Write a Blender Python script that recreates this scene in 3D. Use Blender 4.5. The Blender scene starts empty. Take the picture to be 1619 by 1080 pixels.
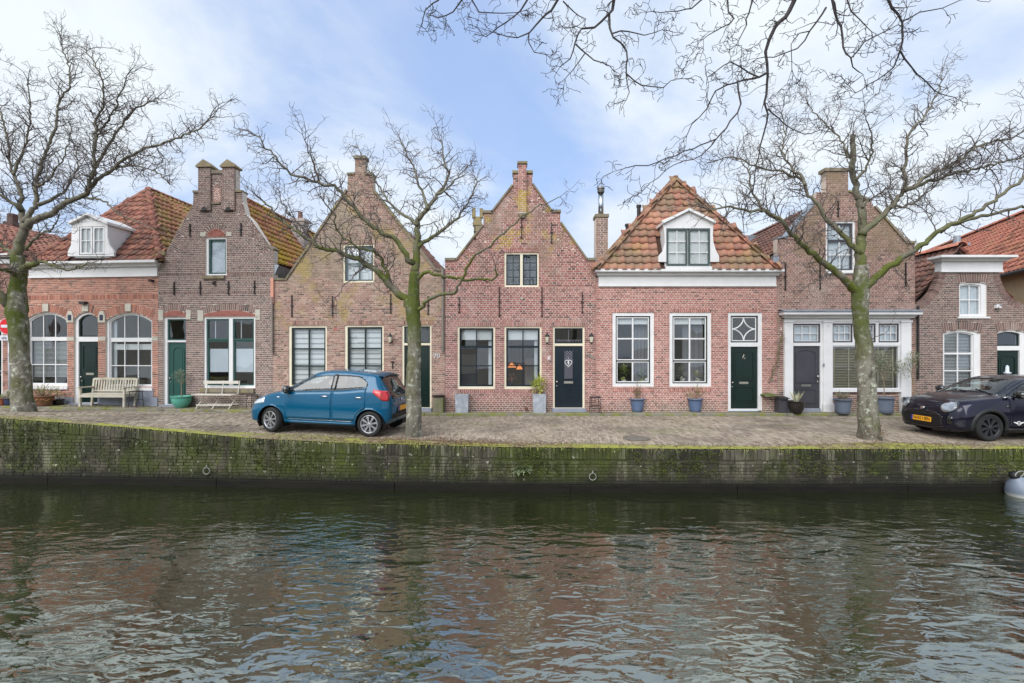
import bpy, math, random, bisect
from mathutils import Vector, Matrix
from mathutils.bvhtree import BVHTree
R = math.radians; PI = math.pi
rnd = random.Random(7)
S = bpy.context.scene; COL = S.collection

# ------------------------------------------------------------------ camera
F, CX, HY, H = 765.0, 809.5, 556.0, 1.92          # focal length in photo pixels, principal column, horizon row, eye height
cam = bpy.data.cameras.new('camera'); cam.sensor_width = 36; cam.lens = F/1619*36
cam.shift_y = (HY-540)/1619; cam.clip_end = 3000; cam.clip_start = 0.05
co = bpy.data.objects.new('camera', cam); COL.objects.link(co)
co.location = (0, 0, H); co.rotation_euler = (R(90), 0, 0); S.camera = co

# ------------------------------------------------------------------ sky
SUN_EL, SUN_AZ = 42, 205                           # degrees; azimuth 180 = behind the camera
w = bpy.data.worlds.new('World'); S.world = w; w.use_nodes = True
nt = w.node_tree; nt.nodes.clear(); L = nt.links.new
def wn(t, **k):
    n = nt.nodes.new(t)
    for a, b in k.items(): setattr(n, a, b)
    return n
out = wn('ShaderNodeOutputWorld'); bg = wn('ShaderNodeBackground'); bg.inputs[1].default_value = 0.1
sky = wn('ShaderNodeTexSky', sky_type='NISHITA', sun_disc=False)
sky.sun_elevation = R(SUN_EL); sky.sun_rotation = R(SUN_AZ); sky.air_density = 1.0; sky.dust_density = 1.5; sky.ozone_density = 2.0
tc = wn('ShaderNodeTexCoord'); sep = wn('ShaderNodeSeparateXYZ'); L(tc.outputs['Generated'], sep.inputs[0])
def wm(op, a, b, c=None):
    n = wn('ShaderNodeMath', operation=op)
    for i, x in enumerate((a, b, c)):
        if x is None: continue
        if isinstance(x, (int, float)): n.inputs[i].default_value = x
        else: L(x, n.inputs[i])
    return n.outputs[0]
zz = wm('ADD', wm('ABSOLUTE', sep.outputs[2], 0), 0.35)
cmb = wn('ShaderNodeCombineXYZ'); L(wm('DIVIDE', sep.outputs[0], zz), cmb.inputs[0]); L(wm('DIVIDE', sep.outputs[1], zz), cmb.inputs[1])
def cloud(scale, off, lo, hi, detail=7, rough=.55, dist=.4):
    mp = wn('ShaderNodeMapping'); mp.inputs['Location'].default_value = off; L(cmb.outputs[0], mp.inputs[0])
    no = wn('ShaderNodeTexNoise'); no.inputs['Scale'].default_value = scale; no.inputs['Detail'].default_value = detail
    no.inputs['Roughness'].default_value = rough; no.inputs['Distortion'].default_value = dist; L(mp.outputs[0], no.inputs[0])
    mr = wn('ShaderNodeMapRange', interpolation_type='SMOOTHSTEP'); mr.inputs[1].default_value = lo; mr.inputs[2].default_value = hi
    L(no.outputs[0], mr.inputs[0]); return mr.outputs[0]
def wmix(f, a, b):
    m = wn('ShaderNodeMix', data_type='RGBA')
    for s, x in ((0, f), (6, a), (7, b)):
        if isinstance(x, (int, float, tuple)): m.inputs[s].default_value = x
        else: L(x, m.inputs[s])
    return m.outputs[2]
CL1 = cloud(.95, (4.4, 7.7, 0), .33, .57, 8, .58, .4)
CL2 = cloud(1.7, (7.3, 4.2, 0), .40, .75, 6, .5)
sk2 = wmix(0.75, sky.outputs[0], (1.8, 2.5, 4.0, 1))
c_ = wmix(CL1, sk2, (3.8, 4.1, 4.3, 1))
c_ = wmix(wm('MULTIPLY', CL2, .45), c_, (2.75, 3.1, 4.0, 1))
L(c_, bg.inputs[0]); L(bg.outputs[0], out.inputs[0])

# ------------------------------------------------------------------ sun (thin overcast: wide and weak)
sl = bpy.data.lights.new('sun', 'SUN'); sl.energy = 1.5; sl.angle = R(58); sl.color = (1, .975, .94)
so = bpy.data.objects.new('sun', sl); COL.objects.link(so)
so.rotation_euler = (R(90-SUN_EL), 0, R(180-SUN_AZ))
so.location = (0, -20, 30)
S.view_settings.view_transform = 'Standard'; S.view_settings.look = 'None'; S.view_settings.gamma = 1
S.view_settings.use_curve_mapping = False; S.view_settings.exposure = 1.28
S.cycles.use_denoising = True; S.cycles.max_bounces = 8; S.cycles.transparent_max_bounces = 16
S.cycles.caustics_reflective = False; S.cycles.caustics_refractive = False
S.cycles.sample_clamp_indirect = 6

# ------------------------------------------------------------------ helpers
def at(px, py, Y): return Vector(((px-CX)*Y/F, Y, H+(HY-py)*Y/F))
def lerp(a, b, t): return a+(b-a)*t
def interp(tab, x, k=1):
    if x <= tab[0][0]: return tab[0][k]
    for a, b in zip(tab, tab[1:]):
        if x <= b[0]: return lerp(a[k], b[k], (x-a[0])/(b[0]-a[0]))
    return tab[-1][k]
def smooth(tab, x):
    xs = [t[0] for t in tab]; n = len(tab)
    if x <= xs[0]: return tab[0][1]
    if x >= xs[-1]: return tab[-1][1]
    i = max(0, min(n-2, bisect.bisect_right(xs, x)-1))
    def d(j): return (tab[j+1][1]-tab[j][1])/(xs[j+1]-xs[j])
    def m(j):
        if j == 0: return d(0)
        if j == n-1: return d(n-2)
        a, b = d(j-1), d(j)
        return 0 if a*b <= 0 else 2*a*b/(a+b)
    h = xs[i+1]-xs[i]; t = (x-xs[i])/h
    return (2*t**3-3*t*t+1)*tab[i][1]+(t**3-2*t*t+t)*h*m(i)+(-2*t**3+3*t*t)*tab[i+1][1]+(t**3-t*t)*h*m(i+1)
def tag(o, label=None, cat=None, group=None, kind=None):
    for k, v in (('label', label), ('category', cat), ('group', group), ('kind', kind)):
        if v: o[k] = v
    return o
def empty(name, loc=(0, 0, 0), rz=0):
    o = bpy.data.objects.new(name, None); COL.objects.link(o); o.location = loc; o.rotation_euler = (0, 0, rz)
    o.empty_display_size = .2
    return o
def link(name, me, parent=None, mw=None):
    o = bpy.data.objects.new(name, me); COL.objects.link(o)
    if parent: o.parent = parent
    if mw is not None: o.matrix_local = mw
    return o

class MB:
    def __init__(s): s.v = []; s.f = []; s.r = []; s.cur = 0.; s.M = None
    def add(s, vs, fs):
        i = len(s.v)
        if s.M is not None: vs = [s.M @ Vector(v) for v in vs]
        s.v += [tuple(v) for v in vs]; s.f += [tuple(a+i for a in f) for f in fs]; s.r += [s.cur]*len(fs)
    def face(s, pts): s.add(pts, [tuple(range(len(pts)))])
    def box(s, x0, x1, y0, y1, z0, z1, skip=''):
        v = [(x0,y0,z0),(x1,y0,z0),(x1,y1,z0),(x0,y1,z0),(x0,y0,z1),(x1,y0,z1),(x1,y1,z1),(x0,y1,z1)]
        fs = {'d':(3,2,1,0),'u':(4,5,6,7),'f':(0,1,5,4),'r':(1,2,6,5),'b':(2,3,7,6),'l':(3,0,4,7)}
        s.add(v, [f for k, f in fs.items() if k not in skip])
    def cbox(s, c, d, M=None):
        x, y, z = c; a, b, e = d[0]/2, d[1]/2, d[2]/2
        s.box(x-a, x+a, y-b, y+b, z-e, z+e)
    def prism(s, poly, y0, y1, back=True):     # polygon in (x,z), extruded along y; front at y0
        n = len(poly); a = sum(poly[i][0]*poly[(i+1)%n][1]-poly[(i+1)%n][0]*poly[i][1] for i in range(n))
        if a < 0: poly = poly[::-1]
        v = [(x, y0, z) for x, z in poly]+[(x, y1, z) for x, z in poly]
        f = [tuple(range(n))]+[(i, i+n, (i+1)%n+n, (i+1)%n) for i in range(n)]
        if back: f.append(tuple(range(2*n-1, n-1, -1)))
        s.add(v, f)
    def ring(s, o, i, y0, y1):                 # frame between two outlines in (x,z)
        n = len(o); v = [(x,y0,z) for x,z in o]+[(x,y0,z) for x,z in i]+[(x,y1,z) for x,z in o]+[(x,y1,z) for x,z in i]
        f = []
        for k in range(n):
            j = (k+1)%n
            f += [(k, j, n+j, n+k), (n+k, n+j, 3*n+j, 3*n+k), (j, k, 2*n+k, 2*n+j), (2*n+j, 2*n+k, 3*n+k, 3*n+j)]
        s.add(v, f)
    def tube(s, path, rad, n=5, cap=True):
        if not hasattr(rad, '__len__'): rad = [rad]*len(path)
        path = [Vector(p) for p in path]; v = []; f = []; m = len(path)
        t = (path[1]-path[0]).normalized(); u = t.orthogonal().normalized()
        for i, p in enumerate(path):
            t = (path[min(i+1, m-1)]-path[max(i-1, 0)])
            if t.length < 1e-9: t = Vector((0,0,1))
            t.normalize(); u = (u-t*u.dot(t))
            u = u.normalized() if u.length > 1e-6 else t.orthogonal().normalized()
            b = t.cross(u)
            for k in range(n):
                a = 2*PI*k/n; v.append(p+(u*math.cos(a)+b*math.sin(a))*rad[i])
        for i in range(m-1):
            for k in range(n):
                j = (k+1)%n; f.append((i*n+k, i*n+j, (i+1)*n+j, (i+1)*n+k))
        if cap: f += [tuple(range(n-1, -1, -1)), tuple((m-1)*n+k for k in range(n))]
        s.add(v, f)
    def lathe(s, prof, n=20, c=(0,0,0), axis='z', sx=1, sy=1):
        v = []; f = []; m = len(prof)
        for r, z in prof:
            for k in range(n):
                a = 2*PI*k/n; x, y = r*math.cos(a)*sx, r*math.sin(a)*sy
                p = (x, y, z) if axis == 'z' else (x, z, y) if axis == 'y' else (z, x, y)
                v.append((p[0]+c[0], p[1]+c[1], p[2]+c[2]))
        for i in range(m-1):
            for k in range(n):
                j = (k+1)%n; q = (i*n+k, i*n+j, (i+1)*n+j, (i+1)*n+k)
                f.append(q if axis != 'y' else q[::-1])
        s.add(v, f)
    def build(s, name, mat, parent=None, smooth=False, mw=None):
        if name == 'pane':                       # old glass never sits quite flat
            cx = sum(v[0] for v in s.v)/len(s.v); cz = sum(v[2] for v in s.v)/len(s.v); ta, tb = rnd.gauss(0, .016), rnd.gauss(0, .022)
            s.v = [(x, y+max(-.012, min(.012, ta*(x-cx)+tb*(z-cz))), z) for x, y, z in s.v]
        me = bpy.data.meshes.new(name); me.from_pydata(s.v, [], s.f)
        if mat: me.materials.append(mat)
        if any(s.r):
            a = me.attributes.new('rnd', 'FLOAT', 'FACE'); a.data.foreach_set('value', s.r)
        if smooth: me.polygons.foreach_set('use_smooth', [True]*len(me.polygons))
        me.update()
        return link(name, me, parent, mw)
def arc(n, a0, a1, r=1., c=(0, 0), ry=None):
    ry = r if ry is None else ry
    return [(c[0]+r*math.cos(a0+(a1-a0)*i/n), c[1]+ry*math.sin(a0+(a1-a0)*i/n)) for i in range(n+1)]

def C(r, g, b):
    f = lambda c: c/12.92 if c <= .04045 else ((c+.055)/1.055)**2.4
    return tuple(f(x/255) for x in (r, g, b))+(1,)
MATS = {}
def mat(name, cols, src='noise', scale=4, rough=.8, bump=0., bscale=60, layers=(), spec=.4, metal=0, coat=0, stretch=(1,1,1), coord='pos', detail=5, rvar=0, bdist=.01):
    """cols: list of colours spread on a ramp driven by noise, a per-piece value or a per-object value; layers: stains over it."""
    if name in MATS: return MATS[name]
    m = bpy.data.materials.new(name); m.use_nodes = True; nt = m.node_tree; b = nt.nodes['Principled BSDF']; L = nt.links.new
    def new(t, **k):
        n = nt.nodes.new(t)
        for a, c in k.items(): setattr(n, a, c)
        return n
    if coord == 'pos': cs = new('ShaderNodeNewGeometry').outputs['Position']
    else: cs = new('ShaderNodeTexCoord').outputs['Object']
    def noi(sc, st=(1,1,1), det=5, off=0., ro=.55):
        mp = new('ShaderNodeMapping'); mp.inputs['Scale'].default_value = st; mp.inputs['Location'].default_value = (off, off*1.7, off*.6)
        L(cs, mp.inputs[0]); n = new('ShaderNodeTexNoise'); n.inputs['Scale'].default_value = sc; n.inputs['Detail'].default_value = det
        n.inputs['Roughness'].default_value = ro
        L(mp.outputs[0], n.inputs[0]); return n.outputs[0]
    if len(cols) == 1: col = None; b.inputs['Base Color'].default_value = cols[0]
    else:
        if src == 'attr': fac = new('ShaderNodeAttribute', attribute_name='rnd').outputs['Fac']
        elif src == 'obj': fac = new('ShaderNodeObjectInfo').outputs['Random']
        else:
            mr = new('ShaderNodeMapRange'); mr.inputs[1].default_value = .3; mr.inputs[2].default_value = .7; L(noi(scale, stretch, detail), mr.inputs[0]); fac = mr.outputs[0]
        rp = new('ShaderNodeValToRGB'); el = rp.color_ramp.elements
        while len(el) < len(cols): el.new(.5)
        for i, c in enumerate(cols): el[i].position = i/(len(cols)-1); el[i].color = c
        L(fac, rp.inputs[0]); col = rp.outputs[0]
    for k, ly in enumerate(layers):
        n = noi(ly.get('s', 2), ly.get('st', (1,1,1)), ly.get('det', 6), 3.7*k+1.3+ly.get('off', 0), ly.get('ro', .62))
        mr = new('ShaderNodeMapRange', interpolation_type='SMOOTHSTEP'); mr.inputs[1].default_value = ly['lo']; mr.inputs[2].default_value = ly['hi']
        L(n, mr.inputs[0]); f = mr.outputs[0]
        def mul(f, x):
            q = new('ShaderNodeMath', operation='MULTIPLY', use_clamp=True); L(f, q.inputs[0])
            if isinstance(x, (int, float)): q.inputs[1].default_value = x
            else: L(x, q.inputs[1])
            return q.outputs[0]
        for key, axis in (('z', 2), ('x', 0), ('y', 1)):
            if key in ly:                      # stain limited to a height / place: (from, to)
                sp = new('ShaderNodeSeparateXYZ'); L(cs, sp.inputs[0])
                m2 = new('ShaderNodeMapRange', interpolation_type='SMOOTHSTEP'); m2.inputs[1].default_value, m2.inputs[2].default_value = ly[key]
                L(sp.outputs[axis], m2.inputs[0]); f = mul(f, m2.outputs[0])
        if 'up' in ly:
            g = new('ShaderNodeNewGeometry'); sp = new('ShaderNodeSeparateXYZ'); L(g.outputs['Normal'], sp.inputs[0])
            m2 = new('ShaderNodeMapRange'); m2.inputs[1].default_value, m2.inputs[2].default_value = ly['up']; L(sp.outputs[2], m2.inputs[0]); f = mul(f, m2.outputs[0])
        f = mul(f, ly.get('a', 1.))
        mx = new('ShaderNodeMix', data_type='RGBA', blend_type=ly.get('mode', 'MIX')); L(f, mx.inputs[0])
        if col is None: mx.inputs[6].default_value = cols[0]
        else: L(col, mx.inputs[6])
        mx.inputs[7].default_value = ly['c']; col = mx.outputs[2]
    if col is not None: L(col, b.inputs['Base Color'])
    b.inputs['Roughness'].default_value = rough
    if rvar:
        mr = new('ShaderNodeMapRange'); mr.inputs[1].default_value=.3; mr.inputs[2].default_value=.7; mr.inputs[3].default_value = max(0, rough-rvar); mr.inputs[4].default_value = min(1, rough+rvar)
        L(noi(6, (1,1,1), 4, 9.), mr.inputs[0]); L(mr.outputs[0], b.inputs['Roughness'])
    b.inputs['Specular IOR Level'].default_value = spec; b.inputs['Metallic'].default_value = metal
    b.inputs['Coat Weight'].default_value = coat; b.inputs['Coat Roughness'].default_value = .03
    if bump:
        bp = new('ShaderNodeBump'); bp.inputs['Strength'].default_value = bump; bp.inputs['Distance'].default_value = bdist
        L(noi(bscale, stretch, 4, 5.), bp.inputs['Height']); L(bp.outputs[0], b.inputs['Normal'])
    MATS[name] = m; return m

# ------------------------------------------------------------------ street geometry tables (X, Y, z)
WATER = -0.886
QT = [(-40,11.4,.9),(-16,10.66,.62),(-10.97,10.37,.48),(-8.18,10.24,.30),(-5.42,10.08,.10),(-3.47,9.9,.04),(-.12,9.71,-.01),(3.42,9.67,-.04),(40,9.67,-.04)]
HT = [(-40,17.6,.4),(-20,16.4,.25),(-16.2,16.1,.215),(-11.48,15.7,.155),(-7.64,15.4,.128),(-2.15,15.05,.06),(40,15.05,.06)]
KT = [(-40,.95),(-16,.9),(-10,.8),(-6,.6),(-2,.5),(40,.5)]
qy = lambda X: interp(QT, X, 1)
qz = lambda X: interp(QT, X, 2)
hy = lambda X: interp(HT, X, 1)
hz = lambda X: interp(HT, X, 2)
ky = lambda X: hy(X)-interp(KT, X, 1)            # kerb line
def G(X, Y):
    if Y >= ky(X): return hz(X)
    t = max(0, (Y-qy(X))/(ky(X)-qy(X)))
    return lerp(qz(X), hz(X)-.065, t)
def gp(px, py):
    """point of the street seen at a place of the photograph"""
    a, b = 8., 17.
    for _ in range(40):
        m = (a+b)/2; p = at(px, py, m)
        if p.z > G(p.x, p.y): a = m
        else: b = m
    p = at(px, py, (a+b)/2); return Vector((p.x, p.y, G(p.x, p.y)))

# ------------------------------------------------------------------ materials of the setting
M_PAVER = mat('pavers', [C(126,114,102), C(156,144,128), C(170,158,142), C(140,126,112), C(182,170,152)], 'attr', rough=.85, bump=.3, bscale=90,
    layers=[dict(c=C(120,122,84), s=1.1, lo=.50, hi=.72, a=.55), dict(c=C(96,86,78), s=.6, lo=.48, hi=.66, a=.55, off=9, det=8), dict(c=C(196,186,172), s=1.3, lo=.56, hi=.72, a=.4, off=13), dict(c=C(80,92,44), s=7, lo=.62, hi=.72, a=.5)])
M_JOINT = mat('joint_sand', [C(96,88,74), C(112,112,76)], scale=3, rough=.95, bump=.3)
M_KERB = mat('kerb_stone', [C(120,116,104), C(142,138,124)], scale=3, rough=.9, bump=.3, layers=[dict(c=C(124,128,52), s=3.5, lo=.42, hi=.62, a=.85), dict(c=C(70,66,58), s=2, lo=.55, hi=.7, a=.5)])
M_PAVE = mat('pavement_bricks', [C(128,116,106), C(146,134,120), C(108,98,90)], 'attr', rough=.9, bump=.3, layers=[dict(c=C(118,122,60), s=1.7, lo=.44, hi=.64, a=.75)])
M_SOIL = mat('bank_soil', [C(112,98,80), C(136,122,98), C(124,118,84)], scale=5, rough=.95, bump=.6, bscale=40, layers=[dict(c=C(146,148,66), s=1.1, lo=.40, hi=.54, a=.9), dict(c=C(108,88,74), s=3, lo=.55, hi=.66, a=.7)])
M_QBRICK = mat('quay_brick', [C(62,58,48), C(82,77,64), C(98,92,79), C(70,64,55), C(112,106,93)], 'attr', rough=.9, bump=.5, bscale=50, layers=[
    dict(c=C(32,31,25), s=.8, lo=.38, hi=.60, a=.85, st=(1,1,.6), det=8),
    dict(c=C(60,68,22), s=.55, lo=.44, hi=.58, a=.85, st=(1,1,.7), off=4, det=10, ro=.72),
    dict(c=C(88,98,36), s=2.2, lo=.54, hi=.67, a=.75, det=10, ro=.75),
    dict(c=C(40,46,18), s=2.6, lo=.50, hi=.62, a=.85, det=9, ro=.7, off=2),
    dict(c=C(136,134,112), s=1.3, lo=.52, hi=.68, a=.6, st=(2.5,2.5,.35), det=9, ro=.75, off=6),
    dict(c=C(176,176,158), s=9, lo=.63, hi=.69, a=.8, det=8),
    dict(c=C(28,28,23), s=2, lo=.15, hi=.3, z=(-.50, -.75), a=.9)])
M_QMORT = mat('quay_mortar', [C(58,56,44), C(82,78,64)], scale=6, rough=.95, bump=.4, layers=[dict(c=C(58,66,26), s=.55, lo=.45, hi=.58, a=.9, off=4+3.7, st=(1,1,.7))])
M_QTIMBER = mat('wet_timber', [C(20,19,16), C(32,30,25)], scale=8, stretch=(.2,1,1), rough=.85, bump=.4, spec=.2)
M_MOSS = mat('moss', [C(84,100,32), C(124,136,54), C(98,110,40)], scale=14, rough=.95)
M_GRASS = mat('grass_blades', [C(118,130,52), C(154,160,78), C(170,166,104)], 'attr', rough=.8)
M_WMOSS = mat('wall_moss_tufts', [C(62,72,24), C(88,98,40), C(104,108,56)], 'attr', rough=.9)
M_LITTER = mat('dead_leaves', [C(96,70,54), C(126,98,76), C(84,64,54), C(146,122,96)], 'attr', rough=.8)

# ------------------------------------------------------------------ ground, water, quay
def sheet(name, xs, rows, material, kind='structure'):
    """grid: rows = list of functions X -> (Y, z)"""
    b = MB(); v = []; f = []; n = len(rows)
    for X in xs:
        for r in rows: Y, z = r(X); v.append((X, Y, z))
    for i in range(len(xs)-1):
        for k in range(n-1): f.append((i*n+k, (i+1)*n+k, (i+1)*n+k+1, i*n+k+1))
    b.add(v, f); o = b.build(name, material); tag(o, kind=kind); return o
XS = [-40, -30, -24]+[-20+.5*i for i in range(81)]+[24, 30, 40]
road = sheet('road', XS, [lambda X: (qy(X)+.16, qz(X)-.035)]+[(lambda t: lambda X: (lerp(qy(X)+.16, ky(X), t), lerp(qz(X), hz(X)-.065, t)-.03))(i/8) for i in range(9)][1:], M_JOINT)
pavement = sheet('pavement', XS, [lambda X: (ky(X)+.09, hz(X)-.012), lambda X: (hy(X)+.15, hz(X)-.012)], M_JOINT)
# land behind the houses and the camera's own bank
M_LAND = mat('land', [C(96,92,82), C(112,106,92)], scale=.4, rough=.95)
b = MB(); b.face([(-600,16.5,-.05),(600,16.5,-.05),(600,900,-.05),(-600,900,-.05)]); tag(b.build('ground', M_LAND), kind='structure')
b = MB(); b.box(-600,600,-600,1.0,-1.6,0.0); tag(b.build('near_bank', M_LAND), kind='structure')
b = MB(); b.face([(-600,.9,-2.2),(600,.9,-2.2),(600,14,-2.2),(-600,14,-2.2)]); tag(b.build('canal_bed', M_SOIL), kind='structure')

# pavers, laid on edge across the street
b = MB(); pr = random.Random(3); row = 0; t = 0
PW, PL = .062, .205
Ys = 0.30
X = -19.5
for row in range(30):
    off = (row % 2)*PW/2
    n = int(39/PW)
    for i in range(n):
        X = -19.5+off+i*PW
        Y0 = qy(X)+Ys+row*PL; Y1 = Y0+PL-.010
        # loose edge by the quay, overgrown round the trees
        if Y1 > ky(X)-.005: continue
        wob = math.sin(X*1.7+row*.6)*.006+math.sin(X*.45+2)*math.sin(row*.9)*.012
        if abs(X) > 15 and (i % 2): pass
        z = G(X, (Y0+Y1)/2)+wob*.5+pr.uniform(-.0035, .0035)-.004
        b.cur = pr.random()*.98+.01
        x0, x1 = X+.003, X+PW-.004
        dz = pr.uniform(-.002, .002)
        b.add([(x0,Y0,z-.03),(x1,Y0,z-.03),(x1,Y1,z-.03),(x0,Y1,z-.03),(x0,Y0,z-dz),(x1,Y0,z+dz),(x1,Y1,z+dz),(x0,Y1,z-dz)],
              [(4,5,6,7),(0,1,5,4),(1,2,6,5),(3,0,4,7)])
pv = b.build('pavers', M_PAVER, road); tag(pv, kind='stuff')
# pavement bricks + kerb stones
b = MB()
for i in range(190):
    X = -19.6+i*.205
    for k in range(9):
        Y0 = ky(X)+.105+k*.105
        if Y0+.1 > hy(X)-.005: break
        b.cur = pr.random()*.98+.01; x0 = X+(k%2)*.1; z = hz(X)+pr.uniform(-.004,.004)
        b.box(x0, x0+.198, Y0, Y0+.097, z-.03, z, 'db')
tag(b.build('paving_bricks', M_PAVE, pavement), kind='stuff')
X = -19.; kerbn = 0
me = None
while X < 15.5:
    b = MB(); n = .9+pr.uniform(-.05,.05); X1 = X+n-.012; h = pr.uniform(-.004,.006); g = .012
    v = []
    for x in (X, X1):
        for y, z in ((ky(x), hz(x)-.2), (ky(x), hz(x)-.012+h), (ky(x)+.012, hz(x)+h), (ky(x)+.095, hz(x)+h), (ky(x)+.095, hz(x)-.2)): v.append((x, y, z))
    b.add(v, [(0,5,6,1),(1,6,7,2),(2,7,8,3),(3,8,9,4),(0,1,2,3,4),(9,8,7,6,5)])
    b.build('kerb_stone', M_KERB, pavement); X += n

# quay wall: mortar core, real bricks, upright coping bricks, wet timber at the waterline
qw = empty('quay_wall', (0, 9.8, -.9)); tag(qw, 'mossy brick quay wall rising from the canal below the street', 'quay wall', kind='thing')
qM = Matrix.Translation((0, -9.8, .9))
b = MB(); v = []; f = []
for X in XS:
    for dy, z in ((.014, -2.3), (.014, qz(X)-.03), (.30, qz(X)-.03), (.30, -2.3)): v.append((X, qy(X)+dy, z))
for i in range(len(XS)-1):
    for k in range(3): f.append((i*4+k, (i+1)*4+k, (i+1)*4+k+1, i*4+k+1))
b.add(v, f); b.build('core', M_QMORT, qw, mw=qM)
qr = random.Random(11); bricks = []
z = -1.2; k = 0
while z < .75:
    x = -24.+(k%2)*.11
    while x < 20:
        ln = .215+qr.uniform(-.006,.006) if k % 2 == 0 or qr.random()<.5 else .105
        xm = x+ln/2
        if z+.058 < qz(xm)-.215: bricks.append((x, ln-.010, z, qr.uniform(-.006,.008), qr.random()))
        x += ln
    z += .066; k += 1
seen = sorted((q for q in bricks if q[2] > -.62 and abs(q[0]) < 10.5), key=lambda q: (q[0]-.5)**2+(4*(q[2]+.3))**2)[:300]
sset = set(id(q) for q in seen)
bulk = MB()
def qbrick(bb, x, ln, z, dy, h=.056, dep=.05):
    y0, y1 = qy(x)+dy, qy(x+ln)+dy; e = .006
    bb.add([(x,y0+dep,z),(x+ln,y1+dep,z),(x+ln,y1+dep,z+h),(x,y0+dep,z+h),(x,y0+e,z),(x+ln,y1+e,z),(x+ln,y1+e,z+h),(x,y0+e,z+h),
            (x+e,y0,z+e),(x+ln-e,y1,z+e),(x+ln-e,y1,z+h-e),(x+e,y0,z+h-e)],
           [(8,9,10,11),(4,5,9,8),(5,6,10,9),(6,7,11,10),(7,4,8,11),(0,1,5,4),(1,2,6,5),(2,3,7,6),(3,0,4,7)])
for q in bricks:
    bb = MB() if id(q) in sset else bulk
    bb.cur = q[4]*.98+.01; qbrick(bb, q[0], q[1], q[2], q[3])
    if bb is not bulk: bb.build('brick', M_QBRICK, qw, mw=qM)
tag(bulk.build('brickwork', M_QBRICK, qw, mw=qM), kind='stuff')
bulk = MB(); X = -24.; n = 0
while X < 20:
    p = .0775; bb = MB() if -11.9 < X < 11.2 else bulk
    bb.cur = qr.random()*.98+.01; dy = qr.uniform(-.012,.006); zt = qz(X)+qr.uniform(-.012,.006)
    y0 = qy(X)+dy; h = .205; g = .008+qr.uniform(0,.003)
    bb.add([(X+g/2,y0,zt-h),(X+p-g/2,y0,zt-h),(X+p-g/2,y0+.2,zt-h),(X+g/2,y0+.2,zt-h),(X+g/2,y0,zt-.008),(X+p-g/2,y0,zt-.008),(X+p-g/2,y0+.2,zt),(X+g/2,y0+.2,zt),(X+g/2+.004,y0+.010,zt),(X+p-g/2-.004,y0+.010,zt)],
           [(0,1,5,4),(4,5,9,8),(8,9,6,7),(1,2,6,9,5),(3,0,4,8,7),(2,3,7,6)])
    if bb is not bulk: bb.build('coping_brick', M_QBRICK, qw, mw=qM)
    X += p
tag(bulk.build('coping_row', M_QBRICK, qw, mw=qM), kind='stuff')
X = -24.
while X < 20:
    n = 3.6+qr.uniform(-.4,.4); b = MB(); v = []; X1 = X+n-.015
    for x in (X, X1):
        for y, z in ((-.05,-1.0),(-.05,-.755),(-.035,-.74),(.02,-.74),(.02,-1.0)): v.append((x, qy(x)+y, z))
    b.add(v, [(0,5,6,1),(1,6,7,2),(2,7,8,3),(0,1,2,3,4),(9,8,7,6,5)]); b.build('waling_timber', M_QTIMBER, qw, mw=qM); X += n

# water
m = bpy.data.materials.new('canal_water'); m.use_nodes = True; nt2 = m.node_tree; bs = nt2.nodes['Principled BSDF']
bs.inputs['Base Color'].default_value = (.015,.018,.0075,1); bs.inputs['Roughness'].default_value = .02; bs.inputs['IOR'].default_value = 4.0; bs.inputs['Specular Tint'].default_value = (.95,1,.92,1)
bs.inputs['Specular IOR Level'].default_value = .5
g = nt2.nodes.new('ShaderNodeNewGeometry'); prev = None
for sc, st, off, dist, d in ((.5,(1,1.2,1),0,.026,1),(1.5,(1,1.9,1),5,.028,1),(3.8,(1,2.1,1),11,.0135,1.5),(9,(1,1.8,1),19,.0024,2)):
    mp = nt2.nodes.new('ShaderNodeMapping'); mp.inputs['Scale'].default_value = st; mp.inputs['Location'].default_value = (off, off, 0)
    mp.inputs['Rotation'].default_value = (0,0,R(8 if off%2 else -10)); nt2.links.new(g.outputs['Position'], mp.inputs[0])
    no = nt2.nodes.new('ShaderNodeTexNoise'); no.inputs['Scale'].default_value = sc; no.inputs['Detail'].default_value = d; no.inputs['Distortion'].default_value = .6
    nt2.links.new(mp.outputs[0], no.inputs[0])
    bp = nt2.nodes.new('ShaderNodeBump'); bp.inputs['Strength'].default_value = 1; bp.inputs['Distance'].default_value = dist
    if sc > 1:                                  # ruffled and calmer patches
        n3 = nt2.nodes.new('ShaderNodeTexNoise'); n3.inputs['Scale'].default_value = .35; n3.inputs['Detail'].default_value = 2; m3 = nt2.nodes.new('ShaderNodeMapping'); m3.inputs['Location'].default_value = (off,3,0); m3.inputs['Scale'].default_value = (.7,1.3,1)
        nt2.links.new(g.outputs['Position'], m3.inputs[0]); nt2.links.new(m3.outputs[0], n3.inputs[0]); r3 = nt2.nodes.new('ShaderNodeMapRange'); r3.inputs[1].default_value = .35; r3.inputs[2].default_value = .65; r3.inputs[3].default_value = .45; r3.inputs[4].default_value = 1.25
        nt2.links.new(n3.outputs[0], r3.inputs[0]); x3 = nt2.nodes.new('ShaderNodeMath'); x3.operation = 'MULTIPLY'; nt2.links.new(no.outputs[0], x3.inputs[0]); nt2.links.new(r3.outputs[0], x3.inputs[1]); nt2.links.new(x3.outputs[0], bp.inputs['Height'])
    else: nt2.links.new(no.outputs[0], bp.inputs['Height'])
    if prev: nt2.links.new(prev.outputs[0], bp.inputs['Normal'])
    prev = bp
nt2.links.new(prev.outputs[0], bs.inputs['Normal'])
b = MB(); b.face([(-300,.5,WATER),(300,.5,WATER),(300,12,WATER),(-300,12,WATER)]); tag(b.build('canal_water', m), kind='structure')

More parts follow.
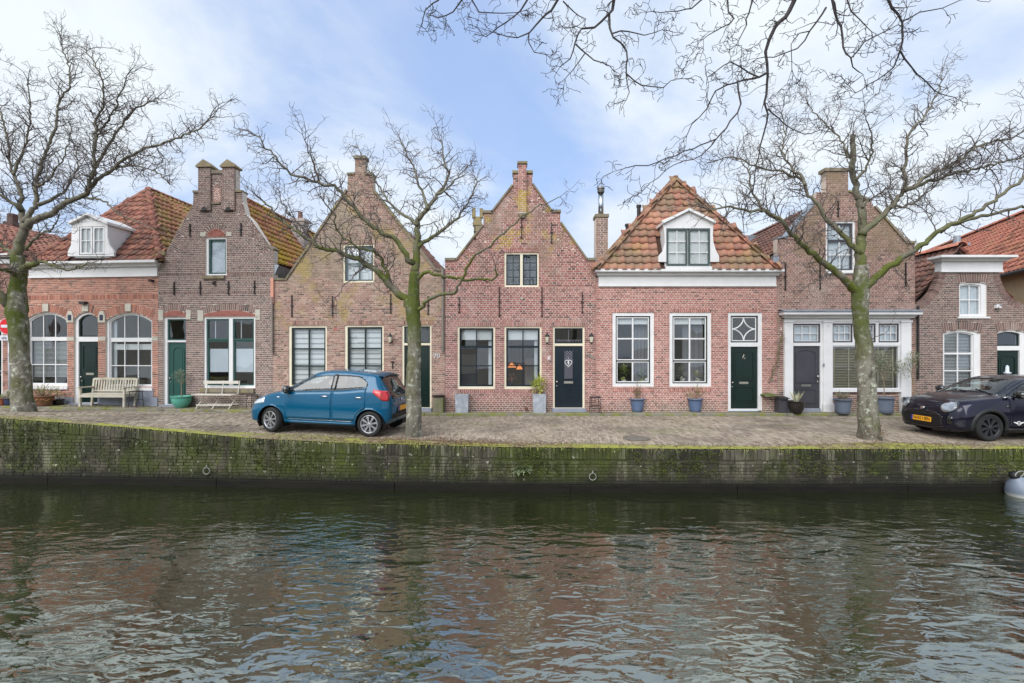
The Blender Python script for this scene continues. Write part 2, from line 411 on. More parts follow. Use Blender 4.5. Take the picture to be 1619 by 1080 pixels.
# ================================================================== houses
WHITE = mat('white_paint', [C(226,226,226), C(216,216,217)], scale=3, rough=.45, bump=.05, layers=[dict(c=C(176,176,170), s=2.2, lo=.58, hi=.8, a=.5, st=(1,1,.4))])
CREAM = mat('cream_paint', [C(228,220,198), C(218,208,184)], scale=3, rough=.5, layers=[dict(c=C(170,160,136), s=2.5, lo=.6, hi=.8, a=.4)])
GREEN = mat('dark_green_paint', [C(12,34,30), C(17,40,35)], scale=2, rough=.28, spec=.5)
TEALG = mat('bottle_green_paint', [C(38,76,70), C(46,84,78)], scale=2, rough=.35)
NAVY = mat('blue_black_paint', [C(17,30,40), C(22,36,46)], scale=2, rough=.25, spec=.5)
GREYD = mat('anthracite_paint', [C(62,62,68), C(72,72,78)], scale=2, rough=.35)
IRON = mat('black_iron', [C(34,34,36), C(52,46,44)], scale=9, rough=.6)
STONE = mat('pale_stone', [C(196,192,180), C(176,172,160)], scale=5, rough=.8, bump=.2, layers=[dict(c=C(128,128,112), s=4, lo=.55, hi=.75, a=.6)])
GSTONE = mat('grey_stone', [C(150,156,170), C(130,136,148)], scale=3, rough=.75, bump=.1, layers=[dict(c=C(96,98,98), s=3, lo=.55, hi=.75, a=.6)])
LEAD = mat('zinc_lead', [C(128,136,146), C(156,162,170)], scale=4, rough=.5, metal=.3)
STEEL = mat('steel_flue', [C(176,184,192)], rough=.22, metal=1)
BRASS = mat('nickel', [C(200,196,184)], rough=.3, metal=.9)
PLAST = mat('drain_pipe', [C(126,116,110), C(140,130,122)], scale=3, rough=.6)
DARKROOM = mat('room_wall', [C(150,144,134), C(120,114,106)], scale=1, rough=.9)
BLIND = mat('blind_white', [C(226,228,230)], rough=.8)
BLINDG = mat('blind_beige', [C(176,168,146), C(160,152,132)], scale=5, rough=.7)
FROST = mat('frosted_film', [C(206,214,224), C(196,204,216)], scale=2, rough=.5)
CURTAIN = mat('net_curtain', [C(222,226,230), C(192,198,206)], scale=9, stretch=(6,1,.3), rough=.9)
COPM = mat('gable_coping', [C(116,108,96), C(140,130,112)], scale=5, rough=.9, bump=.3, layers=[dict(c=C(150,140,64), s=4, lo=.5, hi=.66, a=.7), dict(c=C(76,72,66), s=3, lo=.55, hi=.7, a=.6)])
SIGN = mat('enamel_blue', [C(40,48,70)], rough=.3)
LAMPG = mat('lantern_glass', [C(206,200,180)], rough=.2)

def glass_mat(name, tint, fres=1.5, wob=.25):
    m = bpy.data.materials.new(name); m.use_nodes = True; nt = m.node_tree; nt.nodes.clear(); L = nt.links.new
    o = nt.nodes.new('ShaderNodeOutputMaterial'); mx = nt.nodes.new('ShaderNodeMixShader'); tr = nt.nodes.new('ShaderNodeBsdfTransparent'); gl = nt.nodes.new('ShaderNodeBsdfGlossy')
    tr.inputs[0].default_value = tint; gl.inputs['Roughness'].default_value = 0.0; gl.inputs[0].default_value = (.95,.97,1,1)
    lw = nt.nodes.new('ShaderNodeLayerWeight'); lw.inputs[0].default_value = .5
    pw = nt.nodes.new('ShaderNodeMath'); pw.operation = 'POWER'; pw.inputs[1].default_value = 5; L(lw.outputs['Facing'], pw.inputs[0])
    ml = nt.nodes.new('ShaderNodeMath'); ml.operation = 'MULTIPLY_ADD'; ml.inputs[1].default_value = 1-fres; ml.inputs[2].default_value = fres; L(pw.outputs[0], ml.inputs[0])
    g = nt.nodes.new('ShaderNodeNewGeometry'); no = nt.nodes.new('ShaderNodeTexNoise'); no.inputs['Scale'].default_value = 1.7; no.inputs['Detail'].default_value = 1
    L(g.outputs['Position'], no.inputs[0]); bp = nt.nodes.new('ShaderNodeBump'); bp.inputs['Strength'].default_value = wob; bp.inputs['Distance'].default_value = .02
    L(no.outputs[0], bp.inputs['Height']); L(bp.outputs[0], gl.inputs['Normal'])
    L(ml.outputs[0], mx.inputs[0]); L(tr.outputs[0], mx.inputs[1]); L(gl.outputs[0], mx.inputs[2]); L(mx.outputs[0], o.inputs[0]); return m
GLASS = glass_mat('window_glass', (.93,.95,.95,1), .075, .2)

def brick_mat(name, cols, layers=()): return mat(name, cols, 'attr', rough=.88, bump=.35, bscale=70, layers=list(layers)+[dict(c=C(206,196,186), s=.7, lo=.57, hi=.74, a=.35, off=21, det=8), dict(c=C(70,58,52), s=.9, lo=.52, hi=.72, a=.35, off=27, det=8, st=(1.6,1.6,.6)), dict(c=C(104,98,84), s=1.6, lo=.30, hi=.6, a=.6, z=(.62,.12), off=31)])
def mortar_mat(name, c, layers=()): return mat(name, [c, tuple(x*.86 for x in c[:3])+(1,)], scale=3, rough=.95, layers=list(layers))

# ---- polygon scan helpers
def cross(poly, z):
    xs = []; n = len(poly)
    for i in range(n):
        (x0, z0), (x1, z1) = poly[i], poly[(i+1)%n]
        if (z0 <= z) != (z1 <= z): xs.append(x0+(z-z0)*(x1-x0)/(z1-z0))
    return sorted(xs)
def spans(outer, holes, z):
    c = cross(outer, z); iv = [(c[i], c[i+1]) for i in range(0, len(c)-1, 2)]
    for h in holes:
        k = cross(h, z)
        for j in range(0, len(k)-1, 2):
            a, b = k[j], k[j+1]; new = []
            for p, q in iv:
                if b <= p or a >= q: new.append((p, q)); continue
                if a > p: new.append((p, a))
                if b < q: new.append((b, q))
            iv = new
    return iv
def rectp(r): u0, u1, z0, z1 = r; return [(u0,z0),(u1,z0),(u1,z1),(u0,z1)]
brr = random.Random(21)
def lay(mb, outer, holes=(), ch=.0625, L=.205, y=-.009, ang=0., joint=.017, mix=.5, grow=0.):
    """bricks in courses inside a polygon (x,z), minus holes; ang turns the courses"""
    ca, sa = math.cos(-ang), math.sin(-ang); rot = lambda p: [(x*ca-z*sa, x*sa+z*ca) for x, z in p]
    if ang: outer = rot(outer); holes = [rot(h) for h in holes]; mb.M = Matrix(((math.cos(ang),0,-math.sin(ang),0),(0,1,0,0),(math.sin(ang),0,math.cos(ang),0),(0,0,0,1)))
    zs = [p[1] for p in outer]; k = math.floor(min(zs)/ch); zt = max(zs)
    brk = sorted({round(p[1], 4) for h in holes if len(h) == 4 for p in h})
    while k*ch < zt:
        a, b = k*ch, (k+1)*ch; cuts = [a]+[c for c in brk if a+.012 < c < b-.012]+[b]
        hd = k % 2; off = (k//2 % 2)*L/2 if not hd else L/4
        for z0, z1 in zip(cuts, cuts[1:]):
            for p, q in spans(outer, holes, (z0+z1)/2):
                if q-p < .02: continue
                lu = L/2 if hd else L; x = math.ceil((p-off)/lu)*lu+off; cs = [p]
                while x < q:
                    if x-p > .05 and q-x > .05: cs.append(x)
                    x += lu
                cs.append(q)
                for s, e in zip(cs, cs[1:]):
                    s += .003 if s == p else joint/2; e -= .003 if e == q else joint/2
                    mb.cur = min(.99, max(.01, brr.gauss(.5, .24))); d = brr.uniform(-.0025, .0025)
                    mb.box(s, e, y+d, .0, z0+(joint/2 if z0 == a else 0), z1-(joint/2 if z1 == b else 0), 'b')
        k += 1
    mb.M = None
def slabs(mb, outer, holes, y0, y1):
    zs = sorted({round(p[1], 5) for p in outer}|{round(p[1], 5) for h in holes for p in h})
    for a, b in zip(zs, zs[1:]):
        if b-a < 1e-4: continue
        e = (b-a)*1e-3; A, B = spans(outer, holes, a+e), spans(outer, holes, b-e)
        if len(A) != len(B): A = B = spans(outer, holes, (a+b)/2)
        for (p, q), (r, s) in zip(A, B):
            mb.add([(p,y0,a),(q,y0,a),(s,y0,b),(r,y0,b),(p,y1,a),(q,y1,a),(s,y1,b),(r,y1,b)], [(0,1,2,3),(1,5,6,2),(4,0,3,7),(3,2,6,7),(5,4,7,6),(4,5,1,0)])
def outl(u0, u1, z0, z1, rise=0, n=10):
    if rise <= 0: return [(u0,z0),(u1,z0),(u1,z1),(u0,z1)]
    w = u1-u0; r = (w*w/4+rise*rise)/(2*rise); cz = z1-r; cx = (u0+u1)/2; ha = math.asin(min(1, w/2/r))
    if rise > w/2: ha = PI-ha
    return [(u0,z0),(u1,z0)]+[(cx+r*math.cos(PI/2-ha+2*ha*i/n), cz+r*math.sin(PI/2-ha+2*ha*i/n)) for i in range(n+1)]
def arch_z(u0, u1, z1, rise, u):
    if rise <= 0: return z1
    w = u1-u0; r = (w*w/4+rise*rise)/(2*rise); d = u-(u0+u1)/2
    return z1-r+math.sqrt(max(0, r*r-d*d))

class Fac:
    def __init__(s, name, px0, Y0, px1, Y1, zb, label, cat='house', group='canal houses in the terrace'):
        s.X0, s.Y0 = (px0-CX)*Y0/F, Y0; X1 = (px1-CX)*Y1/F; a = math.atan2(Y1-Y0, X1-s.X0); s.ux, s.uy = math.cos(a), math.sin(a)
        s.zb = zb; s.o = empty(name, (s.X0, Y0, zb), a); tag(s.o, label, cat, group)
        s.M = Matrix.Translation((s.X0, Y0, zb)) @ Matrix.Rotation(a, 4, 'Z'); s.Mi = s.M.inverted(); s.W = math.hypot(X1-s.X0, Y1-Y0)
        s.holes = []; s.bh = []; s.lint = MB()
    def P(s, px, py, d=0.):
        a, b = (px-CX)/F, (HY-py)/F
        u = (s.X0-d*s.uy-a*(s.Y0+d*s.ux))/(a*s.uy-s.ux); t = s.Y0+u*s.uy+d*s.ux
        return (u, H+b*t-s.zb)
    def rect(s, x0, x1, y0, y1, d=0.):
        xm, ym = (x0+x1)/2, (y0+y1)/2
        return (s.P(x0, ym, d)[0], s.P(x1, ym, d)[0], s.P(xm, y1, d)[1], s.P(xm, y0, d)[1])
    def poly(s, pts, d=0.): return [s.P(x, y, d) for x, y in pts]
    def part(s, mb, name, m, parent=None, smooth=False): return mb.build(name, m, parent or s.o, smooth)
    def wbox(s, px0, px1, py0, py1, y0, y1, name, m, parent=None):
        u0, u1, z0, z1 = s.rect(px0, px1, py0, py1); b = MB(); b.box(u0, u1, y0, y1, z0, z1); return s.part(b, name, m, parent)
    def soldier(s, px0, px1, py0, py1, w=.062, y=-.009):
        u0, u1, z0, z1 = s.rect(px0, px1, py0, py1); s.bh.append(rectp((u0, u1, z0, z1))); n = max(2, round((u1-u0)/w)); p = (u1-u0)/n
        for i in range(n):
            s.lint.cur = min(.99, max(.01, brr.gauss(.5, .24))); s.lint.box(u0+i*p+.007, u0+(i+1)*p-.007, y+brr.uniform(-.002,.002), .01, z0+.004, z1-.004, 'b')
    def arch(s, pxl, pxr, pys, pyp, th, key=None, w=.068):
        """brick arch: springing row pys, crown pyp (intrados)"""
        u0, z0 = s.P(pxl, pys); u1, _ = s.P(pxr, pys); _, zp = s.P((pxl+pxr)/2, pyp)
        c = u1-u0; rise = zp-z0; r = (c*c/4+rise*rise)/(2*rise); cx = (u0+u1)/2; cz = zp-r; ha = math.asin(min(1, c/2/r))
        if rise > c/2: ha = PI-ha
        n = max(5, round(2*ha*r/w)); g = .0085/r
        pin = [(cx+(r)*math.sin(t), cz+r*math.cos(t)) for t in [-ha+2*ha*i/12 for i in range(13)]]
        pout = [(cx+(r+th)*math.sin(t), cz+(r+th)*math.cos(t)) for t in [-ha+2*ha*i/12 for i in range(13)]]
        s.bh.append(pin+pout[::-1])
        for i in range(n):
            a0, a1 = -ha+2*ha*i/n+g, -ha+2*ha*(i+1)/n-g; s.lint.cur = min(.99, max(.01, brr.gauss(.5, .24)))
            s.lint.prism([(cx+r*math.sin(a0), cz+r*math.cos(a0)), (cx+r*math.sin(a1), cz+r*math.cos(a1)), (cx+(r+th)*math.sin(a1), cz+(r+th)*math.cos(a1)), (cx+(r+th)*math.sin(a0), cz+(r+th)*math.cos(a0))], -.009+brr.uniform(-.002,.002), .0)
        return cx, cz, r
    def braid(s, pa, pb, depth, n):
        """wedges of bricks set square to the gable slope between two outline points"""
        (u0, z0), (u1, z1) = s.P(*pa), s.P(*pb); d = Vector((u1-u0, z1-z0)); ln = d.length; d.normalize(); nn = Vector((-d.y, d.x))
        if (Vector((s.W/2, 0))-Vector((u0, z0))).dot(nn) < 0: nn = -nn
        ang = math.atan2(nn.y, nn.x)
        for i in range(n):
            a = Vector((u0, z0))+d*ln*(i+.02)/n; b_ = Vector((u0, z0))+d*ln*(i+.98)/n; lo = a if a.y < b_.y else b_
            tri = [tuple(a), tuple(b_), tuple(lo*.55+(a+b_)*.225+nn*depth)]
            s.bh.append(tri); lay(s.lint, tri, ang=ang, y=-.011)
    def wall(s, outline, bm, mm, ch=.0625, L=.205, base=-.25, zone=None):
        """outline in px from bottom left over the top to bottom right"""
        o = s.poly(outline); o[0] = (o[0][0], base); o[-1] = (o[-1][0], base); s.out = o
        b = MB(); slabs(b, o, s.holes, 0, .24); w = s.part(b, 'wall', mm)
        b = MB()
        if zone is None: lay(b, o, s.holes+s.bh, ch, L)
        else:                                   # coarser bricks above a row of the photo
            zc = s.P((outline[0][0]+outline[-1][0])/2, zone[0])[1]; big = 99
            lo = [(-big, -big), (big, -big), (big, zc), (-big, zc)]; hi = [(-big, zc), (big, zc), (big, big), (-big, big)]
            lay(b, o, s.holes+s.bh+[hi], ch, L); lay(b, o, s.holes+s.bh+[lo], zone[1], zone[2], mix=.2)
        tag(s.part(b, 'brickwork', bm, w), kind='stuff')
        if s.lint.v: tag(s.part(s.lint, 'arches_and_lintels', bm, w), kind='stuff')
        return w
    def coping(s, pts, m=COPM, t=.055, over=.05, name='coping'):
        q = s.poly(pts)
        for (u0, z0), (u1, z1) in zip(q, q[1:]):
            d = Vector((u1-u0, z1-z0)); ln = d.length
            if ln < .02: continue
            d.normalize(); nn = Vector((-d.y, d.x))
            if nn.y < 0: nn = -nn
            a = Vector((u0, z0)); b_ = Vector((u1, z1)); lo = -.012
            b = MB(); b.prism([tuple(a+nn*lo), tuple(b_+nn*lo), tuple(b_+nn*t), tuple(a+nn*t)], -over, .30); s.part(b, name, m)
    def anchor(s, px, py0, py1, m=IRON):
        u, z0 = s.P(px, py1); _, z1 = s.P(px, py0); b = MB()
        b.box(u-.014, u+.014, -.045, -.004, z0, z1); zc = (z0+z1)/2
        b.box(u-.04, u+.04, -.05, -.01, zc-.015, zc+.015); b.box(u-.03, u+.03, -.045, -.008, z0-.012, z0+.012)
        s.part(b, 'wall_anchor', m)
    def interior(s, px0, px1, py0, py1, dep=3.2, d0=.24, m=None):
        u0, u1, z0, z1 = s.rect(px0, px1, py0, py1); b = MB()
        v = [(u0,d0,z0),(u1,d0,z0),(u1,d0+dep,z0),(u0,d0+dep,z0),(u0,d0,z1),(u1,d0,z1),(u1,d0+dep,z1),(u0,d0+dep,z1)]
        b.add(v, [(0,1,2,3),(7,6,5,4),(1,5,6,2),(2,6,7,3),(3,7,4,0)]); return s.part(b, 'room', m or DARKROOM)
    def shade(s, win, r, y=.17, m=None, name='blind'):
        u0, u1, z0, z1 = r; b = MB(); b.box(u0, u1, y, y+.012, z0, z1); return b.build(name, m or BLIND, win)
    def pipe(s, px, py0, py1, r=.045, m=PLAST, off=-.07, name='drain_pipe'):
        u, z0 = s.P(px, py1); _, z1 = s.P(px, py0); b = MB(); b.tube([(u,off,z0),(u,off,z1)], r, 10)
        z = z0+.15
        while z < z1: b.tube([(u,off,z),(u,off,z+.04)], r*1.25, 10); b.box(u-.02,u+.02,off,0,z,z+.03); z += .95
        return s.part(b, name, m, smooth=False)

def win(f, px, fw=.07, frame=None, sash=None, sw=.05, cols=(.5,), rows=(.5,), bar=None, bw=.028, arch=0, y=.015, heavy=None, hw=.06, hmat=None, name='window', sill=None, glass=None, splits=None):
    """px = outer frame in photo pixels; cols/rows = glazing bar places (rows from the top); fw = frame width or (l,r,t,b)"""
    u0, u1, z0, z1 = f.rect(*px); l, r, t, b_ = fw if isinstance(fw, tuple) else (fw,)*4
    f.holes.append(outl(u0+.006, u1-.006, z0+.006, z1-.006, arch, 8))
    wi = (u1-r)-(u0+l); ia = arch*(wi/(u1-u0)) if arch else 0
    m = MB(); m.ring(outl(u0, u1, z0, z1, arch), outl(u0+l, u1-r, z0+b_, z1-t, ia), y, .15)
    o = f.part(m, name, frame)
    a0, a1, c0, c1 = u0+l, u1-r, z0+b_, z1-t
    out = (a0, a1, c0, c1)
    ys = y+.035
    if sw:
        ia2 = ia*((wi-2*sw)/wi) if ia else 0
        m = MB(); m.ring(outl(a0-.002, a1+.002, c0-.002, c1+.002, ia), outl(a0+sw, a1-sw, c0+sw, c1-sw, ia2), ys, ys+.05); m.build('sash', sash, o)
        a0 += sw; a1 -= sw; c0 += sw; c1 -= sw; ia = ia2
    cx = [a0]+[lerp(a0, a1, c) for c in cols]+[a1]; rz = [c1]+[lerp(c1, c0, r_) for r_ in rows]+[c0]
    m = MB()
    for c in cx[1:-1]: m.box(c-bw/2, c+bw/2, ys+.006, ys+.042, c0, arch_z(a0, a1, c1, ia, c))
    for i, z in enumerate(rz[1:-1]):
        if heavy and i in heavy: continue
        m.box(a0, a1, ys+.008, ys+.040, z-bw/2, z+bw/2)
    if m.v: m.build('glazing_bar', bar or sash, o)
    if heavy:
        m = MB()
        for i in heavy: m.box(a0-.002, a1+.002, ys+.002, ys+.048, rz[1:-1][i]-hw/2, rz[1:-1][i]+hw/2)
        m.build('meeting_rail', hmat or sash, o)
    for i in range(len(cx)-1):
        for j in range(len(rz)-1):
            p, q = cx[i], cx[i+1]; lo, hi = rz[j+1], rz[j]; m = MB()
            if j == 0 and ia: top = [(lerp(q, p, k/4), arch_z(a0, a1, c1, ia, lerp(q, p, k/4))) for k in range(5)]
            else: top = [(q, hi), (p, hi)]
            m.prism([(p, lo), (q, lo)]+top, ys+.022, ys+.027); m.build('pane', glass or GLASS, o)
    if sill:
        sm, h, ov, pj = sill; m = MB(); m.box(u0-ov, u1+ov, -pj, .12, z0-h, z0-.001); m.build('sill', sm, o)
    return o, out

def door(f, px, fw, leaf_top, frame, col, trans=None, panels=(), arch=0, y=.015, step=None, hinge='l', plate=None, bars=None, dy=.05):
    """px = outer frame; leaf_top = photo row where the leaf starts; trans = (row0,row1) of the light over the door"""
    u0, u1, z0, z1 = f.rect(*px); l, r, t = fw; xm = (px[0]+px[1])/2
    f.holes.append(outl(u0+.006, u1-.006, z0-.3, z1-.006, arch, 8))
    wi = u1-u0-l-r; ia = arch*wi/(u1-u0)
    m = MB(); m.ring(outl(u0, u1, z0-.02, z1, arch), outl(u0+l, u1-r, z0+.03, z1-t, ia), y, .16)
    zl = f.P(xm, leaf_top)[1]; a0, a1 = u0+l, u1-r
    fr = f.part(m, 'door_frame', frame)
    if trans:
        zt0 = f.P(xm, trans[1])[1]
        m = MB(); m.box(a0-.003, a1+.003, y+.004, .155, zl, zt0); m.build('transom_rail', frame, fr)
        zt1 = z1-t; m = MB(); s = .04
        m.ring(outl(a0-.002, a1+.002, zt0-.002, zt1+.002, ia), outl(a0+s, a1-s, zt0+s, zt1-s, ia*(wi-2*s)/wi if ia else 0), y+.03, y+.07); m.build('transom_sash', bars or col, fr)
        m = MB(); m.prism(outl(a0+s-.004, a1-s+.004, zt0+s-.004, zt1-s+.004, ia), y+.05, y+.055); m.build('pane', GLASS, fr)
        f.tr = (a0+s, a1-s, zt0+s, zt1-s, fr, y)
    z0 += .03
    m = MB(); m.box(a0+.004, a1-.004, y+dy, y+dy+.05, z0, zl-.004); d = f.part(m, 'door', col)
    for pa in panels:
        p, q, lo, hi = lerp(a0, a1, pa[0]), lerp(a0, a1, pa[1]), lerp(z0, zl, pa[2]), lerp(z0, zl, pa[3]); ar = pa[4] if len(pa) > 4 else 0
        m = MB(); e = .035; m.ring(outl(p, q, lo, hi, ar), outl(p+e, q-e, lo+e, hi-e, ar*.8), y+dy-.018, y+dy+.004)
        g = .07; m.prism(outl(p+g, q-g, lo+g, hi-g, ar*.7), y+dy-.010, y+dy+.003); m.build('panel', col, d)
    m = MB(); hx = a0+.07 if hinge == 'r' else a1-.07; zc = lerp(z0, zl, .42)
    m.lathe([(0,-.05),(.022,-.05),(.028,-.03),(.012,-.012),(.012,0)], 10, (hx, y+dy, zc), 'y'); m.build('handle', BRASS, d, True)
    m = MB(); m.lathe([(0,-.012),(.016,-.012),(.016,0)], 10, (hx, y+dy, zc-.13), 'y'); m.build('lock', BRASS, d, True)
    if plate:
        zp = lerp(z0, zl, plate); cx = (a0+a1)/2; m = MB(); m.box(cx-.14, cx+.14, y+dy-.014, y+dy+.003, zp-.035, zp+.035); m.box(cx-.11, cx+.11, y+dy-.02, y+dy, zp-.02, zp+.02); m.build('letter_plate', BRASS, d)
    if step:
        m = MB(); m.box(u0-.03, u1+.03, -.18, .16, -.12, z0-.012); f.part(m, 'doorstep', step)
    f.leaf = (a0, a1, z0, zl, y+dy)
    return d, fr

def cornice(f, px0, px1, py0, py1, m=None, mold=.42, out=.26, dep=.05, name='cornice', ex=.14):
    """white entablature: flaring moulding over a flat frieze"""
    u0, u1, z0, z1 = f.rect(px0, px1, py0, py1); h = z1-z0; b = MB(); zm = z1-h*mold
    b.box(u0, u1, -dep, .2, z0, zm); b.box(u0-.012, u1+.012, -dep-.015, .2, z0-.035, z0+.012)
    prof = [(0,0),(.10,.02),(.16,.10),(.40,.30),(.55,.52),(.9,.60),(1.,.66),(1.,1.)]
    for (a, c), (a2, c2) in zip(prof, prof[1:]):
        za, zb_ = zm+h*mold*c, zm+h*mold*c2; o = dep+(out-dep)*a2
        if zb_-za > 1e-4: b.box(u0-ex*a2, u1+ex*a2, -o, .22, za, zb_)
    return f.part(b, name, m or WHITE)

# ---- roof tiles
def tile_mesh(w_, l_, seed):
    r = random.Random(seed); pr = [(0,.022),(.14,.004),(.32,-.010),(.52,-.006),(.70,.026),(.86,.046),(1.04,.026)]
    v = []; n = len(pr)
    for k, (y, dz) in enumerate(((0,.030),(l_*.55,.012),(l_*1.14,-.006))):
        for x, z in pr: v.append(((x-.5)*w_, y-l_/2+(r.uniform(-.006,.006) if k == 0 else 0), z+dz))
    for x, z in pr: v.append(((x-.5)*w_, -l_/2+.002, z+.030-.026))
    f = []
    for k in range(2):
        for i in range(n-1): f.append((k*n+i, k*n+i+1, (k+1)*n+i+1, (k+1)*n+i))
    for i in range(n-1): f.append((3*n+i, 3*n+i+1, i+1, i))
    return v, f
TILEM = {}
def roof(f, name, pts, U, m, w_=.235, l_=.31, label=None, shift=0., und=None, keep=None, cap=300, rowoff=0.):
    """tiled slope: pts = world corners, U = world direction along the courses"""
    N = Vector((0,0,0)); n = len(pts)
    for i in range(n):
        p, q = pts[i], pts[(i+1)%n]; N += Vector(((p.y-q.y)*(p.z+q.z), (p.z-q.z)*(p.x+q.x), (p.x-q.x)*(p.y+q.y)))
    N.normalize()
    if N.z < 0: N = -N
    U = (U-N*U.dot(N)).normalized(); V = N.cross(U)
    if V.z < 0: V = -V; U = -U
    O = pts[0]; p2 = [((p-O).dot(U), (p-O).dot(V)) for p in pts]
    b = MB(); b.M = f.Mi; b.add([tuple(p-N*.035) for p in pts]+[tuple(p-N*.09) for p in pts], [tuple(range(n)), tuple(range(2*n-1, n-1, -1))]+[(i, (i+1)%n, (i+1)%n+n, i+n) for i in range(n)])
    ro = b.build(name, und or MATS['roof_felt'], f.o)
    key = (w_, l_)
    if key not in TILEM:
        TILEM[key] = []
        for s in range(4):
            v, fs = tile_mesh(w_, l_, s); me = bpy.data.meshes.new('roof_tile'); me.from_pydata(v, [], fs); me.polygons.foreach_set('use_smooth', [True]*12+[False]*6); me.update(); TILEM[key].append((me, v, fs))
    us = [p[0] for p in p2]; vs = [p[1] for p in p2]; tl = []; tr = random.Random(len(name)+int(abs(O.x)*10))
    j = 0; v_ = min(vs)+l_*.45+rowoff
    while v_ < max(vs):
        u = min(us)-w_+shift+(j%1)*w_/2
        for a, c in [(x[0], x[1]) for x in spans(p2, [], v_)]:
            u = math.floor((a-shift)/w_)*w_+shift
            while u < c+w_*.4:
                if a-w_*.35 < u < c+w_*.35:
                    p = O+U*u+V*v_+N*tr.uniform(-.006, .010)
                    if keep is None or keep(p): tl.append(p)
                u += w_
        v_ += l_; j += 1
    tl.sort(key=lambda p: (p-Vector((0,0,H))).length)
    Rm = Matrix((U, V, N)).transposed().to_4x4(); mid = m.name; bulk = MB()
    for k, p in enumerate(tl):
        W = f.Mi @ Matrix.Translation(p) @ Rm @ Matrix.Rotation(tr.uniform(-.03,.03), 4, 'Z') @ Matrix.Rotation(tr.uniform(-.02,.02), 4, 'X')
        me, v, fs = TILEM[key][tr.randrange(4)]
        if k < cap:
            mk = (key, me.name, mid)
            if mk not in TILEM:
                m2 = me.copy(); m2.materials.clear(); m2.materials.append(m); TILEM[mk] = m2
            link('roof_tile', TILEM[mk], ro, W)
        else:
            bulk.M = W; bulk.cur = tr.random()*.98+.01; bulk.add(v, fs)
    if bulk.v: tag(bulk.build('roof_tiling', m, ro), kind='stuff')
    return ro, N
RIDGE = {}
def ridge(f, ro, a, b_, m, r=.105, l_=.34, up=None):
    d = b_-a; ln = d.length; d.normalize(); n = max(1, round(ln/l_)); X_ = d.cross(up or Vector((0,0,1))).normalized(); Z_ = X_.cross(d)
    if m.name not in RIDGE:
        v = []; fs = []; k = 7
        for y, s in ((-.5,1.08),(.55,.94)):
            for i in range(k): t = PI*i/(k-1); v.append((math.cos(t)*r*s, y*l_, math.sin(t)*r*s*.8-.02))
        for i in range(k): t = PI*i/(k-1); v.append((math.cos(t)*r*.9, -.5*l_+.003, math.sin(t)*r*.72-.02))
        for i in range(k-1): fs += [(i, i+1, k+i+1, k+i), (2*k+i, 2*k+i+1, i+1, i)]
        me = bpy.data.meshes.new('ridge_tile'); me.from_pydata(v, [], fs); me.materials.append(m); me.polygons.foreach_set('use_smooth', [True]*len(fs)); me.update(); RIDGE[m.name] = me
    Rm = Matrix((X_, d, Z_)).transposed().to_4x4()
    for i in range(n):
        p = a+d*ln*(i+.5)/n; link('ridge_tile', RIDGE[m.name], ro, f.Mi @ Matrix.Translation(p) @ Rm @ Matrix.Rotation(brr.uniform(-.03,.03), 4, 'Z'))
mat('roof_felt', [C(70,50,42)], rough=.95)
def tmat(name, cols, layers): return mat(name, cols, 'obj', rough=.8, bump=.4, bscale=45, layers=layers)
MOSSL = lambda a, lo=.5, c=C(128,120,40), off=0, s=1.6: dict(c=c, s=s, lo=lo, hi=lo+.16, a=a, det=8, ro=.68, off=off)
T_ORANGE = tmat('tiles_orange', [C(134,86,74), C(152,98,82), C(118,78,69), C(164,114,95), C(108,80,73)], [MOSSL(.5, .55, C(134,120,70)), dict(c=C(88,72,64), s=2.2, lo=.5, hi=.7, a=.65)])
T_MOSS = tmat('tiles_mossy', [C(158,108,84), C(148,96,76), C(170,126,98), C(132,98,80)], [MOSSL(.75, .44, C(146,130,70)), dict(c=C(96,80,66), s=2.4, lo=.55, hi=.7, a=.6)])
T_YELLOW = tmat('tiles_yellow_moss', [C(162,106,80), C(172,122,90), C(150,96,76)], [MOSSL(.75, .46, C(160,138,48), s=1.1), dict(c=C(170,148,40), s=1.4, lo=.40, hi=.55, a=.8, z=(6.0,5.0), det=8), MOSSL(.6, .56, C(108,96,44), 5)])
T_MIX = tmat('tiles_weathered', [C(170,112,92), C(152,98,82), C(180,128,108), C(136,96,84), C(162,120,102), C(182,120,96)], [MOSSL(.65, .48, C(148,134,86)), dict(c=C(124,108,90), s=1.3, lo=.42, hi=.60, a=.75, off=3), MOSSL(.55, .56, C(126,124,66), 7, 4)])
T_BROWN = tmat('tiles_brown', [C(118,88,80), C(134,96,86), C(104,78,72), C(146,104,90)], [MOSSL(.4, .55, C(128,118,76)), dict(c=C(82,70,66), s=2, lo=.45, hi=.65, a=.7)])
T_NEW = tmat('tiles_new_orange', [C(174,110,90), C(188,124,103), C(158,100,84), C(146,96,84)], [dict(c=C(150,120,92), s=1.1, lo=.50, hi=.68, a=.65), dict(c=C(104,82,74), s=3, lo=.52, hi=.70, a=.65)])

DN = Vector((0, 1, 0))
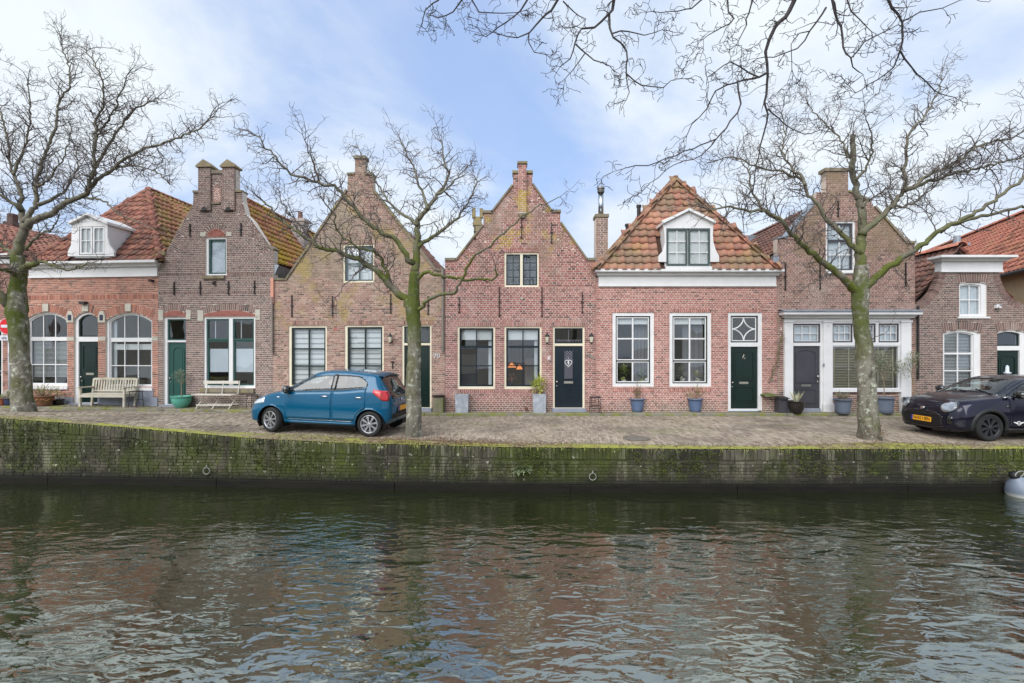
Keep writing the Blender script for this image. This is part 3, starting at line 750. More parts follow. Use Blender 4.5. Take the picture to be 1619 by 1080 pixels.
# ---------------------------------------------------------------- house A, far left (mostly behind the tree)
f = Fac('brick_house', -90, 16.35, 40, 16.1, .215, 'red brick house at the left edge with green door behind the road sign')
BR = brick_mat('brick_a', [C(97,72,65), C(145,102,91), C(169,122,109), C(133,94,85)]); MO = mortar_mat('mortar_a', C(172,156,144))
door(f, (-30,4.5,506,637), (.07,.07,.07), 520, WHITE, GREEN, (508,518), [(.15,.85,.08,.4),(.15,.85,.5,.92)], step=GSTONE)
win(f, (-80,-42,508,606), .06, WHITE, WHITE, .04, (.5,), (.35,), WHITE)
f.interior(-85,35,480,636)
f.wall([(-90,640),(-90,412),(40,412),(40,640)], BR, MO)
cornice(f, -90, 34, 404, 416)
el = at(-100,405,16.2); er = at(38,405,15.95); ap = at(-34,345,18.6); br_ = er+Vector((.9,6,0)); rb = Vector((ap.x+.6, ap.y+6, ap.z))
ro, _ = roof(f, 'roof', [el, er, ap], er-el, T_ORANGE)
ro2, _ = roof(f, 'roof', [er, br_, rb, ap], DN, T_ORANGE, cap=60)
ridge(f, ro, er, ap, T_ORANGE)
b = MB(); b.M = f.Mi; p = at(20,352,20); b.box(p.x-.2,p.x+.2,p.y-.2,p.y+.2,p.z-1.2,p.z); b.box(p.x-.12,p.x+.12,p.y-.12,p.y+.12,p.z,p.z+.35); f.part(b, 'chimney', BR)

# ---------------------------------------------------------------- house B, three arched openings, white cornice, dormer
f = Fac('brick_house', 40, 16.1, 250.3, 15.7, .19, 'orange-red brick house with three arched openings, white cornice and dormer')
BR = brick_mat('brick_b', [C(117,80,69), C(163,108,91), C(183,124,105), C(145,96,83), C(197,140,119), C(105,76,67)], [dict(c=C(120,84,72), s=.7, lo=.5, hi=.75, a=.4)]); MO = mortar_mat('mortar_b', C(214,200,186))
ws = []
for px in ((40,107,493,614.5), (166.5,241,494,616.5)):
    o, r = win(f, (px[0],px[1],px[2],px[3]-4), (.09,.07,.05,.06), WHITE, WHITE, .035, (.333,.667), (.355,.73), WHITE, .028, arch=.26, y=.05, heavy={0}, hw=.13, sill=(WHITE,.1,.03,.05))
    ws.append((o, r))
    cxm = (px[0]+px[1])/2; f.arch(px[0]-.5, px[1]+.5, 504, px[2], .25)
    f.wbox(cxm-4.5, cxm+4.5, 480.5, 492.5, -.045, .06, 'keystone', STONE)
o, r = ws[0]
b = MB(); u0,u1,z0,z1 = r; z = z0+.25
while z < lerp(z0,z1,.60): b.box(u0+.02,u1-.02,.17,.20,z,z+.012); z += .042
b.build('venetian_blind', BLIND, o)
o, r = ws[1]; u0,u1,z0,z1 = r; f.shade(o, (u0+.05,u1-.05,lerp(z0,z1,.50),lerp(z0,z1,.58)))
b = MB(); b.box(u0+.02,u0+.14,.18,.22,z0,z1-.2); b.box(u1-.14,u1-.02,.18,.22,z0,lerp(z0,z1,.6)); b.build('curtain', CURTAIN, o)
d, fr = door(f, (116.5,155.5,493.5,638.5), (.12,.02,.07), 540, WHITE, GREEN, (497,532.5), [(.14,.88,.04,.12),(.14,.88,.16,.40),(.14,.88,.54,.94)], arch=.24, y=.05, step=GSTONE, hinge='r', plate=.47)
f.arch(116, 156, 503, 493.5, .25); f.wbox(131.5,141,480.5,492.5,-.045,.06,'keystone',STONE)
for x0, x1 in ((106,117),(156,167)):
    b = MB(); q = f.poly([(x0,510),(x1,510),(x1,500),(x1-3,492),(x0+3,492),(x0,500)]); b.prism(q,-.03,.06); k = f.part(b,'stone_block',STONE)
    b = MB(); u0,u1,z0,z1 = f.rect((x0+x1)/2-2.4,(x0+x1)/2+2.4,498,506.5); b.box(u0,u1,-.045,-.03,z0,z1); b.build('number_plate', SIGN, k)
    f.wbox(x0,x1,532.5,538.5,-.012,.05,'stone_band',STONE)
f.wbox(241,250,532.5,538.5,-.012,.05,'stone_band',STONE)
f.soldier(41,250,466,473.5)
for x0, x1 in ((40,116.4),(155.6,250)):
    u0,u1,z0,z1 = f.rect(x0,x1,628,640); b = MB(); b.box(u0,u1,-.035,.05,-.1,z1); f.part(b,'plinth',GSTONE)
u0,u1,z0,z1 = f.rect(165,243,617,629); b = MB(); b.box(u0,u1,-.02,.05,z0,z1); f.part(b,'plinth_panel',GSTONE)
b = MB(); u,z = f.P(136,479); b.box(u-.10,u+.10,-.16,-.02,z-.05,z+.03); f.part(b,'outside_lamp',IRON)
b = MB(); u,z = f.P(242,444); b.box(u-.05,u+.05,-.14,-.01,z-.04,z+.03); f.part(b,'camera_box',IRON)
f.interior(42,248,486,636)
f.wall([(40,640),(40,436),(250.3,434),(250.3,640)], BR, MO, ch=.06)
cornice(f, 48, 250, 415, 437, out=.3)
el = at(44,413,15.95); er = at(253,412,15.5); ap = at(234,299,18.25); br_ = er+Vector((.45,7,0)); rb = Vector((ap.x+.45, ap.y+6, ap.z))
dl, dr_ = at(111,380,15.8).x, at(178,380,15.8).x
ro, _ = roof(f, 'roof', [el, er, ap], er-el, T_ORANGE, w_=.225, l_=.27, keep=lambda p: not (dl < p.x < dr_ and p.z < 5.85))
ro2, _ = roof(f, 'roof', [er, br_, rb, ap], DN, T_MOSS, w_=.225, l_=.27, cap=200)
ridge(f, ro, er+Vector((0,0,.03)), ap+Vector((0,0,.03)), T_ORANGE, r=.14, l_=.36); ridge(f, ro, el, ap, T_ORANGE); ridge(f, ro2, ap+Vector((0,0,.03)), rb, T_ORANGE)
def dormer(f, front, body, wpx, dy, dep, wins, fmat, rmat):
    e = f.poly(front, dy); b = MB(); b.prism(e, dy, dy+.07); 
    bo = f.poly(body, dy); c = MB(); c.prism(bo, dy+.07, dy+dep); d = f.part(c, 'dormer', WHITE)
    # the front board has its window opening cut out
    b = MB(); u0,u1,z0,z1 = f.rect(*wpx, dy); slabs(b, e, [rectp((u0,u1,z0,z1))], dy, dy+.07); b.build('front_board', WHITE, d)
    pk = max(bo, key=lambda p: p[1]); L_ = [p for p in bo if abs(p[1]-sorted(q[1] for q in bo)[-2]) < .2 and p != pk]
    b = MB()
    for p in L_:
        dx = p[0]-pk[0]; q = (p[0]+dx*.12, p[1]+(p[1]-pk[1])*.12); b.add([(pk[0],dy-.10,pk[1]+.06),(q[0],dy-.10,q[1]+.06),(q[0],dy+dep,q[1]+.06),(pk[0],dy+dep,pk[1]+.06),(pk[0],dy-.10,pk[1]-.02),(q[0],dy-.10,q[1]-.02),(q[0],dy+dep,q[1]-.02),(pk[0],dy+dep,pk[1]-.02)], [(0,1,2,3),(0,4,5,1),(1,5,6,2),(4,7,6,5),(2,6,7,3)])
    b.build('pediment', WHITE, d)
    c = MB(); c.box(u0,u1,dy+.075,dy+.078,z0,z1); c.build('curtain', CURTAIN, d)
    for w0, w1, cols, rows in wins:
        a0, a1 = f.P(w0, (wpx[2]+wpx[3])/2, dy)[0], f.P(w1, (wpx[2]+wpx[3])/2, dy)[0]; s = .05; y0 = dy+.01
        b = MB(); b.ring(rectp((a0,a1,z0+.03,z1-.01)), rectp((a0+s,a1-s,z0+.03+s,z1-.01-s)), y0, y0+.045); b.build('casement', fmat, d)
        a0 += s; a1 -= s; c0, c1 = z0+.03+s, z1-.01-s; b = MB()
        for k in cols: b.box(lerp(a0,a1,k)-.012, lerp(a0,a1,k)+.012, y0+.008, y0+.035, c0, c1)
        for k in rows: b.box(a0, a1, y0+.010, y0+.033, lerp(c0,c1,k)-.012, lerp(c0,c1,k)+.012)
        b.build('glazing_bar', WHITE, d)
        xs = [a0]+[lerp(a0,a1,k) for k in cols]+[a1]; zs = [c0]+[lerp(c0,c1,k) for k in rows]+[c1]
        for i in range(len(xs)-1):
            for j in range(len(zs)-1):
                b = MB(); b.box(xs[i],xs[i+1],y0+.018,y0+.022,zs[j],zs[j+1]); b.build('pane', GLASS, d)
    return d
dormer(f, [(107,405),(180,405),(180,398),(173,388),(170,376),(170,352),(141,338),(113,352),(113,376),(112,388),(107,398)],
       [(115,407),(170,407),(170,353),(141,340),(115,353)], (125,166,358,403), -.22, 2.0, [(126,145,(.5,),(.5,)),(146.5,165,(.5,),(.5,))], WHITE, None)

# ---------------------------------------------------------------- house C, stepped brown gable with two chimney-like pillars
f = Fac('brick_house', 250.5, 15.7, 431, 15.4, .15, 'tall brown brick house with stepped gable ending in two pillars')
BR = brick_mat('brick_c', [C(89,74,71), C(123,98,93), C(139,112,105), C(109,88,83), C(151,126,117), C(81,70,67)], [dict(c=C(96,80,72), s=.6, lo=.5, hi=.75, a=.5)]); MO = mortar_mat('mortar_c', C(216,208,198))
CAPM = mat('pale_cap_stone',[C(146,132,106),C(124,112,90)],scale=6,rough=.9,bump=.2)
HERR = mat('herringbone_brick', [C(150,98,88), C(170,118,106)], scale=60, stretch=(1,1,2), rough=.9, bump=.3)
o, r = win(f, (322,404,500.5,614), (.07,.07,.07,.09), WHITE, TEALG, .05, (), (), y=.03)
f.holes.pop(); u0,u1,z0,z1 = f.rect(322,404,500.5,614); f.holes.append(rectp((u0+.006,u1-.006,z0+.006,z1-.006)))
for ch in list(o.children): bpy.data.objects.remove(ch)
b = MB(); um0,um1,_,_ = f.rect(361,367,500,614); b.box(um0,um1,.032,.15,r[2],r[3]); b.build('mullion', WHITE, o)
for a0, a1 in ((r[0],um0),(um1,r[1])):
    z0, z1 = r[2], r[3]; zm = lerp(z1,z0,.31); s = .05
    for lo, hi, y in ((z0,zm-.02,.075),(zm-.02,z1,.05)):
        b = MB(); b.ring(rectp((a0-.002,a1+.002,lo,hi)), rectp((a0+s,a1-s,lo+s,hi-s)), y, y+.05); b.build('sash', TEALG, o)
        b = MB(); b.box(a0+s,a1-s,y+.02,y+.025,lo+s,hi-s); b.build('pane', GLASS, o)
    b = MB(); b.box(a0+s,a1-s,.115,.12,lerp(z1,z0,.43),lerp(z1,z0,.79)); 
    b.M = None; b2 = MB(); b2.box(a0+s,a1-s,.125,.132,lerp(z1,z0,.80),lerp(z1,z0,.45)); b2.build('frosted_film', FROST, o)
    b = MB()
    for k in (.3,.92): b.box(lerp(a0,a1,k)-.012,lerp(a0,a1,k)+.012,.14,.16,zm,z1-.05)
    b.build('curtain_edge', CURTAIN, o)
u0,u1,z0,z1 = f.rect(319,403,614,620.5); b = MB(); b.box(u0,u1,-.09,.1,z0,z1); f.part(b,'sill',COPM)
d, fr = door(f, (258.5,294.5,501,641), (.10,.02,.07), 541, WHITE, TEALG, (505,538), [(.22,.85,.05,.93,.12)], y=.04, step=GSTONE, hinge='r')
# upper window
o, r = win(f, (325,358.5,375,435.5), (.08,.05,.06,.05), WHITE, TEALG, .05, (), (), y=.03); f.shade(o, r, .12, FROST, 'blind')
u0,u1,z0,z1 = f.rect(322,356.5,436,441); b = MB(); b.box(u0,u1,-.09,.1,z0,z1); f.part(b,'sill',COPM)
def tymp(pl, pr, ps, pk, nm='tympanum'):
    u0,z0 = f.P(pl,ps); u1,_ = f.P(pr,ps); _,zp = f.P((pl+pr)/2,pk); q = outl(u0,u1,z0-.06,zp,zp-z0); f.bh.append(q); b = MB(); b.prism(q,-.002,.05); t = f.part(b,nm,HERR)
    b = MB(); lay(b, q, ang=.785, ch=.055, L=.12, y=-.012); tag(b.build('herringbone', HB, t), kind='stuff')
HB = brick_mat('herring_brick', [C(152,96,86), C(172,114,102), C(138,88,80)])
f.arch(257,296,495,490.5,.2); tymp(258,295,497,491)
f.arch(321,405,496,490,.2); tymp(322,404,497.5,490.5)
f.arch(327,357,372,361,.13); tymp(328,356,372,361.5)
for q in ((250.8,258.5,490,507),(294.5,302,490,505),(313,322,491,507.5),(404,411.5,489.5,506),(317,325.5,367.5,374),(358.5,366.5,367,373.5)): f.wbox(*q,-.02,.05,'stone_block',STONE)
f.arch(337.5,348.5,298,294,.08); u0,u1,z0,z1 = f.rect(337.5,348.5,294,319); f.bh.append(rectp((u0,u1,z0,z1-.05)))
b = MB(); lay(b, outl(u0,u1,z0,z1,.08), ang=.785, ch=.055, L=.12, y=-.004); k = f.part(b,'niche',HB); tag(k, kind='stuff')
f.wbox(336,349,319.5,323,-.05,.05,'niche_sill',COPM)
f.soldier(251,324,431.5,436); f.soldier(359,431,431.5,436); f.soldier(251,431,460,464)
for x, a, c in ((301,354,373),(381.5,353,372),(276,446,466),(317.5,445,465.5),(362,444.5,465),(403,444,464)): f.anchor(x, a, c)
b = MB(); u,z = f.P(340.5,449); b.lathe([(0,-.06),(.04,-.03),(.05,.02),(.03,.07),(0,.08)],8,(u,-.08,z)); b.tube([(u,-.08,z+.06),(u+.05,0,z+.1)],.012,5); f.part(b,'outside_lamp',IRON)
f.interior(253,428,492,640); f.interior(316,370,365,445,1.5)
f.braid((266,396),(291,347),.42,2); f.braid((292,345),(305,325),.3,1); f.braid((389,339),(384,320),.3,1); f.braid((431,394),(398,349),.42,2)
OUT = [(250.5,642),(250.5,404),(262,404),(264,396),(291,346),(305,326),(306,305),(315.5,305),(316,267),(335,267),(335,275),(354,275),(354,266),(372,266),(372,304),(383,304),(383.5,318),(389,339),(399,349),(424,389),(433,396),(431,642)]
f.wall(OUT, BR, MO, ch=.061)
f.coping([(306,304.5),(315.5,304.5)]); f.coping([(372.5,303.5),(383,303.5)]); f.coping([(335.5,274.5),(353.5,274.5)],t=.1)
f.coping([(250.5,403.5),(262,403.5)],t=.12); f.coping([(424,389),(433,395.5)])
# pillars with little saddle caps
for x0, x1, yb in ((316,334.5,333),(354,372.3,333)):
    u0,u1,z0,z1 = f.rect(x0,x1,266,yb); b = MB(); b.box(u0-.004,u1+.004,-.07,.02,z0,z1+.02); p = f.part(b,'pillar',MO)
    b = MB(); b.M = Matrix.Translation((0,-.07,0)); lay2 = MB(); lay(lay2, rectp((u0-.004,u1+.004,z0,z1+.02)), ch=.061); b.add(lay2.v, lay2.f); b.r = lay2.r
    for xs in (u0-.004,u1+.004):
        z = z0
        while z < z1: b.M = None; b.cur = brr.uniform(.1,.9); sg = -.006 if xs < (u0+u1)/2 else .006; b.box(min(xs,xs+sg),max(xs,xs+sg),-.066,.0,z+.006,z+.055); z += .061
    tag(f.part(b,'brickwork',BR,p), kind='stuff')
    zt = f.P((x0+x1)/2,254)[1]; b = MB(); um = (u0+u1)/2; b.prism([(u0-.055,z1),(u1+.055,z1),(u1+.055,z1+.05),(um,zt),(u0-.055,z1+.05)],-.13,.28); b.build('cap', CAPM, p)
    b = MB(); b.prism([(um-.12,z0-.02),(um+.12,z0-.02),(um+.03,z0+.10),(um-.03,z0+.10)],-.09,-.001); b.build('corbel', IRON, p)
X_ = (344-CX)*15.55/F; zr = 7.25
e0 = Vector(((434.5-CX)*15.45/F, 15.55, 4.72)); 
ro, _ = roof(f, 'roof', [e0, e0+Vector((.35,6.5,0)), Vector((X_+.45, 22.2, zr)), Vector((X_+.05, 15.8, zr))], DN, T_YELLOW, w_=.225, l_=.26, cap=290)
ridge(f, ro, Vector((X_+.05,15.9,zr+.03)), Vector((X_+.45,22.2,zr+.03)), T_YELLOW)
b = MB(); b.M = f.Mi; b.prism([(e0.x-.28,4.40),(e0.x+.02,4.40),(e0.x+.14,4.68),(e0.x-.28,4.68)],15.42,22); f.part(b,'gutter',LEAD)
f.pipe(432, 470, 558, .035); 
u0,u1,z0,z1 = f.rect(429.5,434,440,480); b = MB(); b.box(u0,u1,-.07,-.012,z0,z1); f.part(b,'downpipe_cover',mat('pink_plaster',[C(206,150,130)],rough=.8))
# rendered chimney rising between the two roofs
b = MB(); b.M = f.Mi; p = at(474,352,19.4); b.box(p.x-.25,p.x+.25,p.y-.22,p.y+.22,p.z-2.2,p.z); b.box(p.x-.29,p.x+.29,p.y-.26,p.y+.26,p.z,p.z+.12); k = f.part(b,'chimney',mat('grey_render',[C(160,152,148),C(178,170,164)],scale=2,rough=.9,layers=[dict(c=C(120,108,100),s=2,lo=.5,hi=.7,a=.6)]))
b = MB(); b.M = f.Mi; b.lathe([(.10,0),(.085,.28),(.10,.30),(.07,.30)],10,(p.x+.02,p.y,p.z+.12)); b.build('chimney_pot', T_BROWN, k)

# ---------------------------------------------------------------- house D, old lichen-covered pointed gable
f = Fac('brick_house', 431.4, 15.4, 703.2, 15.05, .10, 'old lichen-grown brick house with plain pointed gable and dark green door')
LICH = [dict(c=C(156,144,126), s=.8, lo=.40, hi=.60, a=.75, z=(3.2,5.0)), dict(c=C(170,150,96), s=1.0, lo=.52, hi=.66, a=.75, z=(2.4,3.1), off=3), dict(c=C(124,110,98), s=1.8, lo=.52, hi=.70, a=.5, z=(2.8,4.5), off=7), dict(c=C(180,168,156), s=2.4, lo=.56, hi=.7, a=.5)]
BR = brick_mat('brick_d', [C(101,80,73), C(151,114,103), C(171,132,119), C(127,98,89), C(183,152,137), C(151,104,95), C(93,78,71)], LICH); MO = mortar_mat('mortar_d', C(204,192,178), LICH)
for px in ((456,517,515,612), (544.5,607,514,612)):
    o, r = win(f, px, (.09,.06,.06,.06), CREAM, GREEN, .055, (.5,), (.36,.68), GREEN, .045, y=.025)
    b = MB(); u0,u1,z0,z1 = r; z = z1-.16
    while z > z0: b.box(u0+.01,u1-.01,.155,.165,max(z0,z),z+.115); z -= .165
    b.build('roller_blind', BLIND, o); f.shade(o, (u0+.01,u1-.01,z0,z1-.01), .175, mat('sheer_blind',[C(186,190,194)],rough=.9), 'sheer_layer')
    f.soldier(px[0], px[1], 507.5, 513.5)
o, r = win(f, (542,592,386,447), .055, CREAM, mat('grey_green_paint',[C(70,86,84)],rough=.4), .05, (.5,), (.5,), None, .04, y=.02); f.shade(o, r, .15)
f.soldier(538,596,380,385.5)
d, fr = door(f, (635,682.5,513.5,646), (.07,.06,.05), 546, CREAM, GREEN, (516,542.5), [(.12,.88,.05,.17)]+[(.12,.88,.20+.13*k,.31+.13*k) for k in range(6)], y=.03, step=GSTONE, hinge='r'); f.soldier(632,686,507.5,513)
for x, a, c in ((462,467,500),(526,468,499),(618,465,495),(677,468,497)): f.anchor(x, a, c)
def lantern(f, px, py, s=.11):
    u, z = f.P(px, py); b = MB(); b.tube([(u,0,z+.02),(u,-.10,z+.05),(u,-.14,z+.16)],.012,6); b.tube([(u,-.01,z-.02),(u,-.01,z+.08)],.03,8)
    b.lathe([(s*.55,0),(s*.62,.02),(s*.2,.10),(0,.14)],6,(u,-.14,z+.16)); b.lathe([(0,-.22),(s*.25,-.2),(s*.3,-.17),(s*.33,-.165)],6,(u,-.14,z+.16)); o = f.part(b,'wall_lantern',IRON)
    b = MB(); b.lathe([(s*.32,-.165),(s*.55,0)],6,(u,-.14,z+.16)); b.build('lantern_glass', LAMPG, o)
lantern(f, 619, 541)
b = MB(); u,z = f.P(621,583); b.box(u-.012,u+.012,-.05,-.02,z,z+.24); b.box(u-.05,u+.05,-.06,-.012,z+.2,z+.235); f.part(b,'iron_hook',IRON)
f.pipe(700.6, 424, 556, .04)
HNUM = f, f.P(690.8,563)
f.wbox(527,533,517,523,-.011,.02,'vent_brick',HERR)
f.interior(434,700,505,645); f.interior(536,598,380,450,1.5)
OUT = [(431.4,648),(431.4,443),(453,443),(549,301),(550,277),(561,276),(561.5,251),(576.5,251),(577,276),(589,276.5),(590,301),(688,428),(703.2,428),(703.2,650)]
f.wall(OUT, BR, MO, ch=.060)
f.coping([(453,443),(549,301)],t=.05); f.coping([(590,301),(688,428)],t=.05); f.coping([(549,276.5),(561,276)]); f.coping([(577,276),(590,276.5)]); f.coping([(559.5,250.5),(578.5,250.5)],t=.08); f.coping([(431.4,442.7),(453,442.7)]); f.coping([(688,427.7),(703,427.7)])
# roof behind the gable
rx = (570-CX)*15.2/F
for sx, ex in ((-1,(456-CX)*15.35/F),(1,(684-CX)*15.1/F)):
    roof(f, 'roof', [Vector((ex,15.6,4.35)), Vector((ex+.5,21,4.35)), Vector((rx+.5,21,6.9)), Vector((rx,15.6,6.9))], DN, T_BROWN, cap=0)

# ---------------------------------------------------------------- house E, red neck gable, centre
f = Fac('brick_house', 703.6, 15.05, 942.2, 15.05, .06, 'red brick house in the centre with scrolled gable and heart on its door')
LICH = [dict(c=C(150,128,112), s=1.1, lo=.47, hi=.66, a=.65, z=(3.6,4.6)), dict(c=C(176,148,50), s=1.3, lo=.52, hi=.62, a=.85, z=(4.6,5.6), off=2), dict(c=C(112,72,66), s=.8, lo=.5, hi=.72, a=.5), dict(c=C(186,166,156), s=1.6, lo=.56, hi=.70, a=.5, off=5)]
BR = brick_mat('brick_e', [C(103,70,65), C(153,100,93), C(169,114,107), C(135,88,83), C(183,132,123), C(95,70,65)], LICH); MO = mortar_mat('mortar_e', C(224,210,200), [dict(c=C(150,132,116), s=1.1, lo=.5, hi=.66, a=.6, z=(3.6,4.6))])
wE = []
for px in ((723,783,516,615.5), (797,856.5,516,615.5)):
    o, r = win(f, px, (.065,.06,.055,.085), CREAM, NAVY, .055, (.5,), (.31,.655), NAVY, .032, y=.02, heavy={0}, hw=.07); wE.append((o, r))
    u0,u1,z0,z1 = r; f.shade(o, (u0+.06,u1-.06,lerp(z1,z0,.20),z1-.04), .15); f.soldier(px[0],px[1],510,515.5); f.soldier(px[0],px[1],616,621)
    b = MB(); b.box(u1-.16,u1-.06,.22,.26,z0,lerp(z1,z0,.2)); b.build('curtain', CURTAIN, o)
o, r = win(f, (797,852,399,454), (.065,.05,.06,.06), CREAM, NAVY, .0, (), (), y=.02)
for ch in list(o.children): bpy.data.objects.remove(ch)
um0,um1,_,_ = f.rect(822.3,826.5,399,454); b = MB(); b.box(um0,um1,.022,.15,r[2],r[3]); b.build('mullion', CREAM, o)
for a0, a1 in ((r[0],um0),(um1,r[1])):
    s = .035; b = MB(); b.ring(rectp((a0-.001,a1+.001,r[2],r[3])), rectp((a0+s,a1-s,r[2]+s,r[3]-s)), .05, .09); b.build('casement', NAVY, o); a0 += s; a1 -= s; c0, c1 = r[2]+s, r[3]-s
    b = MB(); b.box((a0+a1)/2-.012,(a0+a1)/2+.012,.056,.084,c0,c1)
    for k in (.25,.5,.75): b.box(a0,a1,.058,.082,lerp(c0,c1,k)-.011,lerp(c0,c1,k)+.011)
    b.build('glazing_bar', NAVY, o); m_ = (a0+a1)/2
    for p, q in ((a0,m_),(m_,a1)):
        for k in range(4): b = MB(); b.box(p,q,.068,.072,lerp(c0,c1,k/4),lerp(c0,c1,(k+1)/4)); b.build('pane', GLASS, o)
u0,u1,z0,z1 = r; f.shade(o, (u0,u1,z0,z1), .2, mat('grey_blind',[C(120,122,130)],rough=.9)); f.soldier(796,852,394,398.5)
d, fr = door(f, (874,924.5,516,646.5), (.06,.06,.055), 547, CREAM, NAVY, (518.5,543), [(.10,.30,.44,.90),(.70,.90,.44,.90),(.10,.46,.10,.37),(.54,.90,.10,.37)], y=.03, step=GSTONE, hinge='r', plate=.41)
a0,a1,z0,z1,yl = f.leaf; cx = (a0+a1)/2; b = MB(); b.box(cx-.13,cx+.13,yl-.004,yl,lerp(z0,z1,.47),lerp(z0,z1,.92)); b.build('door_light', mat('dark_door_glass',[C(48,54,62)],rough=.15), d)
b = MB(); z = lerp(z0,z1,.47); h0,h1 = lerp(z0,z1,.47),lerp(z0,z1,.92)
for k in range(-4,10):
    for sg in (1,-1):
        p0 = Vector((cx-.13*sg, yl-.012, h0+k*.085)); p1 = Vector((cx+.13*sg, yl-.012, h0+k*.085+.26))
        def clip(p, q):
            if p.z < h0: p = p+(q-p)*((h0-p.z)/(q.z-p.z))
            if q.z > h1: q = p+(q-p)*((h1-p.z)/(q.z-p.z))
            return p, q
        if p1.z <= h0+.02 or p0.z >= h1-.02: continue
        p, q = clip(p0, p1); b.tube([p, q], .005, 4)
b.build('door_grille', mat('pale_grille',[C(150,146,160)],rough=.5), d)
u, z = f.P(899,574); hp = []
for i in range(25): t = 2*PI*i/24; hp.append((u+.0075*16*math.sin(t)**3*.92, yl-.035, z+.0075*(13*math.cos(t)-5*math.cos(2*t)-2*math.cos(3*t)-math.cos(4*t))))
b = MB(); b.tube(hp,.012,6,False); b.tube([(u,yl-.035,z+.05),(u,yl-.03,z+.19)],.004,4); b.tube([(u,yl-.035,z-.05),(u,yl-.035,z+.05)],.016,6)
for sg in (1,-1): b.tube([(u+sg*.03*math.sin(t*.6),yl-.035,z+.06-.05*t*.5) for t in range(4)],.006,4)
b.build('heart_ornament', WHITE, d)
a = f.tr; b = MB(); cx = (a[0]+a[1])/2; b.tube([(cx,.075,a[2]),(cx,.075,a[3])],.006,4)
for k in range(9): uu = lerp(a[0],a[1],(k+.5)/9); b.tube([(uu-.05,.075,a[2]+.02),(uu-.02,.075,a[2]+.07),(uu+.02,.075,a[2]+.07),(uu+.05,.075,a[2]+.02)],.006,4)
b.build('transom_scrollwork', mat('pale_grille',[C(150,146,160)]), a[4])
f.soldier(873,925,510,515.5); lantern(f,864.5,541,.13); lantern(f,934,541,.13)
b = MB(); u,z = f.P(934,564)   # cut-out fish shape
b.prism([(u-.14,z+.10),(u-.05,z+.09),(u+.06,z+.02),(u+.14,z-.09),(u+.04,z-.05),(u-.07,z+.0),(u-.15,z+.07)],-.03,-.014); f.part(b,'wall_ornament',mat('weathered_lead',[C(150,146,138),C(100,96,90)],scale=20,rough=.6))
f.wbox(865.5,870,563,569,-.03,-.011,'number_plate',mat('pink_plate',[C(214,196,196)],rough=.5))
for x, a, c in ((726,470,494),(789.5,454,500),(856.7,454,500),(920.5,462,494),(751,356,378),(824.5,342,376),(872,352,384)): f.anchor(x, a, c)
b = MB(); u,z = f.P(825,472); b.box(u-.05,u+.05,-.03,-.01,z-.02,z+.02); b.box(u-.015,u+.015,-.035,-.01,z-.05,z+.06); f.part(b,'small_anchor',STONE)
f.interior(706,940,505,648); f.interior(790,860,392,460,1.5)
for a, c, dp, n in (((722,410),(764,357),.40,3),((927,410),(887,353),.40,3),((779,335),(810,294),.36,2),((871,332),(842,291),.36,2)): f.braid(a, c, dp, n)
OUT = [(703.6,650),(703.6,412),(721,412),(764,356),(765,337),(777.6,336),(811,293),(811,274),(841.5,274),(841.5,291),(872.5,335),(885.5,336),(886,352),(928,411),(942.2,412),(942.2,650)]
f.wall(OUT, BR, MO, ch=.0605, zone=(452,.072,.235))
f.coping([(721,412),(764,356)],t=.04); f.coping([(777.6,336),(811,293)],t=.04); f.coping([(841.5,291),(872.5,335)],t=.04); f.coping([(886,352),(928,411)],t=.04)
for q in ([(763,336.5),(778.5,336.5)],[(871.5,335.5),(886.8,335.5)],[(810,273.8),(819.5,273.8)],[(832.5,273.8),(842.5,273.8)],[(703.6,411.6),(721,411.6)],[(928,411.6),(942,411.6)]): f.coping(q, t=.07)
u0,u1,z0,z1 = f.rect(819.3,832.2,261,338); b = MB(); b.box(u0,u1,-.10,.24,z0,z1); p = f.part(b,'pilaster',MO)
l2 = MB(); lay(l2, rectp((u0,u1,z0,z1)), ch=.0605); b = MB(); b.M = Matrix.Translation((0,-.10,0)); b.add(l2.v,l2.f); b.r = l2.r; tag(b.build('brickwork',BR,p),kind='stuff')
b = MB(); b.box(u0-.03,u1+.03,-.14,.27,z1,z1+.07); b.build('cap',COPM,p); b = MB(); b.prism([(u0,z0),(u1,z0),((u0+u1)/2+.05,z0-.15),((u0+u1)/2-.05,z0-.15)],-.10,-.002); b.build('corbel',COPM,p)
rx = (826-CX)*15.1/F
for ex in ((724-CX)*15.1/F,(924-CX)*15.1/F): roof(f,'roof',[Vector((ex,15.35,4.7)),Vector((ex,21,4.7)),Vector((rx,21,6.75)),Vector((rx,15.35,6.75))],DN,T_BROWN,cap=0)
# twin pots peeping over the left shoulder
b = MB(); b.M = f.Mi; p = at(755,352,17.); b.box(p.x-.12,p.x+.12,p.y-.12,p.y+.12,p.z-1.2,p.z+.1); b.box(p.x-.16,p.x+.16,p.y-.14,p.y+.14,p.z-.12,p.z-.02)
for dx in (-.13,.14): b.box(p.x+dx-.06,p.x+dx+.06,p.y-.08,p.y+.08,p.z+.16,p.z+.48)
b.box(p.x-.15,p.x+.15,p.y-.05,p.y+.05,p.z+.08,p.z+.2); f.part(b,'chimney',mat('mossy_pot',[C(140,130,110),C(150,136,92)],scale=6,rough=.9))

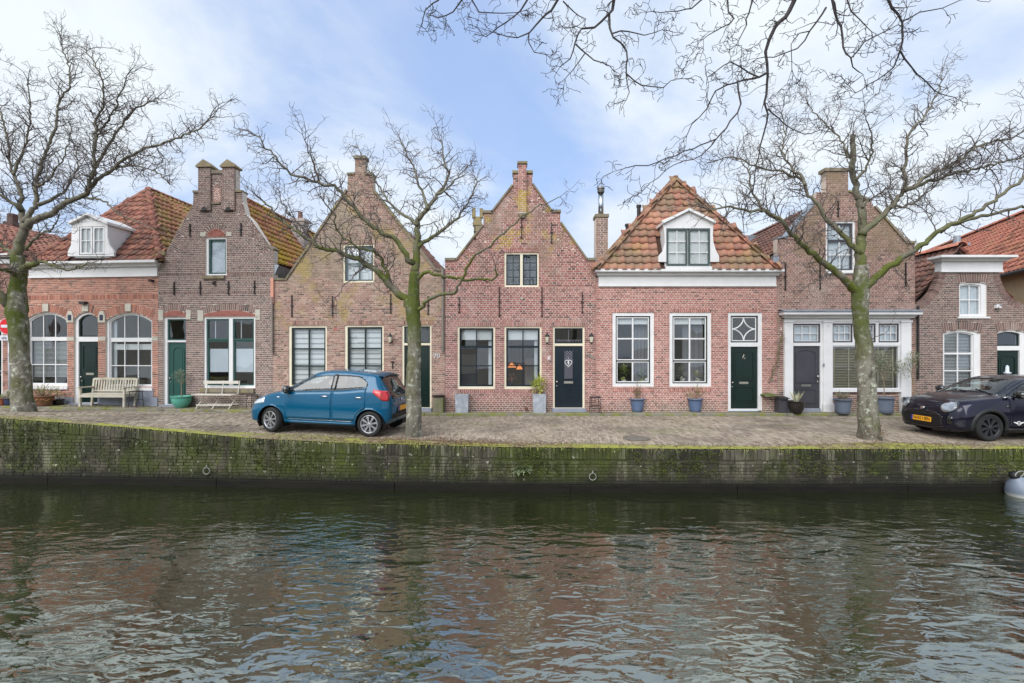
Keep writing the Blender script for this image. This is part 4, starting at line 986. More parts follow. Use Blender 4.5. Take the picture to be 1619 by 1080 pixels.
# ---------------------------------------------------------------- house F, hipped tile roof with dormer, white cornice
f = Fac('brick_house', 942.6, 15.05, 1228.4, 15.05, .06, 'pink-red brick house with hipped tile roof, white dormer and two blue pots')
BR = brick_mat('brick_f', [C(117,76,69), C(165,108,99), C(181,124,113), C(145,94,87), C(195,142,131), C(109,76,69)], [dict(c=C(132,80,72), s=.7, lo=.52, hi=.76, a=.4), dict(c=C(130,118,80), s=2, lo=.4, hi=.7, a=.6, z=(.35,.1))]); MO = mortar_mat('mortar_f', C(226,214,204))
for px in ((968,1034,494,611.5), (1058,1124.5,494,611.5)):
    o, r = win(f, px, (.11,.11,.11,.10), WHITE, GREEN, .035, (), (), y=.012)
    ch = [c for c in o.children if c.name.startswith('pane')]
    for c in ch: bpy.data.objects.remove(c)
    u0,u1,z0,z1 = r; s = .035; zm = lerp(z1,z0,.665)
    for lo, hi, y, rows in ((z0+s,zm-.02,.062,()),(zm+.02,z1-s,.05,(.5,))):
        a0, a1 = u0+s, u1-s; t = .03; b = MB(); b.ring(rectp((a0,a1,lo,hi)), rectp((a0+t,a1-t,lo+t,hi-t)), y, y+.04); m_ = (a0+a1)/2; b.box(m_-.022,m_+.022,y+.002,y+.038,lo+t,hi-t)
        for k in rows: b.box(a0+t,a1-t,y+.004,y+.036,lerp(hi,lo,k)-.02,lerp(hi,lo,k)+.02)
        b.build('glazing_bar', WHITE, o); zs = [hi-t]+[lerp(hi,lo,k) for k in rows]+[lo+t]
        for p, q in ((a0+t,m_),(m_,a1-t)):
            for k in range(len(zs)-1): b = MB(); b.box(p,q,y+.018,y+.022,zs[k+1],zs[k]); b.build('pane', GLASS, o)
    b = MB(); b.box(u0+s,u1-s,.052,.09,zm-.02,zm+.02); b.build('meeting_rail', GREEN, o)
    f.shade(o,(u0+.05,u1-.05,lerp(z1,z0,.12),z1-.02),.14); f.soldier(px[0],px[1],489.5,493.8); f.soldier(px[0],px[1],614,619)
    b = MB(); wv = []
    for k in range(9): uu = lerp(u0+.4,u1-.03,k/8) if px[0] > 1000 else lerp(u0+.62,u1-.02,k/8); wv.append((uu,.30+.03*(k%2)))
    for (p, y0), (q, y1) in zip(wv, wv[1:]): b.face([(p,y0,z0),(q,y1,z0),(q,y1,z1),(p,y0,z1)])
    b.build('curtain', mat('grey_curtain',[C(120,120,124)],rough=.9), o)
d, fr = door(f, (1150.5,1205,494,648), (.10,.12,.10), 548, WHITE, GREEN, (500,541.5), [(.12,.88,.46,.93),(.12,.88,.10,.36)], y=.012, hinge='r', plate=.415, bars=GREEN)
a0,a1,z0,z1,_,y = f.tr; b = MB(); cx,cz = (a0+a1)/2,(z0+z1)/2; hw_,hh = (a1-a0)/2,(z1-z0)/2
for sx in (1,-1):
    for sz in (1,-1): b.tube([(cx+sx*hw_*(1-math.sin(t)), .068, cz+sz*hh*(1-math.cos(t))) for t in [PI/2*k/8 for k in range(9)]], .02, 6)
b.ring(rectp((a0,a1,z0,z1)), rectp((a0+.03,a1-.03,z0+.03,z1-.03)), .05, .08); b.build('star_tracery', WHITE, fr)
a0,a1,z0,z1,yl = f.leaf; b = MB(); b.lathe([(.035,-.02),(.045,-.01),(.035,0)],12,((a0+a1)/2,yl-.01,lerp(z0,z1,.82)),'y'); b.lathe([(0,-.03),(.02,-.02),(.02,0)],10,((a0+a1)/2,yl,lerp(z0,z1,.86)),'y'); b.build('knocker', BRASS, d)
f.soldier(1150,1206,489.5,493.8)
f.interior(945,1226,488,648)
f.wall([(942.6,650),(942.6,440),(1228.4,440),(1228.4,650)], BR, MO, ch=.0575, L=.195)
cornice(f, 946, 1226, 427.5, 451.5, out=.26, mold=.40)
el = at(941,427,14.82); er = at(1231,427,14.82); ap = at(1068,283,16.4); br_ = er+Vector((0,6,0)); bl_ = el+Vector((0,6,0)); rb = ap+Vector((0,5,0))
dl, dr_ = at(1049,400,14.9).x, at(1128,400,14.9).x
ro, _ = roof(f,'roof',[el,er,ap],er-el,T_MIX,w_=.265,l_=.255,keep=lambda p: not (dl < p.x < dr_ and p.z < 5.6))
ro2, _ = roof(f,'roof',[er,br_,rb,ap],DN,T_MIX,w_=.265,l_=.255,cap=0); ro3, _ = roof(f,'roof',[el,bl_,rb,ap],DN,T_MIX,w_=.265,l_=.255,cap=60)
ridge(f,ro,el+Vector((.02,0,.03)),ap+Vector((0,0,.03)),T_MIX,r=.12); ridge(f,ro,er+Vector((-.02,0,.03)),ap+Vector((0,0,.03)),T_MIX,r=.12); ridge(f,ro2,ap+Vector((0,0,.02)),rb,T_MIX,r=.12)
dormer(f, [(1041,414),(1137,414),(1137,405),(1132,396),(1128,383),(1127,370),(1128,354),(1131,349),(1087.6,331),(1046,349),(1049,354),(1050.5,370),(1051,384),(1048,397),(1041,405)],
       [(1052,425),(1125,425),(1125,351),(1088,333),(1052,351)], (1053.5,1123,361,421), -.20, 2.1, [(1054.3,1087,(.5,),(.34,.67)),(1089,1122.5,(.5,),(.34,.67))], mat('grey_green_paint',[C(70,86,84)]), None)
u0,u1,z0,z1 = f.rect(1052,1125,421.5,427,-.2); b = MB(); b.box(u0,u1,-.25,.0,z0,z1); f.part(b,'dormer_sill',WHITE)
for px_, py0, py1, r_ in ((1010,328,350,.07),(993,358,372,.09)):
    p = at(px_,py1,17.4); q = at(px_,py0,17.4); b = MB(); b.M = f.Mi; b.tube([p-Vector((0,0,.5)),q],r_,8); b.tube([q,q+Vector((0,0,.08))],r_*1.3,8); f.part(b,'vent_pipe',IRON)
# chimney with steel flue at the party wall
b = MB(); b.M = f.Mi; p = at(950,346,16.2); hw_ = 9.3*16.2/F; b.box(p.x-hw_,p.x+hw_,p.y-.2,p.y+.2,p.z-2.2,p.z); k = f.part(b,'chimney',MO)
l2 = MB(); lay(l2,[(p.x-hw_,p.z-1.7),(p.x+hw_,p.z-1.7),(p.x+hw_,p.z),(p.x-hw_,p.z)],ch=.062); b = MB(); b.M = f.Mi @ Matrix.Translation((0,p.y-.2,0)); b.add(l2.v,l2.f); b.r = l2.r; tag(b.build('brickwork',brick_mat('brick_chimney',[C(131,108,99),C(157,128,115),C(115,96,89)]),k),kind='stuff')
b = MB(); b.M = f.Mi; b.box(p.x-hw_-.03,p.x+hw_+.03,p.y-.24,p.y+.24,p.z,p.z+.10); b.build('cap',COPM,k)
b = MB(); b.M = f.Mi; b.tube([(p.x,p.y,p.z+.1),(p.x,p.y,p.z+.86)],.088,14); b.build('flue',STEEL,k,True)
b = MB(); b.M = f.Mi; b.lathe([(.088,.86),(.115,.87),(.125,.93),(.10,.94),(.10,.98),(.13,.99),(.12,1.05),(0,1.07)],14,(p.x,p.y,p.z)); b.build('flue_cowl',mat('dull_steel',[C(110,108,106)],rough=.4,metal=.8),k)

# ---------------------------------------------------------------- house G, brown gable over a white shop front
f = Fac('brick_house', 1228.8, 15.05, 1446.5, 15.05, .06, 'brown brick gabled house with white pilastered shop front and slatted blinds')
LICH = [dict(c=C(138,122,96), s=1.0, lo=.44, hi=.62, a=.7, z=(4.0,5.2)), dict(c=C(110,84,76), s=.8, lo=.5, hi=.72, a=.5)]
BR = brick_mat('brick_g', [C(95,72,65), C(137,102,93), C(155,118,107), C(119,88,81), C(167,134,121), C(89,70,65)], LICH); MO = mortar_mat('mortar_g', C(212,198,186), LICH[:1])
u0,u1,z0,z1 = f.rect(1238.5,1438.5,506,651); f.holes.append(rectp((u0+.01,u1-.01,-.3,z1)))
sf = MB(); holes = []
def fr_(x0,x1,y0,y1): r = f.rect(x0,x1,y0,y1); holes.append(rectp(r)); return r
lights = [fr_(1253,1296,512,542), fr_(1315,1347,511.5,541.5), fr_(1351.5,1383.5,511.5,541.5), fr_(1388,1420,511.5,541.5)]
dr = fr_(1253,1296,547,647.5); bw_ = fr_(1315,1421,546.5,615)
low = fr_(1314.5,1421.5,619.5,660)
holes[-1] = rectp((low[0],low[1],-.3,low[3])); holes[4] = rectp((dr[0],dr[1],-.3,dr[3]))
slabs(sf, rectp((u0,u1,-.15,z1)), holes, -.03, .12); front = f.part(sf,'shop_front',WHITE)
for x0, x1 in ((1239,1252),(1299.5,1314),(1422,1438)):
    a,c,lo,hi = f.rect(x0,x1,507,651); b = MB(); b.box(a,c,-.075,-.028,-.08,hi); b.box(a-.03,c+.03,-.12,-.028,-.08,.22); b.box(a-.02,c+.02,-.10,-.028,.22,.27); b.box(a-.02,c+.02,-.10,-.028,hi-.06,hi); b.prism([((a+c)/2-.05,hi-.16),((a+c)/2+.05,hi-.16),((a+c)/2,hi-.10)],-.085,-.07); b.build('pilaster',WHITE,front)
for r in lights:
    a,c,lo,hi = r; b = MB(); s = .045; b.ring(rectp((a,c,lo,hi)),rectp((a+s,c-s,lo+s,hi-s)),-.015,.05); w_ = f.part(b,'window',GREYD,front); a+=s;c-=s;lo+=s;hi-=s
    b = MB(); t = .02; b.ring(rectp((a,c,lo,hi)),rectp((a+t,c-t,lo+t,hi-t)),.0,.04)
    for k in (1/3,2/3): b.box(lerp(a,c,k)-.012,lerp(a,c,k)+.012,.004,.036,lo,hi)
    b.box(a,c,.006,.034,(lo+hi)/2-.012,(lo+hi)/2+.012); f.part(b,'glazing_bar',WHITE,front)
    for i in range(3):
        for j in range(2): b = MB(); b.box(lerp(a,c,i/3),lerp(a,c,(i+1)/3),.016,.02,lerp(lo,hi,j/2),lerp(lo,hi,(j+1)/2)); f.part(b,'pane',GLASS,front)
    b = MB(); b.box(a,c,.07,.08,lo,hi); f.part(b,'blind',FROST,front)
a,c,lo,hi = bw_; b = MB(); s = .03; b.ring(rectp((a,c,lo,hi)),rectp((a+s,c-s,lo+s,hi-s)),-.01,.05); f.part(b,'window_bead',WHITE,front)
b = MB(); b.box(a+s,c-s,.018,.024,lo+s,hi-s); f.part(b,'pane',GLASS,front)
n = 26
for k in range(n):
    z = lerp(lo+.05,hi-.05,k/(n-1)); b = MB(); b.add([(a+.05,.095,z-.012),(c-.05,.095,z-.012),(c-.05,.135,z+.014),(a+.05,.135,z+.014),(a+.05,.095,z-.008),(c-.05,.095,z-.008),(c-.05,.135,z+.018),(a+.05,.135,z+.018)],[(0,1,5,4),(4,5,6,7),(3,2,1,0),(1,2,6,5),(0,4,7,3)]); f.part(b,'slat',BLINDG,front)
b = MB()
for k in (.06,.28,.72,.94): b.box(lerp(a,c,k)-.02,lerp(a,c,k)+.02,.085,.09,lo,hi)
f.part(b,'blind_tape',BLINDG,front)
b = MB(); b.box(a-.03,c+.03,-.08,.1,lo-.09,lo); f.part(b,'sill',WHITE,front)
b = MB(); b.box(low[0],low[1],.02,.2,-.25,low[3]); pb = f.part(b,'parapet',MO); l2 = MB(); lay(l2,rectp((low[0],low[1],-.2,low[3]-.10)),ch=.062); bb = MB(); bb.M = Matrix.Translation((0,.02,0)); bb.add(l2.v,l2.f); bb.r = l2.r; n_ = int((low[1]-low[0])/.058)
for k in range(n_): bb.cur = brr.uniform(.1,.9); bb.box(low[0]+k*.058+.005,low[0]+k*.058+.053,-.012,.0,low[3]-.095,low[3]-.004)
tag(bb.build('brickwork',BR,pb),kind='stuff')
# grey front door
a,c,lo,hi = dr; b = MB(); b.box(a+.005,c-.005,.01,.06,lo+.05,hi); d = f.part(b,'door',GREYD)
for p0,p1,q0,q1,ar in ((.12,.88,.42,.95,.10),(.12,.88,.10,.33,0)):
    p,q,l_,h_ = lerp(a,c,p0),lerp(a,c,p1),lerp(lo,hi,q0),lerp(lo,hi,q1); b = MB(); b.ring(outl(p,q,l_,h_,ar),outl(p+.035,q-.035,l_+.035,h_-.035,ar*.8),-.008,.012); b.build('panel',GREYD,d)
b = MB(); b.box((a+c)/2-.15,(a+c)/2+.15,-.006,.012,lerp(lo,hi,.36),lerp(lo,hi,.395)); b.build('letter_plate',BRASS,d)
b = MB(); b.lathe([(0,-.06),(.03,-.06),(.035,-.03),(.015,-.015),(.02,0)],10,(c-.07,.01,lerp(lo,hi,.52)),'y'); b.lathe([(0,-.03),(.02,-.03),(.02,0)],10,(c-.07,.01,lerp(lo,hi,.44)),'y'); b.build('handle',BRASS,d,True)
b = MB(); b.box(a,c,-.06,.1,-.1,lo+.04); f.part(b,'doorstep',GSTONE)
f.wbox(1298.5,1301,574.5,580,-.09,-.075,'doorbell',LEAD)
cornice(f,1240,1437,494.5,507,out=.30,mold=.75,dep=.04,ex=.18)
u0,u1,z0,z1 = f.rect(1229.5,1447,489,494); b = MB(); b.box(u0,u1,-.33,.02,z0,z0+.03); b.add([(u0,-.33,z0+.03),(u1,-.33,z0+.03),(u1,0,z1),(u0,0,z1)],[(0,1,2,3)]); f.part(b,'lead_flashing',LEAD)
o, r = win(f,(1305,1352.5,349,430),(.08,.06,.07,.06),WHITE,GREYD,.05,(.5,),(.36,.68),WHITE,.025,y=.03,heavy={0},hw=.08,sill=(WHITE,.05,.02,.05)); f.shade(o,r,.15,CURTAIN,'curtain')
for x, q, c in ((1241,417,458),(1296,417,457),(1431,415,452),(1324.5,318,342)): f.anchor(x,q,c)
f.interior(1236,1440,508,652,2.6,.25); f.interior(1298,1360,340,436,1.5)
f.braid((1446,386),(1384,328),.45,4)
OUT = [(1228.8,650),(1228.8,378),(1243,376),(1290,318),(1291,304),(1305.5,303),(1305.5,271),(1341,271),(1341,303),(1376,318),(1382,327),(1432,384),(1446.5,385),(1446.5,650)]
f.wall(OUT,BR,MO,ch=.062)
f.coping([(1243,376),(1290,318)],LEAD,t=.05); f.coping([(1382,327),(1432,384)],t=.05); f.coping([(1303,270.5),(1343.5,270.5)],t=.09); f.coping([(1432,384.5),(1446.5,384.5)],t=.06); f.coping([(1341,303),(1376,318)],t=.05); f.coping([(1228.8,377),(1243,376)],LEAD,t=.04)
rx = (1327-CX)*15.05/F; e0 = Vector(((1226-CX)*15.05/F,15.35,4.95))
ro,_ = roof(f,'roof',[e0,e0+Vector((-.1,6,0)),Vector((rx-.1,21.4,6.75)),Vector((rx,15.35,6.75))],DN,T_BROWN,w_=.22,l_=.26,cap=280)
ridge(f,ro,Vector((rx,15.4,6.78)),Vector((rx-.1,21.4,6.78)),T_BROWN)
e1 = Vector(((1448-CX)*15.05/F,15.35,4.95)); roof(f,'roof',[e1,e1+Vector((0,6,0)),Vector((rx,21.4,6.75)),Vector((rx,15.35,6.75))],DN,T_BROWN,cap=0)
b = MB(); b.M = f.Mi; p = at(1206,372,19.5); b.box(p.x-1.3,p.x+1.3,19.5,21,p.z-1.6,p.z); f.part(b,'rear_extension',mat('slate_grey',[C(110,116,126),C(130,136,144)],scale=2,rough=.7))
f.wbox(1222,1231,404,424,-.03,.1,'lead_soaker',LEAD)

# ---------------------------------------------------------------- house H, bell gable on the right
f = Fac('brick_house', 1447.2, 15.05, 1630, 15.05, .06, 'purple-brown brick house with low bell gable and white cornice cap')
BR = brick_mat('brick_h', [C(79,68,65), C(115,92,87), C(131,106,99), C(99,80,77), C(145,120,111), C(75,66,63)], [dict(c=C(84,62,56), s=.7, lo=.5, hi=.75, a=.5), dict(c=C(168,84,72), s=1.4, lo=.52, hi=.66, a=.5, z=(1.6,1.0), x=(14.2,12.9))]); MO = mortar_mat('mortar_h', C(202,192,182))
o, r = win(f,(1490.5,1551,521.5,617),(.07,.20,.06,.06),WHITE,WHITE,.035,(.5,),(.38,.70),WHITE,.03,arch=.10,y=.03,heavy={0},hw=.06)
b = MB(); u0,u1,z0,z1 = r; z = z0+.02
while z < z1-.05: b.box(u0+.03,u1-.03,.15,.18,z,z+.012); z += .045
b.build('venetian_blind',BLIND,o); f.shade(o,(u0,u1,z0,z1),.22,mat('grey_blind',[C(120,122,130)]),'back_blind')
f.arch(1490,1551.5,524.5,521,.24)
o, r = win(f,(1516,1560.5,445.5,501),(.06,.16,.07,.05),WHITE,WHITE,.035,(.5,),(.5,),WHITE,.026,arch=.06,y=.03,sill=(WHITE,.05,.06,.05)); f.shade(o,r,.14,CURTAIN,'curtain'); f.arch(1515,1561,447.5,445,.30)
d, fr = door(f,(1576,1622,521.5,648),(.04,.16,.06),554,WHITE,GREEN,(525,547),[(.12,.88,.5,.92,.08),(.12,.88,.08,.42)],arch=.08,y=.03,step=GSTONE,hinge='l'); f.arch(1575.5,1622.5,524.5,521,.24)
a0,a1,z0,z1,yl = f.leaf; b = MB(); cx = (a0+a1)/2-.05; b.lathe([(.0,.0),(.09,.0),(.10,.04),(.05,.06),(.045,.22),(.02,.26),(0,.27)],10,(cx,yl-.06,lerp(z0,z1,.60))); b.build('door_ornament',FROST,d,True)
b = MB(); u,z = f.P(1574.5,485); b.box(u-.07,u+.07,-.10,-.01,z-.05,z+.06); b.lathe([(.05,-.14),(.06,-.08)],10,(u,0,z),'y'); f.part(b,'outside_lamp',WHITE)
f.interior(1450,1627,512,650); f.interior(1508,1570,440,505,1.5)
def sc(cx_): return [(1449.6,480),(1459,477),(1467,471),(1474,463),(1480,452),(1484,441),(1486,429)]
Lc = sc(0); Rc = [(2*1532-x,y) for x, y in Lc][::-1]
OUT = [(1447.2,650),(1447.2,480)]+Lc+Rc+[(1630,480),(1630,650)]
# row of bricks on edge following the curves
for cur in (Lc, Rc):
    q = f.poly(cur); 
    for (a,c),(e,g) in zip(q,q[1:]):
        dd = Vector((e-a,g-c)); ln = dd.length; dd.normalize(); nn = Vector((-dd.y,dd.x)); 
        if (Vector((f.W/2,0))-Vector((a,c))).dot(nn) < 0: nn = -nn
        k = max(1,round(ln/.068))
        for i in range(k):
            p = Vector((a,c))+dd*ln*(i+.12)/k; p2_ = Vector((a,c))+dd*ln*(i+.88)/k; f.lint.cur = brr.uniform(.3,.95); f.lint.prism([tuple(p-nn*.03),tuple(p2_-nn*.03),tuple(p2_+nn*.17),tuple(p+nn*.17)],-.012,.2)
f.wall(OUT,BR,MO,ch=.058)
cornice(f,1486.5,1583,406,429,out=.30,mold=.36,ex=.22)
f.pipe(1449.5,484,600,.03,IRON,-.05)
RX = 14.12; e0 = Vector(((1447.5-CX)*15.05/F,15.3,3.42))
ro,_ = roof(f,'roof',[e0,e0+Vector((0,5,0)),Vector((RX,20.3,5.22)),Vector((RX,15.3,5.22))],DN,T_BROWN,w_=.22,l_=.25,cap=200)
e1 = Vector((2*RX-e0.x+.2,15.3,3.42)); roof(f,'roof',[e1,e1+Vector((0,5,0)),Vector((RX,20.3,5.22)),Vector((RX,15.3,5.22))],DN,T_NEW,w_=.22,l_=.25,cap=0)
ridge(f,ro,Vector((RX,15.15,5.27)),Vector((RX,20.3,5.27)),T_NEW,r=.16,l_=.4)
p = at(1513,384,15.7); b = MB(); b.M = f.Mi; b.tube([p-Vector((0,0,.3)),p+Vector((0,0,.22))],.10,10); b.box(p.x-.25,p.x+.25,p.y-.2,p.y+.2,p.z-.12,p.z-.04); f.part(b,'zinc_vent',LEAD)

# ---------------------------------------------------------------- big orange roof of the building behind
A = Vector((17.5,16.5,4.75)); dv = Vector((.35,1,0)).normalized(); Bq = Vector((21.3,19.8,7.75))
f = Fac('rendered_house', 1640, 17, 1760, 17.5, .06, 'ochre rendered house with large new orange tile roof behind the bell gable')
q0 = A-dv*2.2; q1 = A+dv*13; r1 = Bq+dv*12.5; r0 = Bq-dv*3.
def vis(p): return True
ro,_ = roof(f,'roof',[q0,q1,r1,r0],dv,T_NEW,w_=.235,l_=.27,cap=300)
ridge(f,ro,r0,r1,T_NEW)
OCH = mat('ochre_render',[C(168,146,116),C(184,162,130)],scale=1.5,rough=.95,bump=.2)
b = MB(); b.M = f.Mi; n_ = Vector((dv.y,-dv.x,0)); w0 = q0+n_*.35; w1 = q1+n_*.35; b.add([(w0.x,w0.y,-.1),(w1.x,w1.y,-.1),(w1.x,w1.y,4.85),(w0.x,w0.y,4.85)]+[(w0.x+6,w0.y-2,-.1),(w1.x+6,w1.y-2,-.1),(w1.x+6,w1.y-2,4.85),(w0.x+6,w0.y-2,4.85)],[(0,3,2,1),(0,4,7,3),(1,2,6,5)]); f.part(b,'wall',OCH)
b = MB(); b.M = f.Mi; b.tube([q0-Vector((0,0,.06))-n_*.06,q1-Vector((0,0,.06))-n_*.06],.065,8); f.part(b,'gutter',IRON)

# ================================================================== trees
BARK = mat('linden_bark', [C(82,78,68), C(112,108,96), C(134,130,118), C(70,65,57)], scale=7, stretch=(1,1,.35), rough=.95, bump=1.0, bscale=16, bdist=.02, layers=[
    dict(c=C(186,190,172), s=9, lo=.54, hi=.62, a=.8, det=8), dict(c=C(84,86,46), s=1.6, lo=.46, hi=.62, a=.7, det=9), dict(c=C(76,86,28), s=1.8, lo=.38, hi=.54, a=.95, det=9, z=(1.8,2.7), off=5), dict(c=C(52,48,42), s=2.5, lo=.40, hi=.60, a=.6, det=8, z=(.75,.1)), dict(c=C(62,56,48), s=12, lo=.58, hi=.68, a=.6)])
BARKM = mat('mossy_bark', [C(88,84,72), C(112,108,94), C(98,96,76)], scale=6, rough=.95, bump=.8, bscale=20, bdist=.02, layers=[
    dict(c=C(86,94,30), s=2.0, lo=.37, hi=.53, a=.95, det=8, z=(5.6,3.6)), dict(c=C(150,150,130), s=10, lo=.58, hi=.68, a=.5)])
TWIG = mat('twig_bark', [C(84,76,74), C(100,92,88), C(70,64,64)], scale=5, rough=.9)
TWIGD = mat('dark_twig_bark', [C(60,56,58), C(78,72,72)], scale=6, rough=.9)
def resample(pts, rad, step, rg, jit):
    out = []; rr = []; n = len(pts)
    for i in range(n-1):
        p0, p1, p2, p3 = pts[max(0,i-1)], pts[i], pts[i+1], pts[min(n-1,i+2)]
        m = max(1, round((p2-p1).length/step))
        for k in range(m):
            t = k/m; t2 = t*t; t3 = t2*t
            q = .5*((2*p1)+(p2-p0)*t+(2*p0-5*p1+4*p2-p3)*t2+(3*p1-p0-3*p2+p3)*t3)
            if out: q = q+Vector((rg.gauss(0,jit),rg.gauss(0,jit),rg.gauss(0,jit)))
            out.append(q); rr.append(lerp(rad[i], rad[i+1], t))
    out.append(pts[-1]); rr.append(rad[-1]); return out, rr
class Tree:
    def __init__(s, name, loc, label, seed, group=None, grow=1., trop=.055, tmat=None, bmat=None, lmat=None):
        s.o = empty(name, loc); tag(s.o, label, 'tree', group); s.Mi = Matrix.Translation(-Vector(loc)); s.rg = random.Random(seed)
        s.limb = MB(); s.crown = MB(); s.trunk = MB(); s.g = grow; s.tk = 1.; s.trop = trop; s.tm = tmat or TWIG; s.lm = lmat or BARKM; s.bm = bmat or BARK
        for m in (s.limb, s.crown, s.trunk): m.M = s.Mi
    def twig(s, p, d, r, ln, lev, step):
        rg = s.rg; n = max(2, int(ln/step)); path = [p.copy()]; rad = [r]; kids = []
        d = d.normalized()
        for i in range(n):
            w = Vector((rg.gauss(0,1), rg.gauss(0,1), rg.gauss(0,1)))*(.30 if lev else .27)
            d = (d+w+Vector((0,0,s.trop*(1 if lev < 2 else 1.3)))).normalized()
            p = p+d*step*rg.uniform(.75,1.25); path.append(p.copy()); f_ = 1-(i+1)/n; rad.append(max(r*(.40+.60*f_), .0031))
            if lev < 3 and i < n-0 and rg.random() < (.74, .78, .60)[lev]: kids.append((p.copy(), d.copy(), f_))
        s.crown.tube(path, [x*s.tk for x in rad], 4 if r > .009 else 3, False)
        for q, dd, f_ in kids:
            side = dd.orthogonal(); side.rotate(Matrix.Rotation(rg.uniform(0,2*PI), 3, dd)); nd = dd*rg.uniform(.35,.9)+side*rg.uniform(.7,1.1)
            s.twig(q, nd, max(r*rg.uniform(.5,.7), .0036), ln*rg.uniform(.28,.5)*(.55+.45*f_), lev+1, step*.74)
    def branch(s, pts, rad, dens=11., ln=.9, start=.15, dup=None, thick=.013, jit=.018, endtwigs=4, step=.13, side=1.):
        """a limb through given points, with growth along it"""
        rg = s.rg; P, Rr = resample(pts, rad, .10, rg, jit); mb = s.limb if max(rad) > .03 else s.crown
        mb.tube(P, Rr, 8 if max(rad) > .05 else 6 if max(rad) > .02 else 5)
        L_ = sum((b_-a).length for a, b_ in zip(P, P[1:])); n = int(L_*dens*s.g); 
        for k in range(n):
            t = start+(1-start)*(k+rg.random())/max(1,n); i = min(len(P)-2, int(t*(len(P)-1))); d = (P[i+1]-P[i]).normalized()
            sd = d.orthogonal(); sd.rotate(Matrix.Rotation(rg.uniform(0,2*PI), 3, d)); nd = d*rg.uniform(.2,.8)+sd*rg.uniform(.6,1.)*side+Vector((0,0,s.trop*2))
            s.twig(P[i], nd, min(Rr[i]*.6, thick), ln*rg.uniform(.5,1.15)*(1-.35*t), 0, step)
        for k in range(endtwigs):
            d = (P[-1]-P[-2]).normalized(); nd = d+Vector((rg.gauss(0,.45),rg.gauss(0,.45),rg.gauss(0,.45)))
            s.twig(P[-1], nd, max(.004, min(Rr[-1]*.8, thick*.8)), ln*rg.uniform(.6,1.1), 0, step)
    def done(s):
        if s.trunk.v: s.trunk.build('trunk', s.bm, s.o, True)
        if s.limb.v: s.limb.build('limbs', s.lm, s.o, True)
        if s.crown.v: s.crown.build('crown', s.tm, s.o)
def px_path(pts, Y, dys=None):
    n = len(pts); out = []
    for i, p in enumerate(pts):
        y = Y+(0 if dys is None else (lerp(0, dys, (i/(n-1))**1.2) if not hasattr(dys,'__len__') else dys[i])); out.append(at(p[0], p[1], y))
    return out
def trunk_mesh(tr, pts, rad, seed):
    rg = random.Random(seed); P, Rr = resample(pts, rad, .10, rg, .006); n = 22; mb = tr.trunk; v = []; f = []
    from mathutils import noise as nz
    for i, p in enumerate(P):
        for k in range(n):
            a = 2*PI*k/n; dv_ = Vector((math.cos(a), math.sin(a), 0)); h = p.z-P[0].z
            fl = 1+.30*math.exp(-max(0,h)/.16)*(.7+.5*math.sin(a*5+seed))+.10*nz.noise(Vector((math.cos(a)*1.6, math.sin(a)*1.6, p.z*1.3+seed)))+.05*nz.noise(Vector((math.cos(a)*5, math.sin(a)*5, p.z*5+seed)))
            v.append(p+dv_*Rr[i]*fl)
    for i in range(len(P)-1):
        for k in range(n): j = (k+1)%n; f.append((i*n+k, i*n+j, (i+1)*n+j, (i+1)*n+k))
    f.append(tuple((len(P)-1)*n+k for k in range(n))); mb.add(v, f)
TG = 'bare trees along the quay'
# ---- middle tree
b0 = gp(654, 690); Y = b0.y; k = Y/F
T = Tree('bare_tree', b0, 'bare mossy tree between the blue car and the centre house', 5, TG)
trunk_mesh(T, [b0-Vector((0,0,.1)), at(654,660,Y), at(653,610,Y), at(655,550,Y), at(654,505,Y), at(653,486,Y), at(654,462,Y), at(656,430,Y)], [r*k for r in (12.5,12,11.3,10.6,10.8,11.5,9,8)], 1)
def B(tr, pts, r0, r1, dy, **kw): tr.branch(px_path(pts, Y, dy), [lerp(r0*.92, r1*.75, (i/(len(pts)-1))**.6)*k for i in range(len(pts))], **kw)
B(T,[(652,492),(646,478),(620,454),(598,432),(579,416),(560,408),(533,398),(509,395),(492,382),(461,360),(440,343),(416,318)],8.5,1.6,-.6,ln=.72)
B(T,[(656,430),(660,394),(660,355),(664,343),(676,331),(692,307),(704,290),(708,276),(701,248),(698,225)],7.5,1.3,.5,ln=.70)
B(T,[(655,416),(647,412),(639,396),(620,375),(608,371),(574,346),(560,329),(545,312),(529,295),(505,288),(483,282),(454,270),(440,254),(420,232),(404,214)],6.2,1.2,-.9,ln=.70)
B(T,[(660,392),(668,386),(690,371),(719,348),(734,330),(746,306),(754,285)],4.8,1.2,.8,ln=.70)
B(T,[(657,492),(662,487),(680,473),(702,466),(718,465),(723,454),(735,433),(751,405),(776,387),(802,363),(825,343),(848,329),(867,319),(886,311)],4.6,.7,-1.1,dens=1.7,ln=.5,endtwigs=3)
B(T,[(657,444),(664,438),(678,430),(695,436),(735,442),(765,441),(777,440),(786,433),(783,426)],4.2,1.5,-.5,dens=2.4,ln=.6,endtwigs=3)
B(T,[(620,455),(615,437),(603,413),(596,401),(567,389),(538,371),(529,355),(526,336),(512,318)],3.6,1.1,-1.0,ln=.68)
B(T,[(660,356),(655,353),(647,343),(634,338),(618,322),(606,307),(596,288),(584,271),(574,254),(566,232)],3.6,1.,.9,ln=.66)
B(T,[(676,331),(671,312),(659,286),(654,264),(640,238),(634,222)],3.2,1.,1.1,ln=.66)
B(T,[(692,307),(706,300),(722,280),(741,262)],2.6,1.,.6,ln=.66)
B(T,[(579,416),(566,430),(548,447),(530,470)],1.6,.8,-.5,dens=1.5,ln=.5)
B(T,[(505,288),(495,262),(488,240),(482,222)],2.2,.9,-.4,ln=.7)
B(T,[(492,382),(470,350),(455,338),(440,300)],2.2,.9,.3,ln=.66)
T.done()
